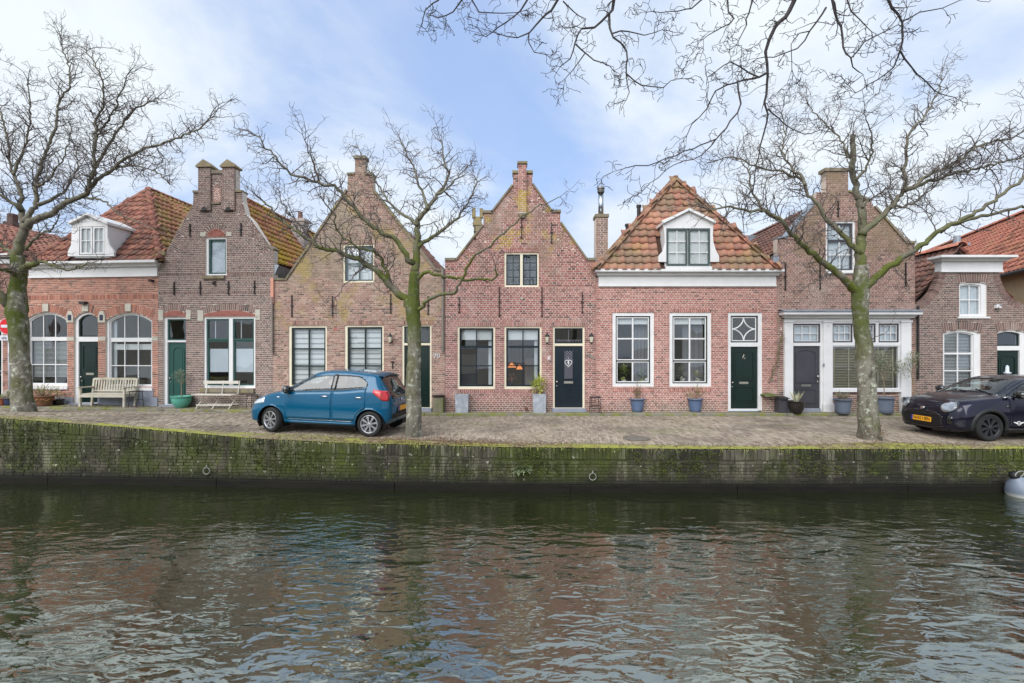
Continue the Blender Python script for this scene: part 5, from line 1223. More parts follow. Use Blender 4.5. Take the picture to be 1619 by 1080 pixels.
# ---- right tree
b0 = gp(1375, 693); Y = b0.y; k = Y/F
T = Tree('bare_tree', b0, 'bare tree with a sawn-off top in front of the white shop front', 9, TG)
trunk_mesh(T, [b0-Vector((0,0,.1)), at(1374,670,Y), at(1371,620,Y), at(1367,560,Y), at(1361,500,Y), at(1360,468,Y), at(1361,448,Y), at(1362,420,Y)], [r*k for r in (15.5,14.2,13,12,11,12.5,11,9)], 2)
B(T,[(1361,450),(1361,415),(1361,393),(1363,360),(1362,333),(1360,315),(1353,298),(1347,273),(1348,240),(1347,214)],10,4.6,.25,dens=2.6,endtwigs=0,ln=1.)
B(T,[(1358,462),(1344,451),(1320,429),(1293,407),(1271,389),(1249,367),(1231,347),(1204,333),(1182,332),(1150,326),(1124,332)],8.5,1.3,-.7,ln=.9)
B(T,[(1231,347),(1212,336),(1200,322),(1190,300),(1184,272),(1172,252)],3.8,1.,.3,ln=.85)
B(T,[(1360,402),(1353,395),(1333,373),(1311,351),(1298,331),(1280,309),(1271,289),(1255,280),(1227,271),(1193,263),(1160,248),(1140,252)],6.,1.1,.5,ln=.9)
B(T,[(1272,292),(1266,278),(1249,262),(1237,240),(1240,210),(1236,180)],3.2,1.,.9,ln=.9)
B(T,[(1363,372),(1371,361),(1389,349),(1407,329),(1422,311),(1431,300),(1429,273),(1432,255),(1438,208),(1461,187),(1481,151),(1489,128)],7.2,1.,.3,ln=.75)
B(T,[(1430,301),(1445,294),(1469,277),(1510,259),(1550,228),(1599,218),(1628,198)],4.4,1.2,-.4,ln=.9)
B(T,[(1445,294),(1489,281),(1550,265),(1625,247)],3.4,1.6,.6,ln=.9)
B(T,[(1362,462),(1373,449),(1393,433),(1415,415),(1438,400),(1460,384),(1485,367),(1522,346),(1571,318),(1625,274)],8.2,2.8,-.9,dens=3.,ln=.95)
B(T,[(1485,367),(1510,352),(1560,340),(1625,324)],4.4,2.6,-.3,dens=2.6,ln=.8)
B(T,[(1364,328),(1370,318),(1382,311),(1400,300),(1409,288),(1400,262)],2.4,.8,.6,ln=.7)
B(T,[(1350,268),(1340,240),(1325,215),(1300,192),(1281,170)],2.6,.9,.6,ln=.9)
B(T,[(1352,285),(1372,262),(1380,225),(1366,180)],2.6,.9,-.5,ln=.9)
B(T,[(1407,329),(1440,322),(1470,300),(1500,262)],2.4,.9,.9,ln=.9)
B(T,[(1320,429),(1300,440),(1278,452)],1.6,.8,-.5,dens=1.5,ln=.4)
B(T,[(1366,545),(1374,539),(1386,534),(1404,523)],1.6,.6,-.3,dens=.6,ln=.25,endtwigs=1)
T.done()
# ---- left tree
b0 = gp(36, 651); Y = b0.y; k = Y/F
T = Tree('bare_tree', b0, 'big bare mossy tree at the left beside the road sign', 14, TG, grow=1.15)
trunk_mesh(T, [b0-Vector((0,0,.1)), at(35,630,Y), at(33,590,Y), at(31,550,Y), at(29,515,Y), at(27,490,Y), at(28,462,Y), at(30,435,Y), at(28,405,Y)], [r*k for r in (15,13.5,12.3,11.6,12.2,13.5,11,9.6,8.6)], 3)
B(T,[(29,420),(28,398),(36,369),(38,355)],9,7.5,0,endtwigs=0,dens=1)
B(T,[(38,356),(32,329),(33,310),(28,292),(20,276),(14,240),(4,188),(-10,150)],5.2,1.2,.5)
B(T,[(34,333),(28,327),(12,316),(-5,306),(-40,296),(-70,270)],4.6,1.6,-.5)
B(T,[(40,352),(47,339),(57,321),(57,292),(60,278),(78,225),(89,195),(93,162),(111,132),(104,92),(96,66)],5.2,1.,.7)
B(T,[(39,358),(55,348),(79,339),(93,327),(119,315),(136,308),(142,292),(148,262),(150,218),(152,195),(163,162),(159,121),(137,81)],7.2,1.,-.4)
B(T,[(138,303),(155,285),(174,270),(218,240),(274,221),(315,203),(331,187)],4.2,1.1,-.5)
B(T,[(148,277),(160,250),(178,218),(211,177),(237,162),(249,155)],3.2,1.,.6)
B(T,[(60,324),(85,313),(99,304),(113,288),(122,262),(118,230)],3.8,1.,.8)
B(T,[(120,315),(136,312),(164,319),(190,337),(217,351),(247,365)],2.6,.8,-.9,dens=2.4,ln=.6)
B(T,[(31,432),(42,422),(58,416)],7,5.2,-.3,dens=1.,endtwigs=3,ln=.6)
B(T,[(36,425),(65,414),(89,422),(109,426),(128,422),(142,416)],3.4,1.,-.9,dens=2.6,ln=.7)
B(T,[(26,482),(11,482),(-4,464),(-40,440),(-80,400)],9.5,5,-.6)
B(T,[(30,440),(20,432),(4,425),(-20,426)],5,3.4,-.8)
B(T,[(27,410),(10,395),(-8,372),(-30,340)],4.4,1.6,.4)
B(T,[(42,395),(62,372),(84,360),(92,345)],2.6,.9,-.6,ln=.7)
B(T,[(174,270),(200,262),(240,268),(268,290)],2.4,.8,-.5,ln=.8)
B(T,[(57,292),(75,285),(100,250),(112,200)],2.6,.8,-.3,ln=.9)
B(T,[(20,276),(40,230),(48,180),(44,130)],2.6,.9,.2,ln=.9)
B(T,[(150,218),(175,185),(190,150),(200,120)],2.2,.8,-.6,ln=.8)
T.done()
# ---- overhanging tree on the camera's own bank
b0 = Vector((4.6,-2.2,0))
T = Tree('overhanging_tree', b0, 'near tree whose dark bare branches hang into the top of the view', 22, None, grow=1., trop=-.02, tmat=TWIGD, lmat=TWIGD)
T.tk = .85
trunk_mesh(T, [b0-Vector((0,0,.1)), b0+Vector((0,0,1.2)), b0+Vector((-.1,.1,2.6)), b0+Vector((-.1,.4,4.2))], [.30,.26,.24,.20], 4)
Y = 5.2; k = Y/F
hub = [b0+Vector((-.1,.3,4.0)), Vector((4.2,.6,5.6)), Vector((3.6,3.0,6.7)), Vector((3.0,4.8,6.6))]
T.branch(hub, [.17,.13,.09,.05], dens=0, endtwigs=0)
T.branch([hub[1], Vector((2.4,2.6,6.6)), Vector((1.0,4.4,6.4))], [.09,.06,.035], dens=0, endtwigs=0)
T.branch([hub[1], Vector((4.6,3.0,6.6)), Vector((4.4,5.0,6.4))], [.09,.06,.035], dens=0, endtwigs=0)
def D(pts, r0, r1, dy=0., src=None, Yb=5.2, **kw):
    pp = px_path(pts, Yb, dy); kk = Yb/F; rr = [lerp(r0*.75, r1*.8, (i/(len(pts)-1))**.7)*kk for i in range(len(pts))]
    if src is not None: pp = [src, (src+pp[0])/2+Vector((0,0,.1))]+pp; rr = [r0*1.0*kk, r0*.85*kk]+rr
    a = dict(dens=5.5, ln=.36, thick=.008, step=.065, endtwigs=3, jit=.006, start=.3 if src is not None else .05); a.update(kw); T.branch(pp, rr, **a)
HA, HB_, HC = hub[3], Vector((1.0,4.4,6.4)), Vector((4.4,5.0,6.4))
D([(1257,0),(1224,45),(1212,81),(1214,118),(1210,163),(1214,179),(1208,216),(1196,261),(1190,301)],4.6,1.0,.2,HA,ln=.3)
D([(1213,115),(1200,122),(1167,130),(1171,163),(1155,191),(1131,220),(1082,240),(1025,261),(992,265)],2.6,.9,-.3)
D([(1200,122),(1170,106),(1155,98),(1135,110),(1118,122)],1.8,.8,-.2); D([(1167,130),(1131,143),(1118,171),(1094,196),(1086,214)],1.8,.8,.3)
D([(1214,172),(1241,196),(1273,212),(1300,205)],1.7,.7,.3,ln=.3); D([(1131,220),(1110,245),(1064,262),(1022,296)],1.4,.7,.1,ln=.3)
D([(1314,0),(1330,41),(1334,73),(1347,90),(1367,65),(1395,52),(1420,39)],2.8,.8,-.2,HA); D([(1345,90),(1347,106),(1366,118),(1352,128)],1.6,.7,.1)
D([(1306,12),(1281,49),(1261,77),(1224,90),(1200,92)],2.2,.8,.2); D([(1281,49),(1262,52),(1250,70),(1252,110)],1.4,.7,.1)
D([(1404,0),(1428,33),(1424,81),(1412,106),(1387,126),(1353,147)],3.0,.8,.1,HC); D([(1424,81),(1440,106),(1461,126),(1486,148),(1510,154)],2.0,.8,.2); D([(1428,33),(1455,20),(1490,14),(1519,0)],1.6,.7,-.2)
D([(971,0),(963,22),(940,43),(920,45),(909,68),(901,92),(886,105)],3.4,.9,0,HB_,ln=.25); D([(910,70),(939,95),(963,106),(970,112)],1.8,.7,.1,ln=.22); D([(925,84),(905,110),(893,125)],1.3,.7,0,ln=.2)
D([(963,22),(963,43),(971,60),(990,81),(990,117),(1004,128),(1026,138),(1048,139),(1060,128)],2.8,.8,-.1,ln=.26); D([(969,53),(993,49),(1020,56),(1047,47)],1.8,.7,.1,ln=.25); D([(990,117),(995,145),(990,158)],1.3,.7,0,ln=.2)
D([(882,0),(857,27),(836,51),(817,60),(776,50)],2.8,.8,0,HB_,ln=.28); D([(836,51),(836,68),(844,84),(862,86)],1.6,.7,.1,ln=.22); D([(833,0),(814,24),(778,51),(768,58)],2.0,.8,.2,HB_,ln=.28)
D([(730,0),(716,19),(694,28),(678,24)],1.8,.8,.2,HB_,ln=.22); D([(694,0),(672,16),(667,43),(672,46)],1.5,.7,.3,ln=.2); D([(746,0),(759,19),(795,22),(815,20)],1.7,.7,.1,ln=.25)
D([(890,2),(905,20),(925,30),(915,40)],1.6,.7,.2,ln=.3); D([(1110,0),(1085,14),(1061,20),(1030,18)],1.6,.7,.1,HA,ln=.3); D([(1150,0),(1160,30),(1130,50),(1112,62)],1.9,.7,-.1,HA,ln=.36); D([(1190,0),(1180,40),(1165,70)],1.8,.7,.1,HA,ln=.35)
D([(1340,0),(1360,30),(1378,50)],1.6,.7,0,HC,ln=.3)
T.done()

# ================================================================== cars
def paint(name, c, metal=.35, rough=.32, flake=None):
    m = mat(name, [c], rough=rough, metal=metal, coat=.7, spec=.25); return m
RUB = mat('tyre_rubber', [C(30,30,31), C(40,40,40)], scale=9, rough=.85)
BLK = mat('black_plastic', [C(26,27,29), C(34,35,37)], scale=7, rough=.55)
GBLK = mat('gloss_black', [C(10,11,13)], rough=.08, coat=1, spec=.5)
ALLOY = mat('silver_wheel', [C(176,178,182), C(160,162,166)], scale=6, rough=.32, metal=.7)
BALLOY = mat('black_wheel', [C(48,49,52), C(72,73,77)], scale=8, rough=.3, metal=.5)
CHROME = mat('chrome', [C(206,208,212)], rough=.12, metal=1)
RED = mat('red_lens', [C(190,24,30)], rough=.08, coat=1)
REDL = mat('red_lens_pale', [C(226,90,90)], rough=.1, coat=1)
LENS = mat('lamp_lens', [C(206,212,220)], rough=.06, coat=1, metal=.35)
LENSD = mat('headlamp_lens', [C(120,130,146), C(176,184,194)], scale=22, rough=.05, coat=1, metal=.4)
PLATE = mat('yellow_plate', [C(240,170,40)], rough=.4)
PLBLUE = mat('plate_blue', [C(40,60,160)], rough=.4)
INK = mat('black_ink', [C(18,18,20)], rough=.6)
SEAT = mat('seat_cloth', [C(52,52,56), C(66,66,70)], scale=12, rough=.95)
CGLASS = glass_mat('car_glass', (.60,.66,.66,1), .09, .0)
CGLASSD = glass_mat('car_privacy_glass', (.18,.20,.21,1), .09, .0)
def text(name, s, size, m, parent, M, ext=.002):
    cu = bpy.data.curves.new(name, 'FONT'); cu.body = s; cu.size = size; cu.extrude = ext; cu.align_x = 'CENTER'; cu.align_y = 'CENTER'
    t = bpy.data.objects.new(name, cu); COL.objects.link(t); dg = bpy.context.evaluated_depsgraph_get(); me = bpy.data.meshes.new_from_object(t.evaluated_get(dg)); bpy.data.objects.remove(t); bpy.data.curves.remove(cu)
    me.materials.clear(); me.materials.append(m); return link(name, me, parent, M)
class Car:
    def __init__(s, name, label, T, xs, wheels, ra):
        s.o = empty(name); tag(s.o, label, 'car'); s.T = T; s.wheels = wheels; s.ra = ra
        rows = []
        for x in xs:
            zb, top, w_, ysh, so, belt = (smooth(T[k], x) for k in ('zb','top','w','ysh','so','belt'))
            hgt = top-zb; zsh = top-so*min(1, hgt/.5); belt = min(belt, zsh-.03*min(1,hgt/.5)); cr = min(T['crease'], lerp(zb, belt, .62)); wb = lerp(w_, ysh, T['bk']) if belt < zsh-.1 else lerp(w_, ysh, .35)
            pts = [(w_*.80, zb), (w_*.955, zb+min(.05,hgt*.1)), (w_*.985, lerp(zb, cr, .5)), (w_, cr), (wb, belt), (ysh, zsh), (ysh*.62, lerp(zsh, top, .72)), (0, top)]
            fine = []
            n = len(pts)
            for i in range(n-1):
                p0, p1, p2, p3 = (Vector((*pts[max(0,i-1)],0)), Vector((*pts[i],0)), Vector((*pts[i+1],0)), Vector((-pts[i-1+0][0] if i == n-2 and False else pts[min(n-1,i+2)][0], pts[min(n-1,i+2)][1],0)))
                m = 8; tn = .30
                for k in range(m):
                    t = k/m; a = (p2-p0)*tn; b_ = (p3-p1)*tn
                    q = (2*t**3-3*t*t+1)*p1+(t**3-2*t*t+t)*a+(-2*t**3+3*t*t)*p2+(t**3-t*t)*b_; fine.append((max(0,q.x), q.y))
            fine.append(pts[-1]); rows.append([(x, y, z) for y, z in fine])
        n = len(rows[0]); V = []; 
        for r in rows: V += [Vector(p) for p in r]+[Vector((p[0],-p[1],p[2])) for p in r[:-1]][::-1]
        m = 2*n-1; Fc = []
        for i in range(len(rows)-1):
            for k in range(m-1): Fc.append((i*m+k, i*m+k+1, (i+1)*m+k+1, (i+1)*m+k))
            Fc.append((i*m+m-1, i*m, (i+1)*m, (i+1)*m+m-1))
        Fc.append(tuple(range(m))); Fc.append(tuple((len(rows)-1)*m+k for k in range(m-1,-1,-1)))
        # xs runs from the nose backwards: flip so that faces point outwards
        Fc = [f_[::-1] for f_ in Fc]
        s.bvh = BVHTree.FromPolygons(V, Fc); s.V, s.F = V, Fc; s.cut = []
    def hit(s, axis, a, b_, sg=1):
        if axis == 'y': o, d = Vector((a, sg*3, b_)), Vector((0,-sg,0))
        elif axis == 'x': o, d = Vector((sg*6 if sg > 0 else -9, a, b_)), Vector((-sg,0,0))
        else: o, d = Vector((a, b_, 4)), Vector((0,0,-1))
        h = s.bvh.ray_cast(o, d)
        if h[0] is None:
            q = Vector((a, sg*.8, b_)) if axis == 'y' else Vector((sg*.8 if sg > 0 else -3, a, b_)) if axis == 'x' else Vector((a, b_, 1)); h = s.bvh.find_nearest(q)
        nrm = h[1]
        if nrm.dot(-d) < 0: nrm = -nrm
        return h[0], nrm
    def patch(s, name, spans_, axis, m, sg=1, off=.005, nv=8, parent=None, skirt=.012, smooth_=True):
        b = MB(); n = nv+1; top = []; bot = []
        for a, lo, hi in spans_:
            for k in range(n):
                p, q = s.hit(axis, a, lerp(lo, hi, k/nv), sg); top.append(p+q*off); bot.append(p+q*(off-skirt))
        f_ = []; N_ = len(spans_)
        for i in range(N_-1):
            for k in range(nv): f_.append((i*n+k, i*n+k+1, (i+1)*n+k+1, (i+1)*n+k))
        per = [i*n for i in range(N_)]+[(N_-1)*n+k for k in range(1,n)]+[i*n+nv for i in range(N_-2,-1,-1)]+list(range(nv-1,0,-1)); t = len(top)
        f_ += [(per[i], per[(i+1)%len(per)], per[(i+1)%len(per)]+t, per[i]+t) for i in range(len(per))]
        b.add(top+bot, f_); o = b.build(name, m, parent or s.o)
        if smooth_: o.data.polygons.foreach_set('use_smooth', [i < (N_-1)*nv for i in range(len(f_))])
        import bmesh as bm_
        g = bm_.new(); g.from_mesh(o.data); bm_.ops.recalc_face_normals(g, faces=g.faces); g.to_mesh(o.data); g.free()
        return o
    def line(s, name, pts, axis, m, r=.004, sg=1, parent=None, off=.0):
        b = MB(); P = []
        for (a, c), (a2, c2) in zip(pts, pts[1:]):
            k = max(2, int(math.hypot(a2-a, c2-c)/.05))
            for i in range(k): p, q = s.hit(axis, lerp(a,a2,i/k), lerp(c,c2,i/k), sg); P.append(p+q*off)
        p, q = s.hit(axis, *pts[-1], sg); P.append(p+q*off); b.tube(P, r, 5); return b.build(name, m, parent or s.o, True)
    def body(s, m, cuts):
        """cuts: functions(center, normal) -> True where the shell is open (glass)"""
        V = [v.copy() for v in s.V]
        for xw, zw in s.wheels:
            for v in V:
                if abs(v.y) > .5:
                    d = math.hypot(v.x-xw, v.z-zw)
                    if abs(d-s.ra) < .022 and d > 1e-6: v.x = xw+(v.x-xw)/d*s.ra; v.z = zw+(v.z-zw)/d*s.ra
        Fs = []
        for f_ in s.F:
            if len(f_) > 4: Fs.append(f_); continue
            c = sum((V[i] for i in f_), Vector())/4
            if any(abs(c.y) > .45 and math.hypot(c.x-xw, c.z-zw) < s.ra-.002 for xw, zw in s.wheels): continue
            n_ = (V[f_[2]]-V[f_[0]]).cross(V[f_[3]]-V[f_[1]])
            if n_.length > 0: n_.normalize()
            if any(cf(c, n_) for cf in cuts): continue
            Fs.append(f_)
        b = MB(); b.add(V, Fs); o = b.build('body', m, s.o, True)
        b = MB()
        for xw, zw in s.wheels:
            for sg in (1,-1):
                w_ = smooth(s.T['w'], xw)*sg; q = [(xw+math.cos(t)*s.ra, zw+math.sin(t)*s.ra) for t in [R(-30)+R(240)*i/20 for i in range(21)]]
                v = [(x, w_-.012*sg, z) for x, z in q]+[(x, .45*sg, z) for x, z in q]; b.add(v, [(i, i+1, 22+i, 21+i) for i in range(20)]); b.face([(x, .45*sg, z) for x, z in q])
        b.box(s.T['floor'][0], s.T['floor'][1], -.62, .62, .17, .24); b.build('underbody', INK, s.o)
        return o
    def wheel(s, x, y, r, wd, style, m, steer=0, outer=1):
        o = empty('wheel'); o.parent = s.o; o.location = (x, y, r); o.rotation_euler = (0, R(13), (0 if outer > 0 else PI)+steer)
        b = MB(); b.lathe([(r*.70,-wd/2+.01),(r*.88,-wd/2),(r*.97,-wd*.40),(r,-wd*.25),(r,wd*.25),(r*.97,wd*.40),(r*.88,wd/2),(r*.72,wd/2-.005),(r*.70,wd/2-.03)], 40, (0,0,0), 'y'); b.build('tyre', RUB, o, True)
        b = MB(); b.lathe([(r*.72,wd/2-.012),(r*.69,wd/2-.002),(r*.645,wd/2-.012),(r*.62,wd/2-.06),(r*.60,-wd/2)], 40, (0,0,0), 'y'); b.lathe([(r*.60,.0),(0,.0)], 40, (0,0,0), 'y'); rim = b.build('rim', m, o, True)
        b = MB(); b.lathe([(r*.5,.005),(r*.5,.012),(0,.012)], 30, (0,0,0), 'y'); b.build('brake_disc', BLK, o)
        b = MB(); n = style[0]; b.lathe([(r*.17,wd/2-.05),(r*.15,wd/2-.012),(.0,wd/2-.006)], 20, (0,0,0), 'y')
        for k in range(n):
            for e in ((0,) if style[1] == 1 else (-.10,.10)):
                a = 2*PI*k/n+e; c_, s_ = math.cos(a), math.sin(a); h0, h1 = style[2]*r*.6, style[2]*r
                v = []
                for rr, hw_, yy in ((r*.10,h0,wd/2-.016),(r*.66,h1,wd/2-.012)):
                    for q in (-hw_, hw_):
                        for dy in (0,-.03): v.append((c_*rr-s_*q, yy+dy, s_*rr+c_*q))
                b.add(v, [(0,2,6,4),(0,4,5,1),(2,3,7,6),(1,5,7,3)])
        b.build('spokes', m, o)
        return o
    def inner(s, dash_x, seat_x, rear_x, sh, side=1):
        for yy in (.34,-.34):
            b = MB(); b.cbox((seat_x,yy,.42),(.5,.46,.16)); b.M = Matrix.Translation((seat_x-.28,yy,.74)) @ Matrix.Rotation(R(-18),4,'Y'); b.cbox((0,0,0),(.13,.46,.62)); b.cbox((.0,0,.40),(.09,.26,.17)); b.M = None; b.build('front_seat', SEAT, s.o)
        b = MB(); b.cbox((rear_x,0,.44),(.45,1.1,.16)); b.M = Matrix.Translation((rear_x-.25,0,.74)) @ Matrix.Rotation(R(-18),4,'Y'); b.cbox((0,0,0),(.12,1.1,.56))
        for yy in (.34,-.34): b.cbox((0,yy,.34),(.08,.24,.14))
        b.build('rear_seat', SEAT, s.o)
        b = MB(); b.prism([(dash_x+.25,.5),(dash_x-.28,.5),(dash_x-.30,.78),(dash_x-.1,.88),(dash_x+.25,.90)],-.62,.62); b.build('dashboard', BLK, s.o)
        b = MB(); b.tube([(dash_x-.38+.06*math.sin(t),.34+.18*math.cos(t),.80+.17*math.sin(t)) for t in [2*PI*i/20 for i in range(21)]],.016,6,False); b.tube([(dash_x-.2,.34,.72),(dash_x-.36,.34,.80)],.03,6); b.build('steering_wheel', BLK, s.o)
        b = MB(); b.box(s.T['floor'][1]+.1, s.T['floor'][0]+.0, -.66,.66,.30,.34); b.build('cabin_floor', INK, s.o)
def frange(a, b_, n): return [lerp(a, b_, i/n) for i in range(n+1)]

# ---- blue hatchback
T = dict(zb=[(-2.80,.46),(-2.76,.36),(-2.68,.28),(-2.5,.24),(-2.0,.20),(.2,.20),(.5,.20),(.60,.24),(.66,.34),(.69,.44)],
  top=[(-2.80,.62),(-2.785,.74),(-2.76,.86),(-2.72,.96),(-2.60,1.14),(-2.44,1.36),(-2.36,1.405),(-2.1,1.435),(-1.7,1.46),(-1.3,1.455),(-1.0,1.41),(-.75,1.29),(-.4,1.09),(-.22,.985),(-.1,.955),(.2,.895),(.45,.80),(.56,.735),(.62,.68),(.66,.62),(.69,.54)],
  w=[(-2.80,.40),(-2.77,.58),(-2.70,.69),(-2.55,.765),(-2.3,.80),(-1.9,.81),(-.5,.81),(-.1,.805),(.2,.79),(.42,.75),(.55,.68),(.63,.56),(.67,.42),(.69,.22)],
  ysh=[(-2.80,.30),(-2.74,.52),(-2.65,.58),(-2.44,.565),(-2.3,.565),(-1.7,.575),(-1.0,.585),(-.75,.62),(-.4,.68),(-.22,.71),(0,.70),(.3,.64),(.5,.54),(.62,.40),(.69,.14)],
  so=[(-2.8,.03),(-2.5,.06),(-1.,.07),(-.2,.05),(.3,.07),(.69,.04)],
  belt=[(-2.8,.80),(-2.6,.98),(-2.2,1.04),(-1.6,.985),(-.8,.945),(-.25,.90),(.1,.80),(.5,.64),(.69,.5)], crease=.62, bk=.16, floor=(-2.5,.45))
xs = frange(.69,.60,8)[:-1]+frange(.60,.40,8)[:-1]+frange(.40,-2.40,100)[:-1]+frange(-2.40,-2.70,16)[:-1]+frange(-2.70,-2.80,10)
BLUE = paint('blue_metallic', C(0,82,116), .1, .22)
car = Car('parked_car', 'metallic blue five-door hatchback parked beside the middle tree', T, xs, [(0,.285),(-2.34,.285)], .325)
# door openings / glass, in side view (x, z0, z1)
def zsh(T, x): return smooth(T['top'], x)-smooth(T['so'], x)
def side(T, x0, x1, n, lo=.035, hi=.045, rear=None, front=None):
    out = []
    for x in frange(x0, x1, n):
        b_, t_ = smooth(T['belt'], x)+lo, zsh(T, x)-hi
        if rear and x < rear[0]: u = (rear[0]-x)/(rear[0]-rear[1]); t_ = lerp(t_, b_+.06, u**2.2); b_ = lerp(b_, b_+.03, u**2)
        if t_ < b_+.012: t_ = b_+.012
        out.append((x, b_, t_))
    return out
fw_ = side(T, -.46, -1.43, 18); rw = side(T, -1.50, -2.26, 16, rear=(-1.95,-2.29))
def inside(sp, x, z, e=.012):
    xs_ = [q[0] for q in sp]
    if not (min(xs_)+e < x < max(xs_)-e): return False
    sp = sorted(sp); return interp([(q[0],q[1]) for q in sp], x)+e < z < interp([(q[0],q[2]) for q in sp], x)-e
ws_ = [(x, -(smooth(T['ysh'],x)-.045), smooth(T['ysh'],x)-.045) for x in frange(-.30,-.98,14)]
cuts = [lambda c, n: abs(c.y) > .45 and abs(n.y) > .4 and (inside(fw_, c.x, c.z) or inside(rw, c.x, c.z)), lambda c, n: -.96 < c.x < -.32 and n.z > .3 and abs(c.y) < smooth(T['ysh'], c.x)-.07]
bd = car.body(BLUE, cuts)
for sg in (1,-1):
    # doors: slightly proud skins leaving a shut line
    fd = [(x, .33, smooth(T['belt'],x)+.012) for x in frange(-.34,-1.445,20)]; fd = [(x, max(lo, .285+math.sqrt(max(0,.335**2-x*x)) if abs(x) < .335 else lo), hi) for x, lo, hi in fd]
    d1 = car.patch('door', fd, 'y', BLUE, sg, .005, 10)
    rd = [(x, .33, smooth(T['belt'],x)+.012) for x in frange(-1.46,-2.24,18)]; rd = [(x, max(lo, .285+math.sqrt(max(0,.36**2-(x+2.34)**2)) if abs(x+2.34) < .36 else lo), hi) for x, lo, hi in rd]
    d2 = car.patch('door', rd, 'y', BLUE, sg, .005, 10)
    for d, hx in ((d1,-1.28),(d2,-2.08)):
        p, q = car.hit('y', hx, .86, sg); b = MB(); b.tube([p+q*.004+Vector((-.09,0,0)),p+q*.03+Vector((-.06,0,.004)),p+q*.032+Vector((.05,0,.004)),p+q*.004+Vector((.085,0,0))],.011,6); b.build('handle', CHROME, d, True)
        b = MB(); b.lathe([(.045,0),(.03,.0),(0,-.002)],12,(p.x,p.y+.006*sg,p.z-.004),'y',1.2,.6); b.build('handle_cup', BLK, d)
    car.patch('side_window', fw_, 'y', CGLASS, sg, .001, 8); car.patch('side_window', rw, 'y', CGLASSD, sg, .001, 8)
    # black window surround: pillar and lower strip
    car.patch('window_pillar', [(x, smooth(T['belt'],x)+.025, zsh(T,x)-.03) for x in frange(-1.425,-1.505,4)], 'y', GBLK, sg, .006, 6)
    car.line('window_strip', [(-.36,smooth(T['belt'],-.36)+.02)]+[(x,smooth(T['belt'],x)+.022) for x in frange(-.5,-2.26,14)], 'y', GBLK, .011, sg)
    car.patch('mirror_triangle', [(x, smooth(T['belt'],x)+.02, max(smooth(T['belt'],x)+.03, zsh(T,x)-.045)) for x in frange(-.33,-.43,4)], 'y', GBLK, sg, .004, 4)
    # front pillar in black
    car.line('pillar_trim', [(x, zsh(T,x)-.02) for x in frange(-.28,-.96,12)], 'y', GBLK, .018, sg)
    b = MB(); p = Vector((-.42, sg*.86, .99)); b.lathe([(.02,-.10),(.075,-.085),(.095,-.02),(.09,.05),(.05,.095),(0,.10)],14,tuple(p),'y',.85,1.); mi = b.build('door_mirror', GBLK, car.o, True); b = MB(); b.tube([(-.40,sg*.72,.93),(-.42,sg*.82,.95)],.03,6); b.build('mirror_arm', BLK, mi); b = MB(); b.lathe([(.085,.02),(.06,.07),(.0,.085)],14,(p.x+.035,p.y,p.z+.01),'y',.8,.9); b.build('mirror_cap', CHROME, mi, True)
    car.patch('sill_trim', [(x,.235,.29) for x in frange(-.36,-1.98,12)], 'y', BLUE, sg, .010, 2); car.line('sill_strip', [(-.40,.335),(-1.94,.325)], 'y', CHROME, .006, sg)
    car.patch('headlight', [(x, lerp(.60,.69,(.56-x)/.5)-.0, lerp(.66,.80,(.56-x)/.4)) for x in frange(.56,.18,8)], 'y', LENS, sg, .006, 5)
    car.patch('indicator', [(x,.795,.82) for x in frange(-.14,-.20,3)], 'y', LENS, sg, .006, 2)
    # rear lamp wrapping the corner
    rl = car.patch('tail_light', [(x, lerp(.97,.80,min(1,(x+2.40)/-.22)), lerp(1.05,1.0,(x+2.40)/-.32)) for x in frange(-2.40,-2.72,9)], 'y', RED, sg, .012, 6)
    car.patch('lamp_core', [(x, lerp(.97,.87,(x+2.44)/-.14), lerp(1.02,.99,(x+2.44)/-.14)) for x in frange(-2.44,-2.58,5)], 'y', REDL, sg, .020, 3, rl)
    for wx in (0,-2.34): car.line('arch_lip', [(wx+math.cos(t)*.332,.285+math.sin(t)*.332) for t in [R(-5)+R(190)*i/18 for i in range(19)]], 'y', BLUE, .010, sg)
    for wx, st in ((0,-.30),(-2.34,0)): car.wheel(wx, sg*.715, .283, .17, (8,1,.085), ALLOY, st, sg)
car.line('fuel_flap', [(-2.36+.075*math.cos(t),.83+.075*math.sin(t)) for t in [2*PI*i/16 for i in range(17)]], 'y', mat('blue_seam',[C(6,50,76)],rough=.4), .003, 1)
car.patch('windscreen', ws_, 'z', CGLASS, 1, .001, 12)
car.patch('tailgate_glass', [(y,.84,1.375-.10*(y/.52)**2) for y in frange(-.52,.52,12)], 'x', GBLK, -1, .006, 12)
b = MB(); v = []
for y in frange(-.50,.50,10): v += [(-2.33,y,1.41-.05*(y/.5)**2),(-2.53,y,1.385-.06*(y/.5)**2),(-2.53,y,1.36-.06*(y/.5)**2),(-2.40,y,1.34-.06*(y/.5)**2)]
f_ = []
for i in range(10):
    for k in range(3): f_.append((i*4+k, i*4+k+1, (i+1)*4+k+1, (i+1)*4+k))
b.add(v, f_); b.build('roof_spoiler', BLUE, car.o, True)
car.patch('rear_bumper_trim', [(y,.40,.50) for y in frange(-.56,.56,10)], 'x', BLK, -1, .012, 3)
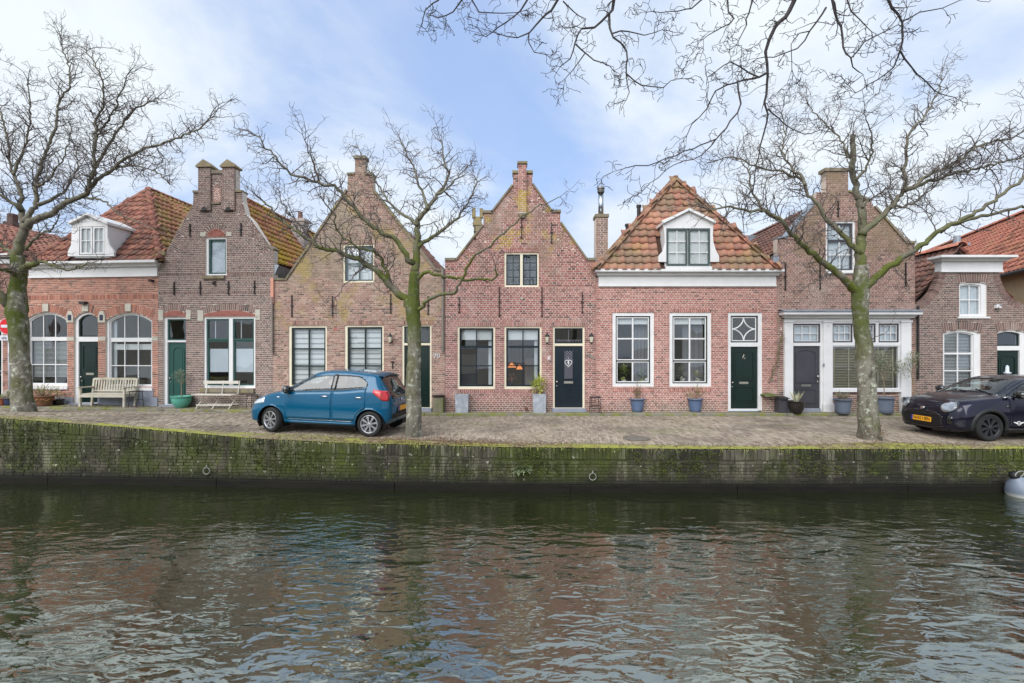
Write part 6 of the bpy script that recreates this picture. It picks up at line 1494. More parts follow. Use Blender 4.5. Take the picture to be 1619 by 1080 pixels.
def plate(car, axis_sg, z, txt, tilt=0, m=PLATE):
    p, q = car.hit('x', 0, z, axis_sg); x = p.x+.022*axis_sg
    b = MB(); b.box(-.26,.26,-.006,.006,-.055,.055); M_ = Matrix.Translation((x,0,z)) @ Matrix.Rotation(R(90*axis_sg),4,'Z') @ Matrix.Rotation(R(tilt),4,'X'); o = b.build('number_plate', m, car.o, mw=M_)
    b = MB(); b.box(-.262,-.222,-.009,.0,-.055,.055); b.build('country_band', PLBLUE, o)
    b = MB(); b.box(-.275,.275,.006,.03,-.07,.07); b.build('plate_holder', BLK, o)
    if txt: text('plate_lettering', txt, .105, INK, o, Matrix.Translation((.02,-.0085,0)) @ Matrix.Rotation(R(90),4,'X'))
plate(car, -1, .60, '', 0)
p, q = car.hit('x', 0, .755, -1); b = MB()
for dz in (0,.035): b.prism([(-.055,dz-.012),(0,dz+.03),(.055,dz-.012),(.055,dz+.006),(0,dz+.048),(-.055,dz+.006)],-.006,.004)
b.build('chevron_emblem', CHROME, car.o, mw=Matrix.Translation((p.x-.012,0,.74)) @ Matrix.Rotation(R(-90),4,'Z'))
car.patch('grille', [(y,.56,.60) for y in frange(-.35,.35,8)], 'x', BLK, 1, .008, 2); car.patch('lower_grille', [(y,.32,.44) for y in frange(-.40,.40,8)], 'x', BLK, 1, .008, 3)
b = MB(); b.tube([(-2.15,0,1.43),(-2.32,0,1.60)],.005,5); b.build('aerial', BLK, car.o)
car.inner(-.45,-1.25,-2.0,1.)
pr_, pf_ = gp(585,691), gp(427.5,683); d = pf_-pr_; ang = math.atan2(d.y, d.x); pit = math.asin(d.z/d.length)
print('blue wheelbase', d.length, ang*57.3)
car.o.rotation_euler = (0, -pit, ang); Mx = Matrix.Rotation(ang,4,'Z') @ Matrix.Rotation(-pit,4,'Y'); mid = (pr_+pf_)/2; car.o.location = mid-(Mx @ Vector((-1.17,.76,0)))

# ---- dark compact at the right edge
T = dict(zb=[(-3.08,.46),(-3.02,.30),(-2.85,.22),(-2.5,.18),(.3,.18),(.6,.18),(.70,.21),(.745,.28),(.765,.38)],
  top=[(-3.08,.62),(-3.06,.78),(-3.0,.95),(-2.92,1.10),(-2.80,1.31),(-2.70,1.355),(-2.4,1.39),(-1.7,1.415),(-1.3,1.41),(-1.05,1.385),(-.92,1.345),(-.65,1.215),(-.35,1.045),(-.26,1.01),(0,.985),(.3,.94),(.52,.885),(.63,.835),(.70,.775),(.745,.70),(.765,.60)],
  w=[(-3.08,.45),(-3.04,.64),(-2.96,.76),(-2.8,.83),(-2.5,.86),(0,.862),(.25,.855),(.45,.825),(.58,.77),(.68,.68),(.735,.56),(.755,.42),(.765,.24)],
  ysh=[(-3.08,.35),(-3.0,.58),(-2.9,.61),(-2.78,.58),(-2.5,.59),(-1.7,.60),(-1.05,.615),(-.92,.63),(-.65,.67),(-.35,.725),(-.26,.735),(0,.72),(.3,.68),(.5,.61),(.64,.50),(.72,.36),(.765,.15)],
  so=[(-3.08,.03),(-2.8,.06),(-1.,.07),(-.25,.05),(.3,.06),(.765,.04)],
  belt=[(-3.08,.8),(-2.8,1.02),(-2.4,1.0),(-1.2,.965),(-.3,.93),(.1,.86),(.5,.74),(.765,.54)], crease=.64, bk=.14, floor=(-2.8,.5))
xs = frange(.765,.70,8)[:-1]+frange(.70,.45,12)[:-1]+frange(.45,-2.75,112)[:-1]+frange(-2.75,-3.0,12)[:-1]+frange(-3.0,-3.08,8)
MID = paint('midnight_metallic', C(26,26,44), .5, .28)
car = Car('parked_car', 'dark midnight blue compact car cut off by the right edge', T, xs, [(0,.305),(-2.495,.305)], .345)
fw_ = side(T,-.40,-1.55,18); rw = side(T,-1.62,-2.55,14,rear=(-2.3,-2.6)); ws_ = [(x,-(smooth(T['ysh'],x)-.04),smooth(T['ysh'],x)-.04) for x in frange(-.31,-.96,14)]
cuts = [lambda c, n: abs(c.y) > .45 and abs(n.y) > .4 and (inside(fw_,c.x,c.z) or inside(rw,c.x,c.z)), lambda c, n: -.94 < c.x < -.33 and n.z > .3 and abs(c.y) < smooth(T['ysh'],c.x)-.065]
bd = car.body(MID, cuts)
for sg in (1,-1):
    fd = [(x,.30,smooth(T['belt'],x)+.01) for x in frange(-.44,-1.60,20)]; d1 = car.patch('door', fd, 'y', MID, sg, .005, 10)
    p, q = car.hit('y',-1.42,.86,sg); b = MB(); b.tube([p+q*.004+Vector((-.09,0,0)),p+q*.034+Vector((-.06,0,.004)),p+q*.034+Vector((.05,0,.004)),p+q*.004+Vector((.085,0,0))],.013,6); b.build('handle', GBLK, d1, True)
    if sg > 0:   # white winged badge and letter on the door foot
        w0 = -.62; p, q = car.hit('y', w0, .40, sg); Mq = Matrix.Translation((w0, p.y+.010, .40)) @ Matrix.Rotation(PI,4,'Z')
        b = MB(); b.M = Matrix.Identity(4); b.ring(arc(24,0,2*PI,.045)[:-1], arc(24,0,2*PI,.032)[:-1], -.004,.002); b.box(-.03,.03,-.004,.002,-.006,.006)
        for e in (1,-1): b.prism([(e*.045,.018),(e*.12,.030),(e*.112,.012),(e*.09,.004),(e*.06,-.012),(e*.044,-.018)],-.004,.002)
        b.build('winged_badge', WHITE, d1, mw=Mq); text('door_lettering','E',.10,WHITE,d1,Matrix.Translation((w0-.21,p.y+.008,.40)) @ Matrix.Rotation(PI,4,'Z') @ Matrix.Rotation(R(90),4,'X'))
    car.patch('side_window', fw_,'y',CGLASS,sg,.001,8); car.patch('side_window', rw,'y',CGLASSD,sg,.001,8)
    car.patch('window_pillar',[(x,smooth(T['belt'],x)+.025,zsh(T,x)-.03) for x in frange(-1.545,-1.625,4)],'y',GBLK,sg,.006,6); car.line('window_strip',[(x,smooth(T['belt'],x)+.02) for x in frange(-.34,-2.56,16)],'y',CHROME,.009,sg)
    car.line('pillar_trim',[(x,zsh(T,x)-.02) for x in frange(-.30,-.96,12)],'y',GBLK,.022,sg)
    b = MB(); p = Vector((-.55,sg*.95,1.02)); b.lathe([(.02,-.11),(.07,-.095),(.09,-.02),(.085,.05),(.05,.10),(0,.105)],14,tuple(p),'y',.9,1.); mi = b.build('door_mirror',GBLK,car.o,True); b = MB(); b.tube([(-.53,sg*.78,.96),(-.55,sg*.90,.98)],.03,6); b.build('mirror_arm',BLK,mi)
    # black wheel arch and sill cladding
    for wx in (0,-2.495):
        o = []
        for i in range(25):
            t = R(-12)+R(204)*i/24; o.append(t)
        b = MB(); v = []
        for t in o:
            for rr, of in ((.335,.004),(.342,.024),(.395,.026),(.412,.002)):
                x, z = wx+math.cos(t)*rr, .305+math.sin(t)*rr; p, q = car.hit('y', x, max(z,.20), sg); v.append((x, p.y+of*sg, z))
        b.add(v, [(i*4+k, i*4+k+1, (i+1)*4+k+1, (i+1)*4+k) for i in range(24) for k in range(3)]); b.build('arch_trim', BLK, car.o, True)
    car.patch('sill_trim',[(x,.19,.285) for x in frange(-.38,-2.10,14)],'y',BLK,sg,.018,2)
    for wx in (0,-2.495): car.wheel(wx, sg*.755, .304, .20, (8,2,.055), BALLOY, 0, sg)
    # round headlamp: bright ring, lens, dark eye
    def ell(cy, cz, ry, rz, n=14): return [(cy+ry*math.cos(t)*-1, cz-rz*math.sin(t), cz+rz*math.sin(t)+.0001) for t in [PI*(.02+.96*i/n) for i in range(n+1)]]
    hl = car.patch('headlight', [(sg*a_ if sg > 0 else -a_, lo, hi) for a_, lo, hi in ell(.560,.715,.145,.125)], 'x', GBLK, 1, .012, 10)
    car.patch('daylight_ring', [(sg*a_, lo, hi) for a_, lo, hi in ell(.560,.715,.126,.108)], 'x', CHROME, 1, .018, 10, hl); car.patch('lens', [(sg*a_, lo, hi) for a_, lo, hi in ell(.560,.715,.104,.088)], 'x', LENSD, 1, .023, 8, hl)
    car.patch('side_scuttle',[(x,.72,.79) for x in frange(-.36,-.42,3)],'y',GBLK,sg,.008,2)
    car.patch('air_curtain',[(sg*y,.36,.52) for y in frange(.60,.68,3)],'x',GBLK,1,.006,3)
car.patch('windscreen', ws_,'z',CGLASS,1,.001,12)
GR = mat('grille_mesh',[C(18,18,20),C(30,30,33)],scale=60,rough=.5)
car.patch('grille',[(y,.24+.06*(abs(y)/.50)**3,.575-.10*(abs(y)/.50)**4) for y in frange(-.50,.50,18)],'x',GR,1,.010,8)
car.line('grille_surround',[(y,.585-.10*(abs(y)/.52)**4) for y in frange(-.52,.52,24)],'x',GBLK,.014,1,off=.008); car.line('grille_surround',[(y,.235+.06*(abs(y)/.52)**3) for y in frange(-.52,.52,24)],'x',GBLK,.012,1,off=.008)
car.line('grille_bar',[(y,.53) for y in frange(-.46,.46,12)],'x',GBLK,.010,1,off=.018)
car.patch('front_spoiler',[(y,.19,.235) for y in frange(-.58,.58,14)],'x',BLK,1,.014,2)
car.line('bonnet_seam',[(x,.60-.06*abs(x-.3)) for x in frange(.60,-.22,12)],'z',GBLK,.004,1); car.line('bonnet_seam',[(x,-.60+.06*abs(x-.3)) for x in frange(.60,-.22,12)],'z',GBLK,.004,1)
plate(car,1,.40,'N·011·RN',-4)
b = MB(); b.lathe([(.05,0),(.045,.008),(0,.01)],16,(0,0,0),'x')
p, q = car.hit('x',0,.66,1); o = b.build('bonnet_badge',CHROME,car.o,mw=Matrix.Translation((p.x,0,.66)) @ Matrix.Rotation(R(-35),4,'Y'))
car.inner(-.55,-1.30,-2.15,1.)
for e in (.30,-.30): car.line('wiper',[(-.30,e+.28),(-.42,e-.2)],'z',BLK,.008,1,off=.012)
p0 = gp(1564,698); Mx = Matrix.Rotation(PI,4,'Z'); car.o.rotation_euler = (0,0,PI+R(1)); car.o.location = p0-(Matrix.Rotation(PI+R(1),4,'Z') @ Vector((0,.82,0)))

f_, (u_, z_) = HNUM; text('house_number', '70', .21, WHITE, f_.o, Matrix.Translation((u_,-.03,z_)) @ Matrix.Rotation(R(90),4,'X'), .006)

# ================================================================== things on the street
TEAK = mat('weathered_teak', [C(182,176,158), C(200,194,178), C(166,160,142)], scale=6, stretch=(.3,1,1), rough=.85, bump=.2, layers=[dict(c=C(132,136,90), s=4, lo=.55, hi=.72, a=.5)])
TERRA = mat('brown_glaze', [C(120,86,64), C(140,100,76), C(104,76,58)], scale=9, rough=.45)
TERRA2 = mat('terracotta', [C(168,98,70), C(150,86,62)], scale=6, rough=.85)
BLUEP = mat('blue_glaze', [C(84,104,134), C(98,116,146)], scale=5, rough=.35, layers=[dict(c=C(120,128,140), s=4, lo=.55, hi=.75, a=.5)])
NAVYP = mat('navy_glaze', [C(40,48,76), C(70,80,110)], scale=9, rough=.35)
TEALP = mat('teal_glaze', [C(84,158,140), C(104,174,154)], scale=4, rough=.3)
BLKP = mat('black_glaze', [C(30,26,26), C(44,38,36)], scale=4, rough=.12, coat=.6)
GREYP = mat('slate_planter', [C(92,102,118), C(104,114,130)], scale=4, rough=.6)
ZINCP = mat('pale_stone_planter', [C(170,176,184), C(150,156,166), C(186,190,196)], scale=5, rough=.8, bump=.3, layers=[dict(c=C(120,126,132), s=3, lo=.5, hi=.7, a=.6, st=(1,1,.4))])
SOIL = mat('potting_soil', [C(58,46,38), C(74,60,48)], scale=30, rough=1)
OLIVE = mat('olive_leaves', [C(122,130,104), C(150,156,128), C(96,106,80)], 'attr', rough=.7)
GREYL = mat('lavender_leaves', [C(126,134,112), C(150,154,134), C(104,112,92)], 'attr', rough=.8)
YELL = mat('yellow_green_leaves', [C(176,182,62), C(208,208,100), C(140,160,48), C(190,196,110)], 'attr', rough=.6)
MIDG = mat('mid_green_leaves', [C(92,116,52), C(128,146,72), C(166,172,100)], 'attr', rough=.7)
DRY = mat('dry_leaves', [C(150,132,96), C(172,152,116), C(120,108,72), C(134,140,84)], 'attr', rough=.8)
REDL_ = mat('reddish_leaves', [C(120,66,60), C(146,88,76), C(104,84,60)], 'attr', rough=.8)
PALEL = mat('pale_leaves', [C(206,206,180), C(170,178,130), C(196,170,150)], 'attr', rough=.8)
FERN = mat('fern_leaves', [C(120,134,96), C(152,164,124), C(98,114,76)], 'attr', rough=.7)
STEM = mat('pale_stem', [C(150,134,110), C(130,116,94)], scale=12, rough=.9)
pl = random.Random(77)
def leaf(b, p, d, ln, wd, up=Vector((0,0,1))):
    d = d.normalized(); s_ = d.cross(up); s_ = s_.normalized() if s_.length > .01 else d.orthogonal().normalized(); n_ = s_.cross(d)
    b.cur = pl.random()*.98+.01; m = p+d*ln*.5-n_*ln*.06
    b.add([p, m+s_*wd/2+n_*wd*.15, p+d*ln-n_*ln*.1, m-s_*wd/2+n_*wd*.15, m], [(0,4,1),(1,4,2),(2,4,3),(3,4,0)])
def rv(): 
    while True:
        v = Vector((pl.uniform(-1,1),pl.uniform(-1,1),pl.uniform(-1,1)))
        if .05 < v.length < 1: return v
class Pot:
    def __init__(s, name, px, py, label, cat='plant pot', group='pots along the house fronts', dy=0.):
        p = at(px, py, 1); lo, hi = 9., 17.
        s.p = gp(px, py)+Vector((0,dy,0)); s.o = empty(name, s.p); tag(s.o, label, cat, group); s.k = s.p.y/F
    def pot(s, r0, r1, h, m, lip=.02, n=22, belly=0., foot=0.):
        """radii/height in photo pixels"""
        k = s.k; r0, r1, h = r0*k, r1*k, h*k; b = MB()
        pr = [(0,.0),(r0*.92,.0),(r0,.012)]+[(lerp(r0,r1,t)+belly*k*math.sin(PI*t), h*t) for t in (.25,.5,.75,.92)]+[(r1+lip,h*.93),(r1+lip,h),(r1-.005,h),(r1-.02,h*.88)]
        b.lathe(pr, n); o = b.build('pot', m, s.o, True); b = MB(); b.lathe([(r1-.015,h*.90),(0,h*.92)], n); b.build('soil', SOIL, s.o); s.h = h; s.r = r1; return o
    def ball(s, cx, cz, rx, rz, n, m, ln=.05, wd=.018, name='foliage', out=.5, sh=.55):
        """leaves round a centre; px units for the size"""
        k = s.k; b = MB()
        for _ in range(n):
            v = rv(); v = v*(sh+(1-sh)*pl.random())/max(.2, v.length) if pl.random() < .7 else v
            p = Vector((cx*k+v.x*rx*k, v.y*rx*k, cz*k+v.z*rz*k)); leaf(b, p, v*out+rv()*.8+Vector((0,0,.25)), ln*pl.uniform(.6,1.3), wd*pl.uniform(.7,1.2))
        return b.build(name, m, s.o)
    def stems(s, tips, r=.006, m=None, base=None, name='stem'):
        k = s.k; b = MB(); base = base if base is not None else s.h*.9
        for x, z, y in tips:
            t = Vector((x*k, y*k, z*k)); mid_ = Vector((t.x*.35+pl.uniform(-.03,.03), t.y*.35, lerp(base, t.z, .55))); b.tube([Vector((t.x*.1,t.y*.1,base)), mid_, t], [r,r*.8,r*.5], 5)
        return b.build(name, m or STEM, s.o)
    def shrub(s, n, hgt, spread, m, leaves=6, ln=.05, wd=.02, r=.004, name='foliage'):
        k = s.k; st = MB(); b = MB()
        for _ in range(n):
            a = pl.uniform(0,2*PI); q = pl.random()**.6*spread*k; z = s.h+hgt*k*pl.uniform(.5,1.)*(1-.35*(q/(spread*k+1e-6))**2)
            t = Vector((math.cos(a)*q, math.sin(a)*q, z)); p0 = Vector((t.x*.25,t.y*.25,s.h*.9)); md = p0.lerp(t,.55)+Vector((pl.uniform(-.02,.02),pl.uniform(-.02,.02),.02)); st.tube([p0,md,t],[r,r*.8,r*.4],4)
            for j in range(leaves):
                u = pl.uniform(.35,1.05); p = p0.lerp(t,u); leaf(b, p, (t-p0).normalized()*.6+rv()*.9, ln*pl.uniform(.6,1.2), wd*pl.uniform(.7,1.2))
        st.build('stem', STEM, s.o); return b.build(name, m, s.o)

# pots from left to right
q = Pot('flower_pot', 2, 641, 'small terracotta pot at the far left edge'); q.pot(5,6,11,TERRA2); q.shrub(8,8,6,MIDG)
q = Pot('flower_pot', 14, 641, 'small navy glazed pot with pale plant below the road sign'); q.pot(4.5,6.5,11,NAVYP); q.shrub(14,14,9,PALEL,8,.05,.03)
q = Pot('flower_pot', 68, 642, 'wide brown patterned bowl pot with leggy plant by left window'); o = q.pot(9.5,14.5,16.5,TERRA,.03)
b = MB(); k = q.k
for j in range(6):
    a0 = 2*PI*j/6; P = []
    for i in range(13): t = i/12; a = a0+t*.9; rr = lerp(9.5,14.5,.6)*k+.02; P.append((math.cos(a)*rr, math.sin(a)*rr, 16.5*k*(.62+.10*math.sin(t*2*PI*1.3))))
    b.tube(P,.012,5)
b.build('relief_band', mat('relief_glaze',[C(176,128,84)],rough=.5), o, True); q.shrub(34,20,20,MIDG,8,.06,.022); q.shrub(18,22,20,PALEL,5,.05,.025,name='blossom')
q = Pot('flower_pot', 92, 640, 'low black pot with straggling green plant next to brown bowl'); q.pot(7,8,9,BLKP); q.shrub(26,20,17,MIDG,7,.05,.02)
q = Pot('potted_olive', 287, 644.5, 'teal glazed bowl with small round olive tree before green door', 'potted tree'); q.pot(8,14,18.5,TEALP,.025,belly=2.2); q.stems([(-1,38,0)],.018); q.stems([(-7,56,2),(6,55,-3),(0,60,3),(-9,48,-2),(8,47,2)],.006,base=36*q.k,name='branch'); q.ball(-2,50,12,11,420,OLIVE,.05,.016,sh=.2)
def boxpot(name, px, py, wt, wb, h, m, label):
    q = Pot(name, px, py, label); k = q.k; a, c, h = wb/2*k, wt/2*k, h*k; b = MB(); d_ = 1.0; t = .03
    o4 = lambda r, z: [(-r,-r*d_,z),(r,-r*d_,z),(r,r*d_,z),(-r,r*d_,z)]
    v = o4(a,0)+o4(c,h)+o4(c-t,h)+o4(c-t-.01,h-.12); f_ = []
    for g in range(3):
        for i in range(4): f_.append((g*4+i, g*4+(i+1)%4, (g+1)*4+(i+1)%4, (g+1)*4+i))
    b.add(v,f_); b.build('planter', m, q.o); b = MB(); b.face(o4(c-t,h-.08)); b.build('soil', SOIL, q.o); q.h = h*.95; q.r = c; return q
q = boxpot('stone_planter', 731, 651.5, 21, 19.5, 29, ZINCP, 'empty pale grey square planter under the first centre window')
q = boxpot('stone_planter', 852.5, 651.5, 20.5, 19.5, 29.5, ZINCP, 'pale grey square planter with bright yellow-green bush left of centre door'); q.stems([(-4,40,0),(3,42,2),(0,45,-2)],.008); q.ball(-2,44,12.5,13,260,YELL,.13,.035,sh=.15,out=.9)
q = Pot('low_plant', 832, 650.5, 'small reddish plant on the pavement beside the yellow-green bush', 'plant', None); q.h = 0; q.shrub(16,9,8,REDL_,6,.06,.03)
for px, lab, m_, hh in ((1007.5,'blue glazed pot with thin dry shrub under left window of pink-red house',DRY,30),(1099,'blue glazed pot with spreading green shrub under right window of pink-red house',MIDG,26)):
    q = Pot('flower_pot', px, 651, lab); q.pot(8.2,11.2,21,BLUEP,.02); q.shrub(17 if m_ is DRY else 30,hh,9 if m_ is DRY else 21,m_,7,.06,.02)
q = Pot('flower_pot', 1259, 653.5, 'glossy black belly pot with spiky grass before the grey door'); q.pot(7.5,11.5,20,BLKP,.02,belly=2.)
b = MB()
for _ in range(46):
    a = pl.uniform(0,2*PI); L_ = pl.uniform(10,21)*q.k; d = Vector((math.cos(a)*.45,math.sin(a)*.45,1)).normalized(); leaf(b, Vector((math.cos(a)*.05,math.sin(a)*.05,q.h*.9)), d, L_, .018, Vector((0,1,0)))
b.build('grass_leaves', PALEL, q.o)
q = Pot('flower_pot', 1332.5, 654.5, 'slate grey rimmed pot with lavender below the slatted window'); q.pot(9.5,12,23,GREYP,.03); q.shrub(70,13,13,GREYL,9,.045,.010)
q = Pot('potted_olive', 1398, 653, 'large slate planter with olive tree right of the sawn-off tree', 'potted tree'); q.pot(11.5,13,25,GREYP,.02); q.stems([(-2,62,0)],.016); q.stems([(-14,86,4),(8,88,-4),(-4,96,3),(18,80,2),(28,74,-5),(-20,74,-2),(24,62,3)],.006,base=54*q.k,name='branch'); q.ball(-6,78,18,20,420,OLIVE,.085,.024,sh=.1); q.ball(24,70,14,16,260,OLIVE,.085,.024,name='side_foliage',sh=.1)
q = Pot('potted_olive', 1444, 652.5, 'slate planter with sparse olive tree partly behind the dark car', 'potted tree'); q.pot(9.5,12,24,GREYP,.02); q.stems([(2,50,0)],.016); q.stems([(-6,86,3),(6,90,-3),(0,72,3),(-12,76,2)],.006,base=44*q.k,name='branch'); q.ball(0,80,12,17,260,OLIVE,.085,.024,sh=.1); q.ball(-4,58,12,10,70,OLIVE,.05,.014,name='low_foliage',sh=.1)

# wooden garden bench
def place(name, px, py, label, cat, rz=0., group=None):
    p = gp(px, py); o = empty(name, p, rz); tag(o, label, cat, group); return o, p.y/F
o, k = place('garden_bench', 180, 641.5, 'weathered wooden garden bench with armrests in front of arched window', 'bench', R(-3))
w_ = 74*k/2; b = MB(); D_ = .46
for i in range(5): y = -D_+.05+i*.09; b = MB(); b.box(-w_+.04,w_-.04,y,y+.07,.40,.425); b.build('seat_slat',TEAK,o)
for sx in (-1,1):
    x = sx*(w_-.03)
    b = MB(); b.box(x-.03,x+.03,-D_+.01,-D_+.07,0,.60); b.build('leg',TEAK,o); b = MB(); b.add([(x-.03,-.05,0),(x+.03,-.05,0),(x+.03,.01,0),(x-.03,.01,0),(x-.03,.05,.88),(x+.03,.05,.88),(x+.03,.11,.88),(x-.03,.11,.88)],[(0,1,5,4),(1,2,6,5),(2,3,7,6),(3,0,4,7),(4,5,6,7)]); b.build('leg',TEAK,o)
    b = MB(); b.box(x-.045,x+.045,-D_-.03,.04,.60,.635); b.build('armrest',TEAK,o); b = MB(); b.box(x-.02,x+.02,-D_+.07,-.05,.32,.40); b.build('side_rail',TEAK,o)
b = MB(); b.box(-w_+.06,w_-.06,-D_+.015,-D_+.055,.31,.395); b.build('front_rail',TEAK,o); b = MB(); b.box(-w_+.06,w_-.06,.045,.085,.83,.90); b.build('top_rail',TEAK,o); b = MB(); b.box(-w_+.06,w_-.06,.0,.04,.46,.51); b.build('lower_rail',TEAK,o)
n = 15
for i in range(n): x = lerp(-w_+.12,w_-.12,i/(n-1)); b = MB(); b.add([(x-.022,.01,.50),(x+.022,.01,.50),(x+.022,.03,.50),(x-.022,.03,.50),(x-.022,.055,.84),(x+.022,.055,.84),(x+.022,.075,.84),(x-.022,.075,.84)],[(0,1,5,4),(1,2,6,5),(2,3,7,6),(3,0,4,7)]); b.build('back_slat',TEAK,o)
# little iron side tables
for px, py, lab, wpx, hpx in ((215,644,'small black iron side table beside the wooden bench',13,26),(399,646,'thin black iron stand against the brown wall behind the car',12,22),(941,653.5,'thin iron stand with tray right of the centre door',17,26)):
    o, k = place('iron_side_table', px, py, lab, 'side table', 0, 'thin iron stands by the walls'); a, h = wpx*k/2, hpx*k
    b = MB(); b.box(-a,a,-.16,.16,h-.02,h); b.build('top',IRON,o)
    for sx in (-1,1):
        for sy in (-1,1): b = MB(); b.tube([(sx*a*.75,sy*.13,h-.02),(sx*a*.95,sy*.15,0)],.010,5); b.build('leg',IRON,o)
    b = MB(); b.tube([(-a*.85,-.14,h*.45),(a*.85,.14,h*.45)],.008,5); b.tube([(-a*.85,.14,h*.45),(a*.85,-.14,h*.45)],.008,5); b.build('brace',IRON,o)
# white folding bistro bench
o, k = place('folding_bench', 346, 645, 'white folding garden bench with crossed legs under the big window', 'bench', R(-3)); w_ = 62*k/2
WM = mat('white_bench_paint',[C(214,210,200),C(198,192,180)],scale=6,rough=.6)
for i in range(4): y = -.36+i*.095; b = MB(); b.box(-w_-.02,w_+.02,y,y+.07,.43,.45); b.build('seat_slat',WM,o)
for z in (.76,): b = MB(); b.box(-w_*.93,w_*.93,.10,.125,z,z+.09); b.build('back_slat',WM,o)
for x in (-w_*.85,0,w_*.85):
    b = MB(); b.tube([(x,-.33,0),(x+.03,-.10,.24),(x+.06,.06,.45),(x+.08,.12,.86)],.014,6); b.tube([(x+.16,.12,0),(x+.06,-.14,.24),(x-.02,-.34,.44)],.014,6); b.build('crossed_leg',WM,o)
b = MB(); b.box(-w_*.9,w_*.95,-.26,-.235,.10,.135); b.build('front_stretcher',WM,o); b = MB(); b.box(-w_*.85,w_*.95,.06,.085,.10,.13); b.build('rear_stretcher',WM,o)
# road sign
o, k = place('road_sign', 15.5, 640, 'round red no-entry road sign on white pole behind the left tree', 'road sign')
CONC = mat('concrete',[C(150,146,136),C(130,126,116)],scale=6,rough=.9,bump=.3); b = MB(); hb = 24*k; b.lathe([(.17,0),(.165,hb*.75),(.13,hb*.93),(.05,hb)],14); b.build('base',CONC,o,True)
WP = mat('white_pole',[C(206,208,216)],rough=.4); b = MB(); b.tube([(0,0,hb*.9),(0,0,138*k)],.045,10); b.build('pole',WP,o,True)
SR = mat('sign_red',[C(206,30,40)],rough=.35); zc = 124*k; r_ = 13*k
b = MB(); b.lathe([(r_*.99,-.02),(r_,-.01),(r_,0)],36,(0,-.06,zc),'y'); b.lathe([(0,-.02),(r_*.99,-.02)],36,(0,-.06,zc),'y'); dsc = b.build('sign_disc',WP,o)
b = MB(); b.prism([(r_*.93*math.cos(t),zc+r_*.93*math.sin(t)) for t in [2*PI*i/36 for i in range(36)]],-.086,-.081); b.build('red_field',SR,dsc); b = MB(); b.box(-r_*.72,r_*.72,-.092,-.087,zc-r_*.17,zc+r_*.17); b.build('white_bar',WP,dsc)
b = MB(); b.box(-.24,.24,-.075,-.06,zc-r_-.19,zc-r_-.03); sp = b.build('sub_plate',WP,o)
b = MB(); zz_ = zc-r_-.11      # bicycle and moped symbols on the plate
for cx in (-.10,.11):
    for dx in (-.045,.045): b.tube([(cx+dx+.028*math.cos(t),-.079,zz_-.015+.028*math.sin(t)) for t in [2*PI*i/12 for i in range(13)]],.005,4,False)
    b.tube([(cx-.045,-.079,zz_-.015),(cx-.01,-.079,zz_+.03),(cx+.03,-.079,zz_+.03),(cx+.045,-.079,zz_-.015)],.005,4)
b.build('symbols',INK,sp)
# mossy stone stump with a black dish beside the dark green door
o, k = place('stone_stump', 693.5, 652, 'mossy square stone block with black dish beside dark green door', 'stone block')
MS = mat('mossy_stone',[C(112,108,92),C(136,130,112)],scale=5,rough=.95,bump=.5,layers=[dict(c=C(92,104,44),s=3,lo=.42,hi=.6,a=.9)]); a,h = 8.5*k,24*k; b = MB(); b.prism([(-a,0),(a,0),(a*.92,h*.6),(a*.95,h),(-a*.95,h),(-a*.9,h*.5)],-.16,.16); b.build('block',MS,o)
b = MB(); b.lathe([(.12,h),(.2,h+.03),(.22,h+.055),(.19,h+.05),(0,h+.03)],18); b.build('dish',IRON,o,True)
# black mailbox and ledge
o, k = place('mail_box', 1235.5, 652, 'black free-standing mailbox at the corner of the white shop front', 'mailbox'); a,h = 7*k,24*k; b = MB(); b.box(-a,a,-.13,.13,0,h*.93); b.build('case',GREYD,o); b = MB(); b.add([(-a-.03,-.17,h*.93),(a+.03,-.17,h*.93),(a+.03,.14,h*1.0),(-a-.03,.14,h*1.0),(-a-.03,-.17,h*.96),(a+.03,-.17,h*.96),(a+.03,.14,h*1.05),(-a-.03,.14,h*1.05)],[(0,1,5,4),(4,5,6,7),(1,2,6,5),(3,0,4,7),(2,3,7,6),(3,2,1,0)]); b.build('lid',IRON,o); b = MB(); b.box(-a*.7,a*.7,-.136,-.128,h*.78,h*.82); b.build('slot',INK,o)
p = at(1218,627,14.85); b = MB(); n = 14
b.prism([(-.20,0),(.18,.02),(.20,.06),(.05,.10),(-.12,.09),(-.22,.05)],-.10,.18); s_ = b.build('stone_ledge',MS); s_.location = p; tag(s_,'small dark stone ledge on the wall left of the mailbox','ledge')
# climbing plant between the pink-red house and the shop front
p = Vector(((1228-CX)*14.98/F,14.98,.06)); o = empty('climbing_plant',p); tag(o,'thin climbing plant trailing down between pink-red house and shop front','plant')
b = MB(); lf = MB(); pts_ = [(1238,530),(1234,545),(1230,560),(1228,575),(1222,590),(1219,602)]
for j in range(4):
    P = [at(x+pl.uniform(-2.5,2.5),y+pl.uniform(-2,2),14.93)-p for x, y in pts_]; b.tube(P,.006,4)
    for _ in range(60): u = pl.random()*(len(P)-1); i = int(u); leaf(lf, P[i].lerp(P[min(i+1,len(P)-1)],u-i)+rv()*.05, rv()+Vector((0,-.3,-.3)), .045, .025)
b.build('vine',STEM,o); lf.build('foliage',mat('dull_leaves',[C(104,104,76),C(128,122,92),C(88,84,62)],'attr',rough=.8),o)
b = MB(); pp = at(1233,522,14.9)-p; b.tube([pp,pp+Vector((.05,-.01,.02)),pp+Vector((.03,-.01,.08))],.012,5); b.build('white_tie',WHITE,o)

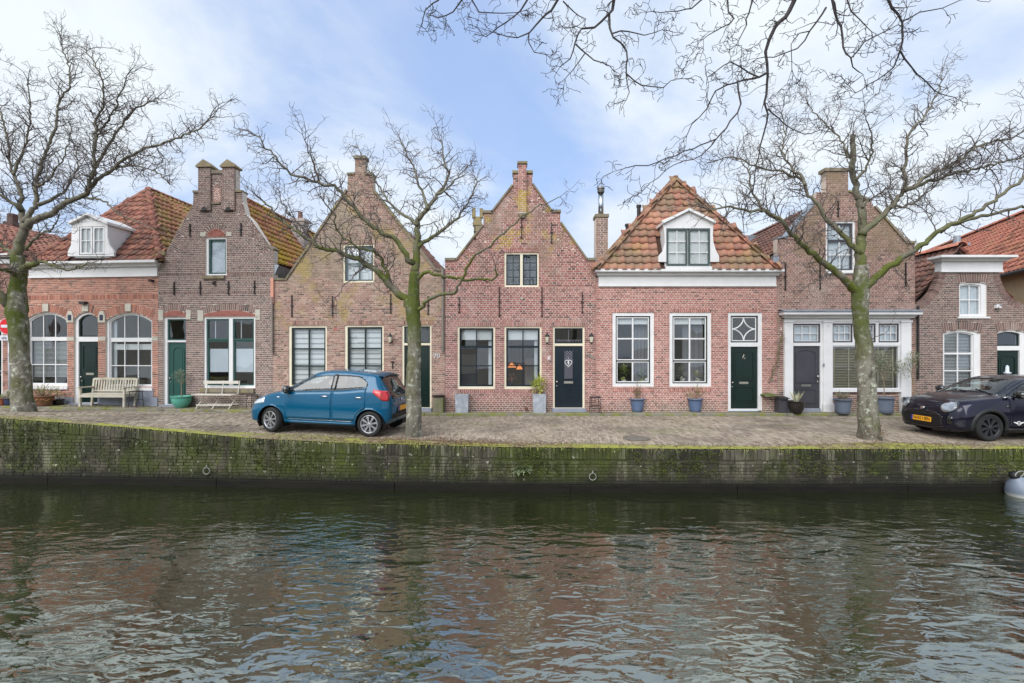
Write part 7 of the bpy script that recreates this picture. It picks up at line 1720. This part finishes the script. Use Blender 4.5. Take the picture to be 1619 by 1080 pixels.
# quay wall things: mooring rings, fern, fender
for px, py, lab in ((327,743,'iron mooring ring on the quay wall below the blue car'),(937,752,'iron mooring ring on the quay wall below the centre house')):
    Yq = qy((px-CX)*10/F); p = at(px,py,Yq-.04); o = empty('mooring_ring',p); tag(o,lab,'mooring ring','mooring rings on the quay wall'); RG = mat('pale_iron',[C(150,150,144),C(120,118,112)],scale=20,rough=.6)
    b = MB(); b.tube([(.068*math.cos(t),-.012,-.02+.068*math.sin(t)) for t in [2*PI*i/24 for i in range(25)]],.010,7,False); b.build('ring',RG,o,True); b = MB(); b.tube([(0,.05,.06),(0,-.03,.06),(0,-.03,.045)],.012,6); b.tube([(0,-.01,.05),(0,-.005,.10)],.010,6); b.build('eye_bolt',RG,o,True)
p = at(826,742,qy(.2)-.02); o = empty('wall_fern',p); tag(o,'grey-green fern growing out of the quay wall','fern'); b = MB()
for i in range(60):
    a = pl.uniform(-1.5,1.5); el_ = pl.uniform(-.1,1.1); d = Vector((math.sin(a)*1.0,-.7*math.cos(a)-.15,el_)).normalized(); L_ = pl.uniform(.12,.24); P = [Vector((0,0,0))+d*L_*t+Vector((0,0,-.16*t*t*L_*4*.5)) for t in (0,.33,.66,1)]
    for t in range(8): u = (t+1)/8*2.99; ii = int(u); q_ = P[ii].lerp(P[min(3,ii+1)],u-ii); leaf(b,q_,d+Vector((0,0,-.4*t/8))+rv()*.25,.045,.022)
b.build('fronds',FERN,o)
p = at(1619,773,qy(10)-.26); o = empty('mooring_buoy',(p.x,p.y,WATER)); tag(o,'grey round fender buoy floating against the quay at the right edge','buoy'); r_ = .255
GV = mat('grey_vinyl',[C(112,122,138),C(128,138,152)],scale=4,rough=.4,layers=[dict(c=C(196,196,190),s=6,lo=.2,hi=.3,z=(-.80,-.88),a=.9)])
tilt = Matrix.Rotation(R(-25),4,'Y'); b = MB(); b.M = tilt; b.lathe([(0,-.24),(r_*.55,-.2),(r_*.9,-.08),(r_,.05),(r_*.92,.18),(r_*.66,.31),(r_*.36,.38),(.07,.41),(.06,.44),(0,.44)],26); b.build('float',GV,o,True)
b = MB(); b.M = tilt; b.lathe([(.075,.40),(.085,.44),(.07,.50),(.0,.51)],14); b.build('cap',BLK,o,True); b = MB(); b.M = tilt; b.tube([(.09*math.cos(t)+.05,-.06,.46+.05*math.sin(t)) for t in [2*PI*i/18 for i in range(19)]],.012,6,False); b.build('ring',mat('pale_iron',[C(150,150,144)]),o,True)
# manhole cover
p = gp(1006,693); b = MB(); b.lathe([(.30,0),(.30,.012),(.27,.014),(.27,.009),(0,.009)],30); 
for i in range(-4,5): b.box(-.24*math.cos(i/4.6),.24*math.cos(i/4.6),i*.055-.014,i*.055+.014,.009,.014)
s_ = b.build('manhole_cover',mat('cast_iron',[C(104,98,92),C(124,118,110)],scale=20,rough=.7)); s_.location = p+Vector((0,0,.002)); tag(s_,'round cast iron manhole cover in the brick street','manhole cover')

# soft verge along the quay: soil ribbon, moss cushions, grass, dead leaves
def rib(dx): return 0
def verge_w(X): return .34+.10*math.sin(X*.9)+.30*math.exp(-((X+1.9)/1.6)**2)+.30*math.exp(-((X-7.4)/1.4)**2)+.30*math.exp(-((X+10.8)/1.4)**2)+.25*math.exp(-((X+4.6)/1.8)**2)
xs_ = [-20+.12*i for i in range(334)]
b = MB(); v = []; f_ = []; n = 8
from mathutils import noise as nz
for X in xs_:
    wv = verge_w(X)
    for j in range(n):
        t = j/(n-1); Yv = qy(X)+.03+t*(wv+.10*nz.noise(Vector((X*2,0,0)))); h = (.018+.022*nz.noise(Vector((X*5,Yv*5,1)))+.012*nz.noise(Vector((X*14,Yv*14,3))))*math.sin(PI*(.12+.86*t))
        z_ = qz(X) if Yv < qy(X)+.2 else G(X,Yv)
        v.append((X,Yv,z_+h*1.1+(.004 if t < .95 else -.02)))
for i in range(len(xs_)-1):
    for j in range(n-1): f_.append((i*n+j,(i+1)*n+j,(i+1)*n+j+1,i*n+j+1))
b.add(v,f_); tag(b.build('verge',M_SOIL,None,True),'strip of soil and moss along the quay edge','verge',kind='stuff')
b = MB(); gr = random.Random(5)
for _ in range(15000):
    X = gr.uniform(-16,14); t = gr.random()**1.6; Yv = qy(X)+.0+t*verge_w(X)*1.1
    dn = nz.noise(Vector((X*.8,7,0)))*.5+.5
    if gr.random() > .25+.9*dn: continue
    h = gr.uniform(.015,.05)*(1.3 if gr.random() < .08 else .8); a = gr.uniform(0,2*PI); dxy = Vector((math.cos(a),math.sin(a),0)); p = Vector((X,Yv,(qz(X) if Yv < qy(X)+.2 else G(X,Yv))+.008)); sd = Vector((-dxy.y,dxy.x,0))*.004
    b.cur = gr.random()*.98+.01; tip = p+dxy*h*.7+Vector((0,0,h)); b.add([p-sd,p+sd,tip],[(0,1,2)])
for _ in range(260):      # blades hanging over the edge
    X = gr.uniform(-14,13); h = gr.uniform(.03,.09); p = Vector((X,qy(X)+.01,qz(X))); sx = gr.uniform(-.06,.06); b.cur = gr.random()*.98+.01
    b.add([p+Vector((-.004,0,0)),p+Vector((.004,0,0)),p+Vector((sx*.5+.004,-.03,.01)),p+Vector((sx*.5-.004,-.03,.01)),p+Vector((sx,-.045,-h))],[(0,1,2,3),(3,2,4)])
tag(b.build('grass',M_GRASS),'short grass and moss tufts along the quay edge','grass',kind='stuff')
b = MB()
for _ in range(9500):
    c = gr.random()
    if c < .42: X = gr.gauss(-1.5,1.4); Yv = qy(X)+abs(gr.gauss(.34,.30))+.05
    elif c < .58: X = gr.gauss(7.6,1.2); Yv = qy(X)+abs(gr.gauss(.38,.26))+.05
    elif c < .8: X = gr.uniform(-5,12); Yv = qy(X)+abs(gr.gauss(.25,.12))+.05
    else: X = gr.uniform(-15,14); Yv = qy(X)+abs(gr.gauss(.3,.8))+.05
    if Yv > ky(X): continue
    z_ = (qz(X) if Yv < qy(X)+.2 else G(X,Yv))+gr.uniform(.012,.035 if Yv < qy(X)+verge_w(X) else .014); s_ = gr.uniform(.012,.032); a = gr.uniform(0,PI); d = Vector((math.cos(a),math.sin(a),gr.uniform(-.3,.3)))*s_; e = Vector((-math.sin(a),math.cos(a),gr.uniform(-.3,.3)))*s_*.6; p = Vector((X,Yv,z_)); b.cur = gr.random()*.98+.01
    b.add([p-d,p+e*.8,p+d,p-e*.8],[(0,1,2,3)])
tag(b.build('leaf_litter',M_LITTER),'fallen brown leaves scattered along the quay edge','leaves',kind='stuff')
# dry shoots and leaves at the foot of the right tree
p = gp(1378,694); o = empty('dry_shoots',p); tag(o,'dry leafy shoots at the foot of the right tree','plant'); b = MB(); lf = MB()
for _ in range(26):
    a = pl.uniform(0,2*PI); t = Vector((math.cos(a)*pl.uniform(.2,.5),math.sin(a)*.25-.12,pl.uniform(.1,.42))); b.tube([Vector((math.cos(a)*.15,math.sin(a)*.12,0)),t*.6,t],[.004,.003,.002],3)
    for _ in range(4): leaf(lf,t*pl.uniform(.4,1.),rv(),.05,.025)
b.build('stem',STEM,o); lf.build('foliage',M_LITTER,o)
# moss tufts and hart's-tongue leaves on the wall face
b = MB()
for _ in range(4200):
    X = gr.uniform(-12,11.5); z_ = gr.uniform(-.55,qz(X)-.03)
    if nz.noise(Vector((X*.7+3,z_*1.6,2))) < .02: continue
    p = Vector((X,qy(X)-.004,z_)); 
    for _ in range(4): b.cur = gr.random()*.98+.01; q_ = p+Vector((gr.gauss(0,.03),0,gr.gauss(0,.02))); d = Vector((gr.uniform(-1,1),-1.2,gr.uniform(-.6,.8))).normalized()*gr.uniform(.014,.04); sd = Vector((.009,0,.006)); b.add([q_-sd,q_+sd,q_+d],[(0,1,2)])
tag(b.build('wall_moss',M_WMOSS),'tufts of moss growing on the quay wall','moss',kind='stuff')

# ================================================================== things seen through the windows
def inner_at(px, py, Y): return at(px, py, Y)
LIT = bpy.data.materials.new('lamp_glow'); LIT.use_nodes = True; e_ = LIT.node_tree.nodes['Principled BSDF']; e_.inputs['Base Color'].default_value = C(255,210,160); e_.inputs['Emission Color'].default_value = C(255,150,80); e_.inputs['Emission Strength'].default_value = .45
for px, py, r_, lab in ((809,581,.17,'lit orange pendant lamp, larger one, behind the second centre window'),(821.5,584,.12,'lit orange pendant lamp, smaller one, behind the second centre window')):
    p = at(px,py,17.0); o = empty('pendant_lamp',p); tag(o,lab,'lamp','lit pendant lamps'); b = MB(); b.lathe([(.03,.16),(.05,.13),(r_*.7,.06),(r_,0),(r_*.97,.0),(0,.05)],18); b.build('lamp_shade',LIT,o,True); b = MB(); b.tube([(0,0,.15),(0,0,.95)],.006,4); b.build('cord',INK,o)
p = at(808,602,15.65); o = empty('flower_vase',p); tag(o,'vase with pink flowers behind the second centre window','vase'); b = MB(); b.lathe([(.05,-.2),(.07,-.12),(.04,0),(.05,.04)],12); b.build('vase',NAVYP,o,True); q_ = MB()
for _ in range(60): d = rv(); leaf(q_, Vector((d.x*.16,d.y*.08,.12+d.z*.1)), d, .07, .05)
q_.build('flowers',mat('pink_flowers',[C(196,120,104),C(214,150,130)],'attr',rough=.8),o)
for px, py, hh, lab, m_ in ((986,603,.42,'green leafy houseplant on the sill of the left pink-red house window',MIDG),(1016,604,.30,'low houseplant beside a cream pot on the left pink-red house sill',MIDG),(1103,604,.22,'small pale plant on the sill of the right pink-red house window',PALEL),(1079,601,.34,'dark plant on the sill of the right pink-red house window',OLIVE)):
    p = at(px,py,15.38); o = empty('houseplant',p); tag(o,lab,'houseplant','houseplants on the window sills'); b = MB(); b.lathe([(0,-.1),(.06,-.1),(.085,.06),(.07,.06)],14); b.build('pot',STONE,o,True); q_ = MB()
    for _ in range(70): d = rv(); leaf(q_, Vector((d.x*.16,d.y*.06,.08+hh*.5+d.z*hh*.5)), d+Vector((0,0,.4)), .11, .07)
    q_.build('foliage',m_,o)
p = at(1024,602,15.36); b = MB(); b.lathe([(0,-.09),(.07,-.09),(.10,.09),(.085,.09)],14); o = b.build('cream_pot',BLIND,None,True); o.location = p; tag(o,'cream pot on the sill of the left pink-red house window','pot')
for px0, px1, py0, py1, Y_, lab, m_ in ((730,752,560,640,17.6,'pale cabinet in the room behind the first centre window',BLIND),(830,846,566,640,17.4,'pale armchair-high cupboard in the room behind the second centre window',CURTAIN)):
    a = at(px0,py1,Y_); c = at(px1,py0,Y_); b = MB(); b.box(a.x,c.x,Y_,Y_+.4,.1,c.z); b.box(a.x+.03,(a.x+c.x)/2-.01,Y_-.02,Y_,.2,c.z-.06); b.box((a.x+c.x)/2+.01,c.x-.03,Y_-.02,Y_,.2,c.z-.06); o = b.build('cupboard',m_); tag(o,lab,'cupboard')
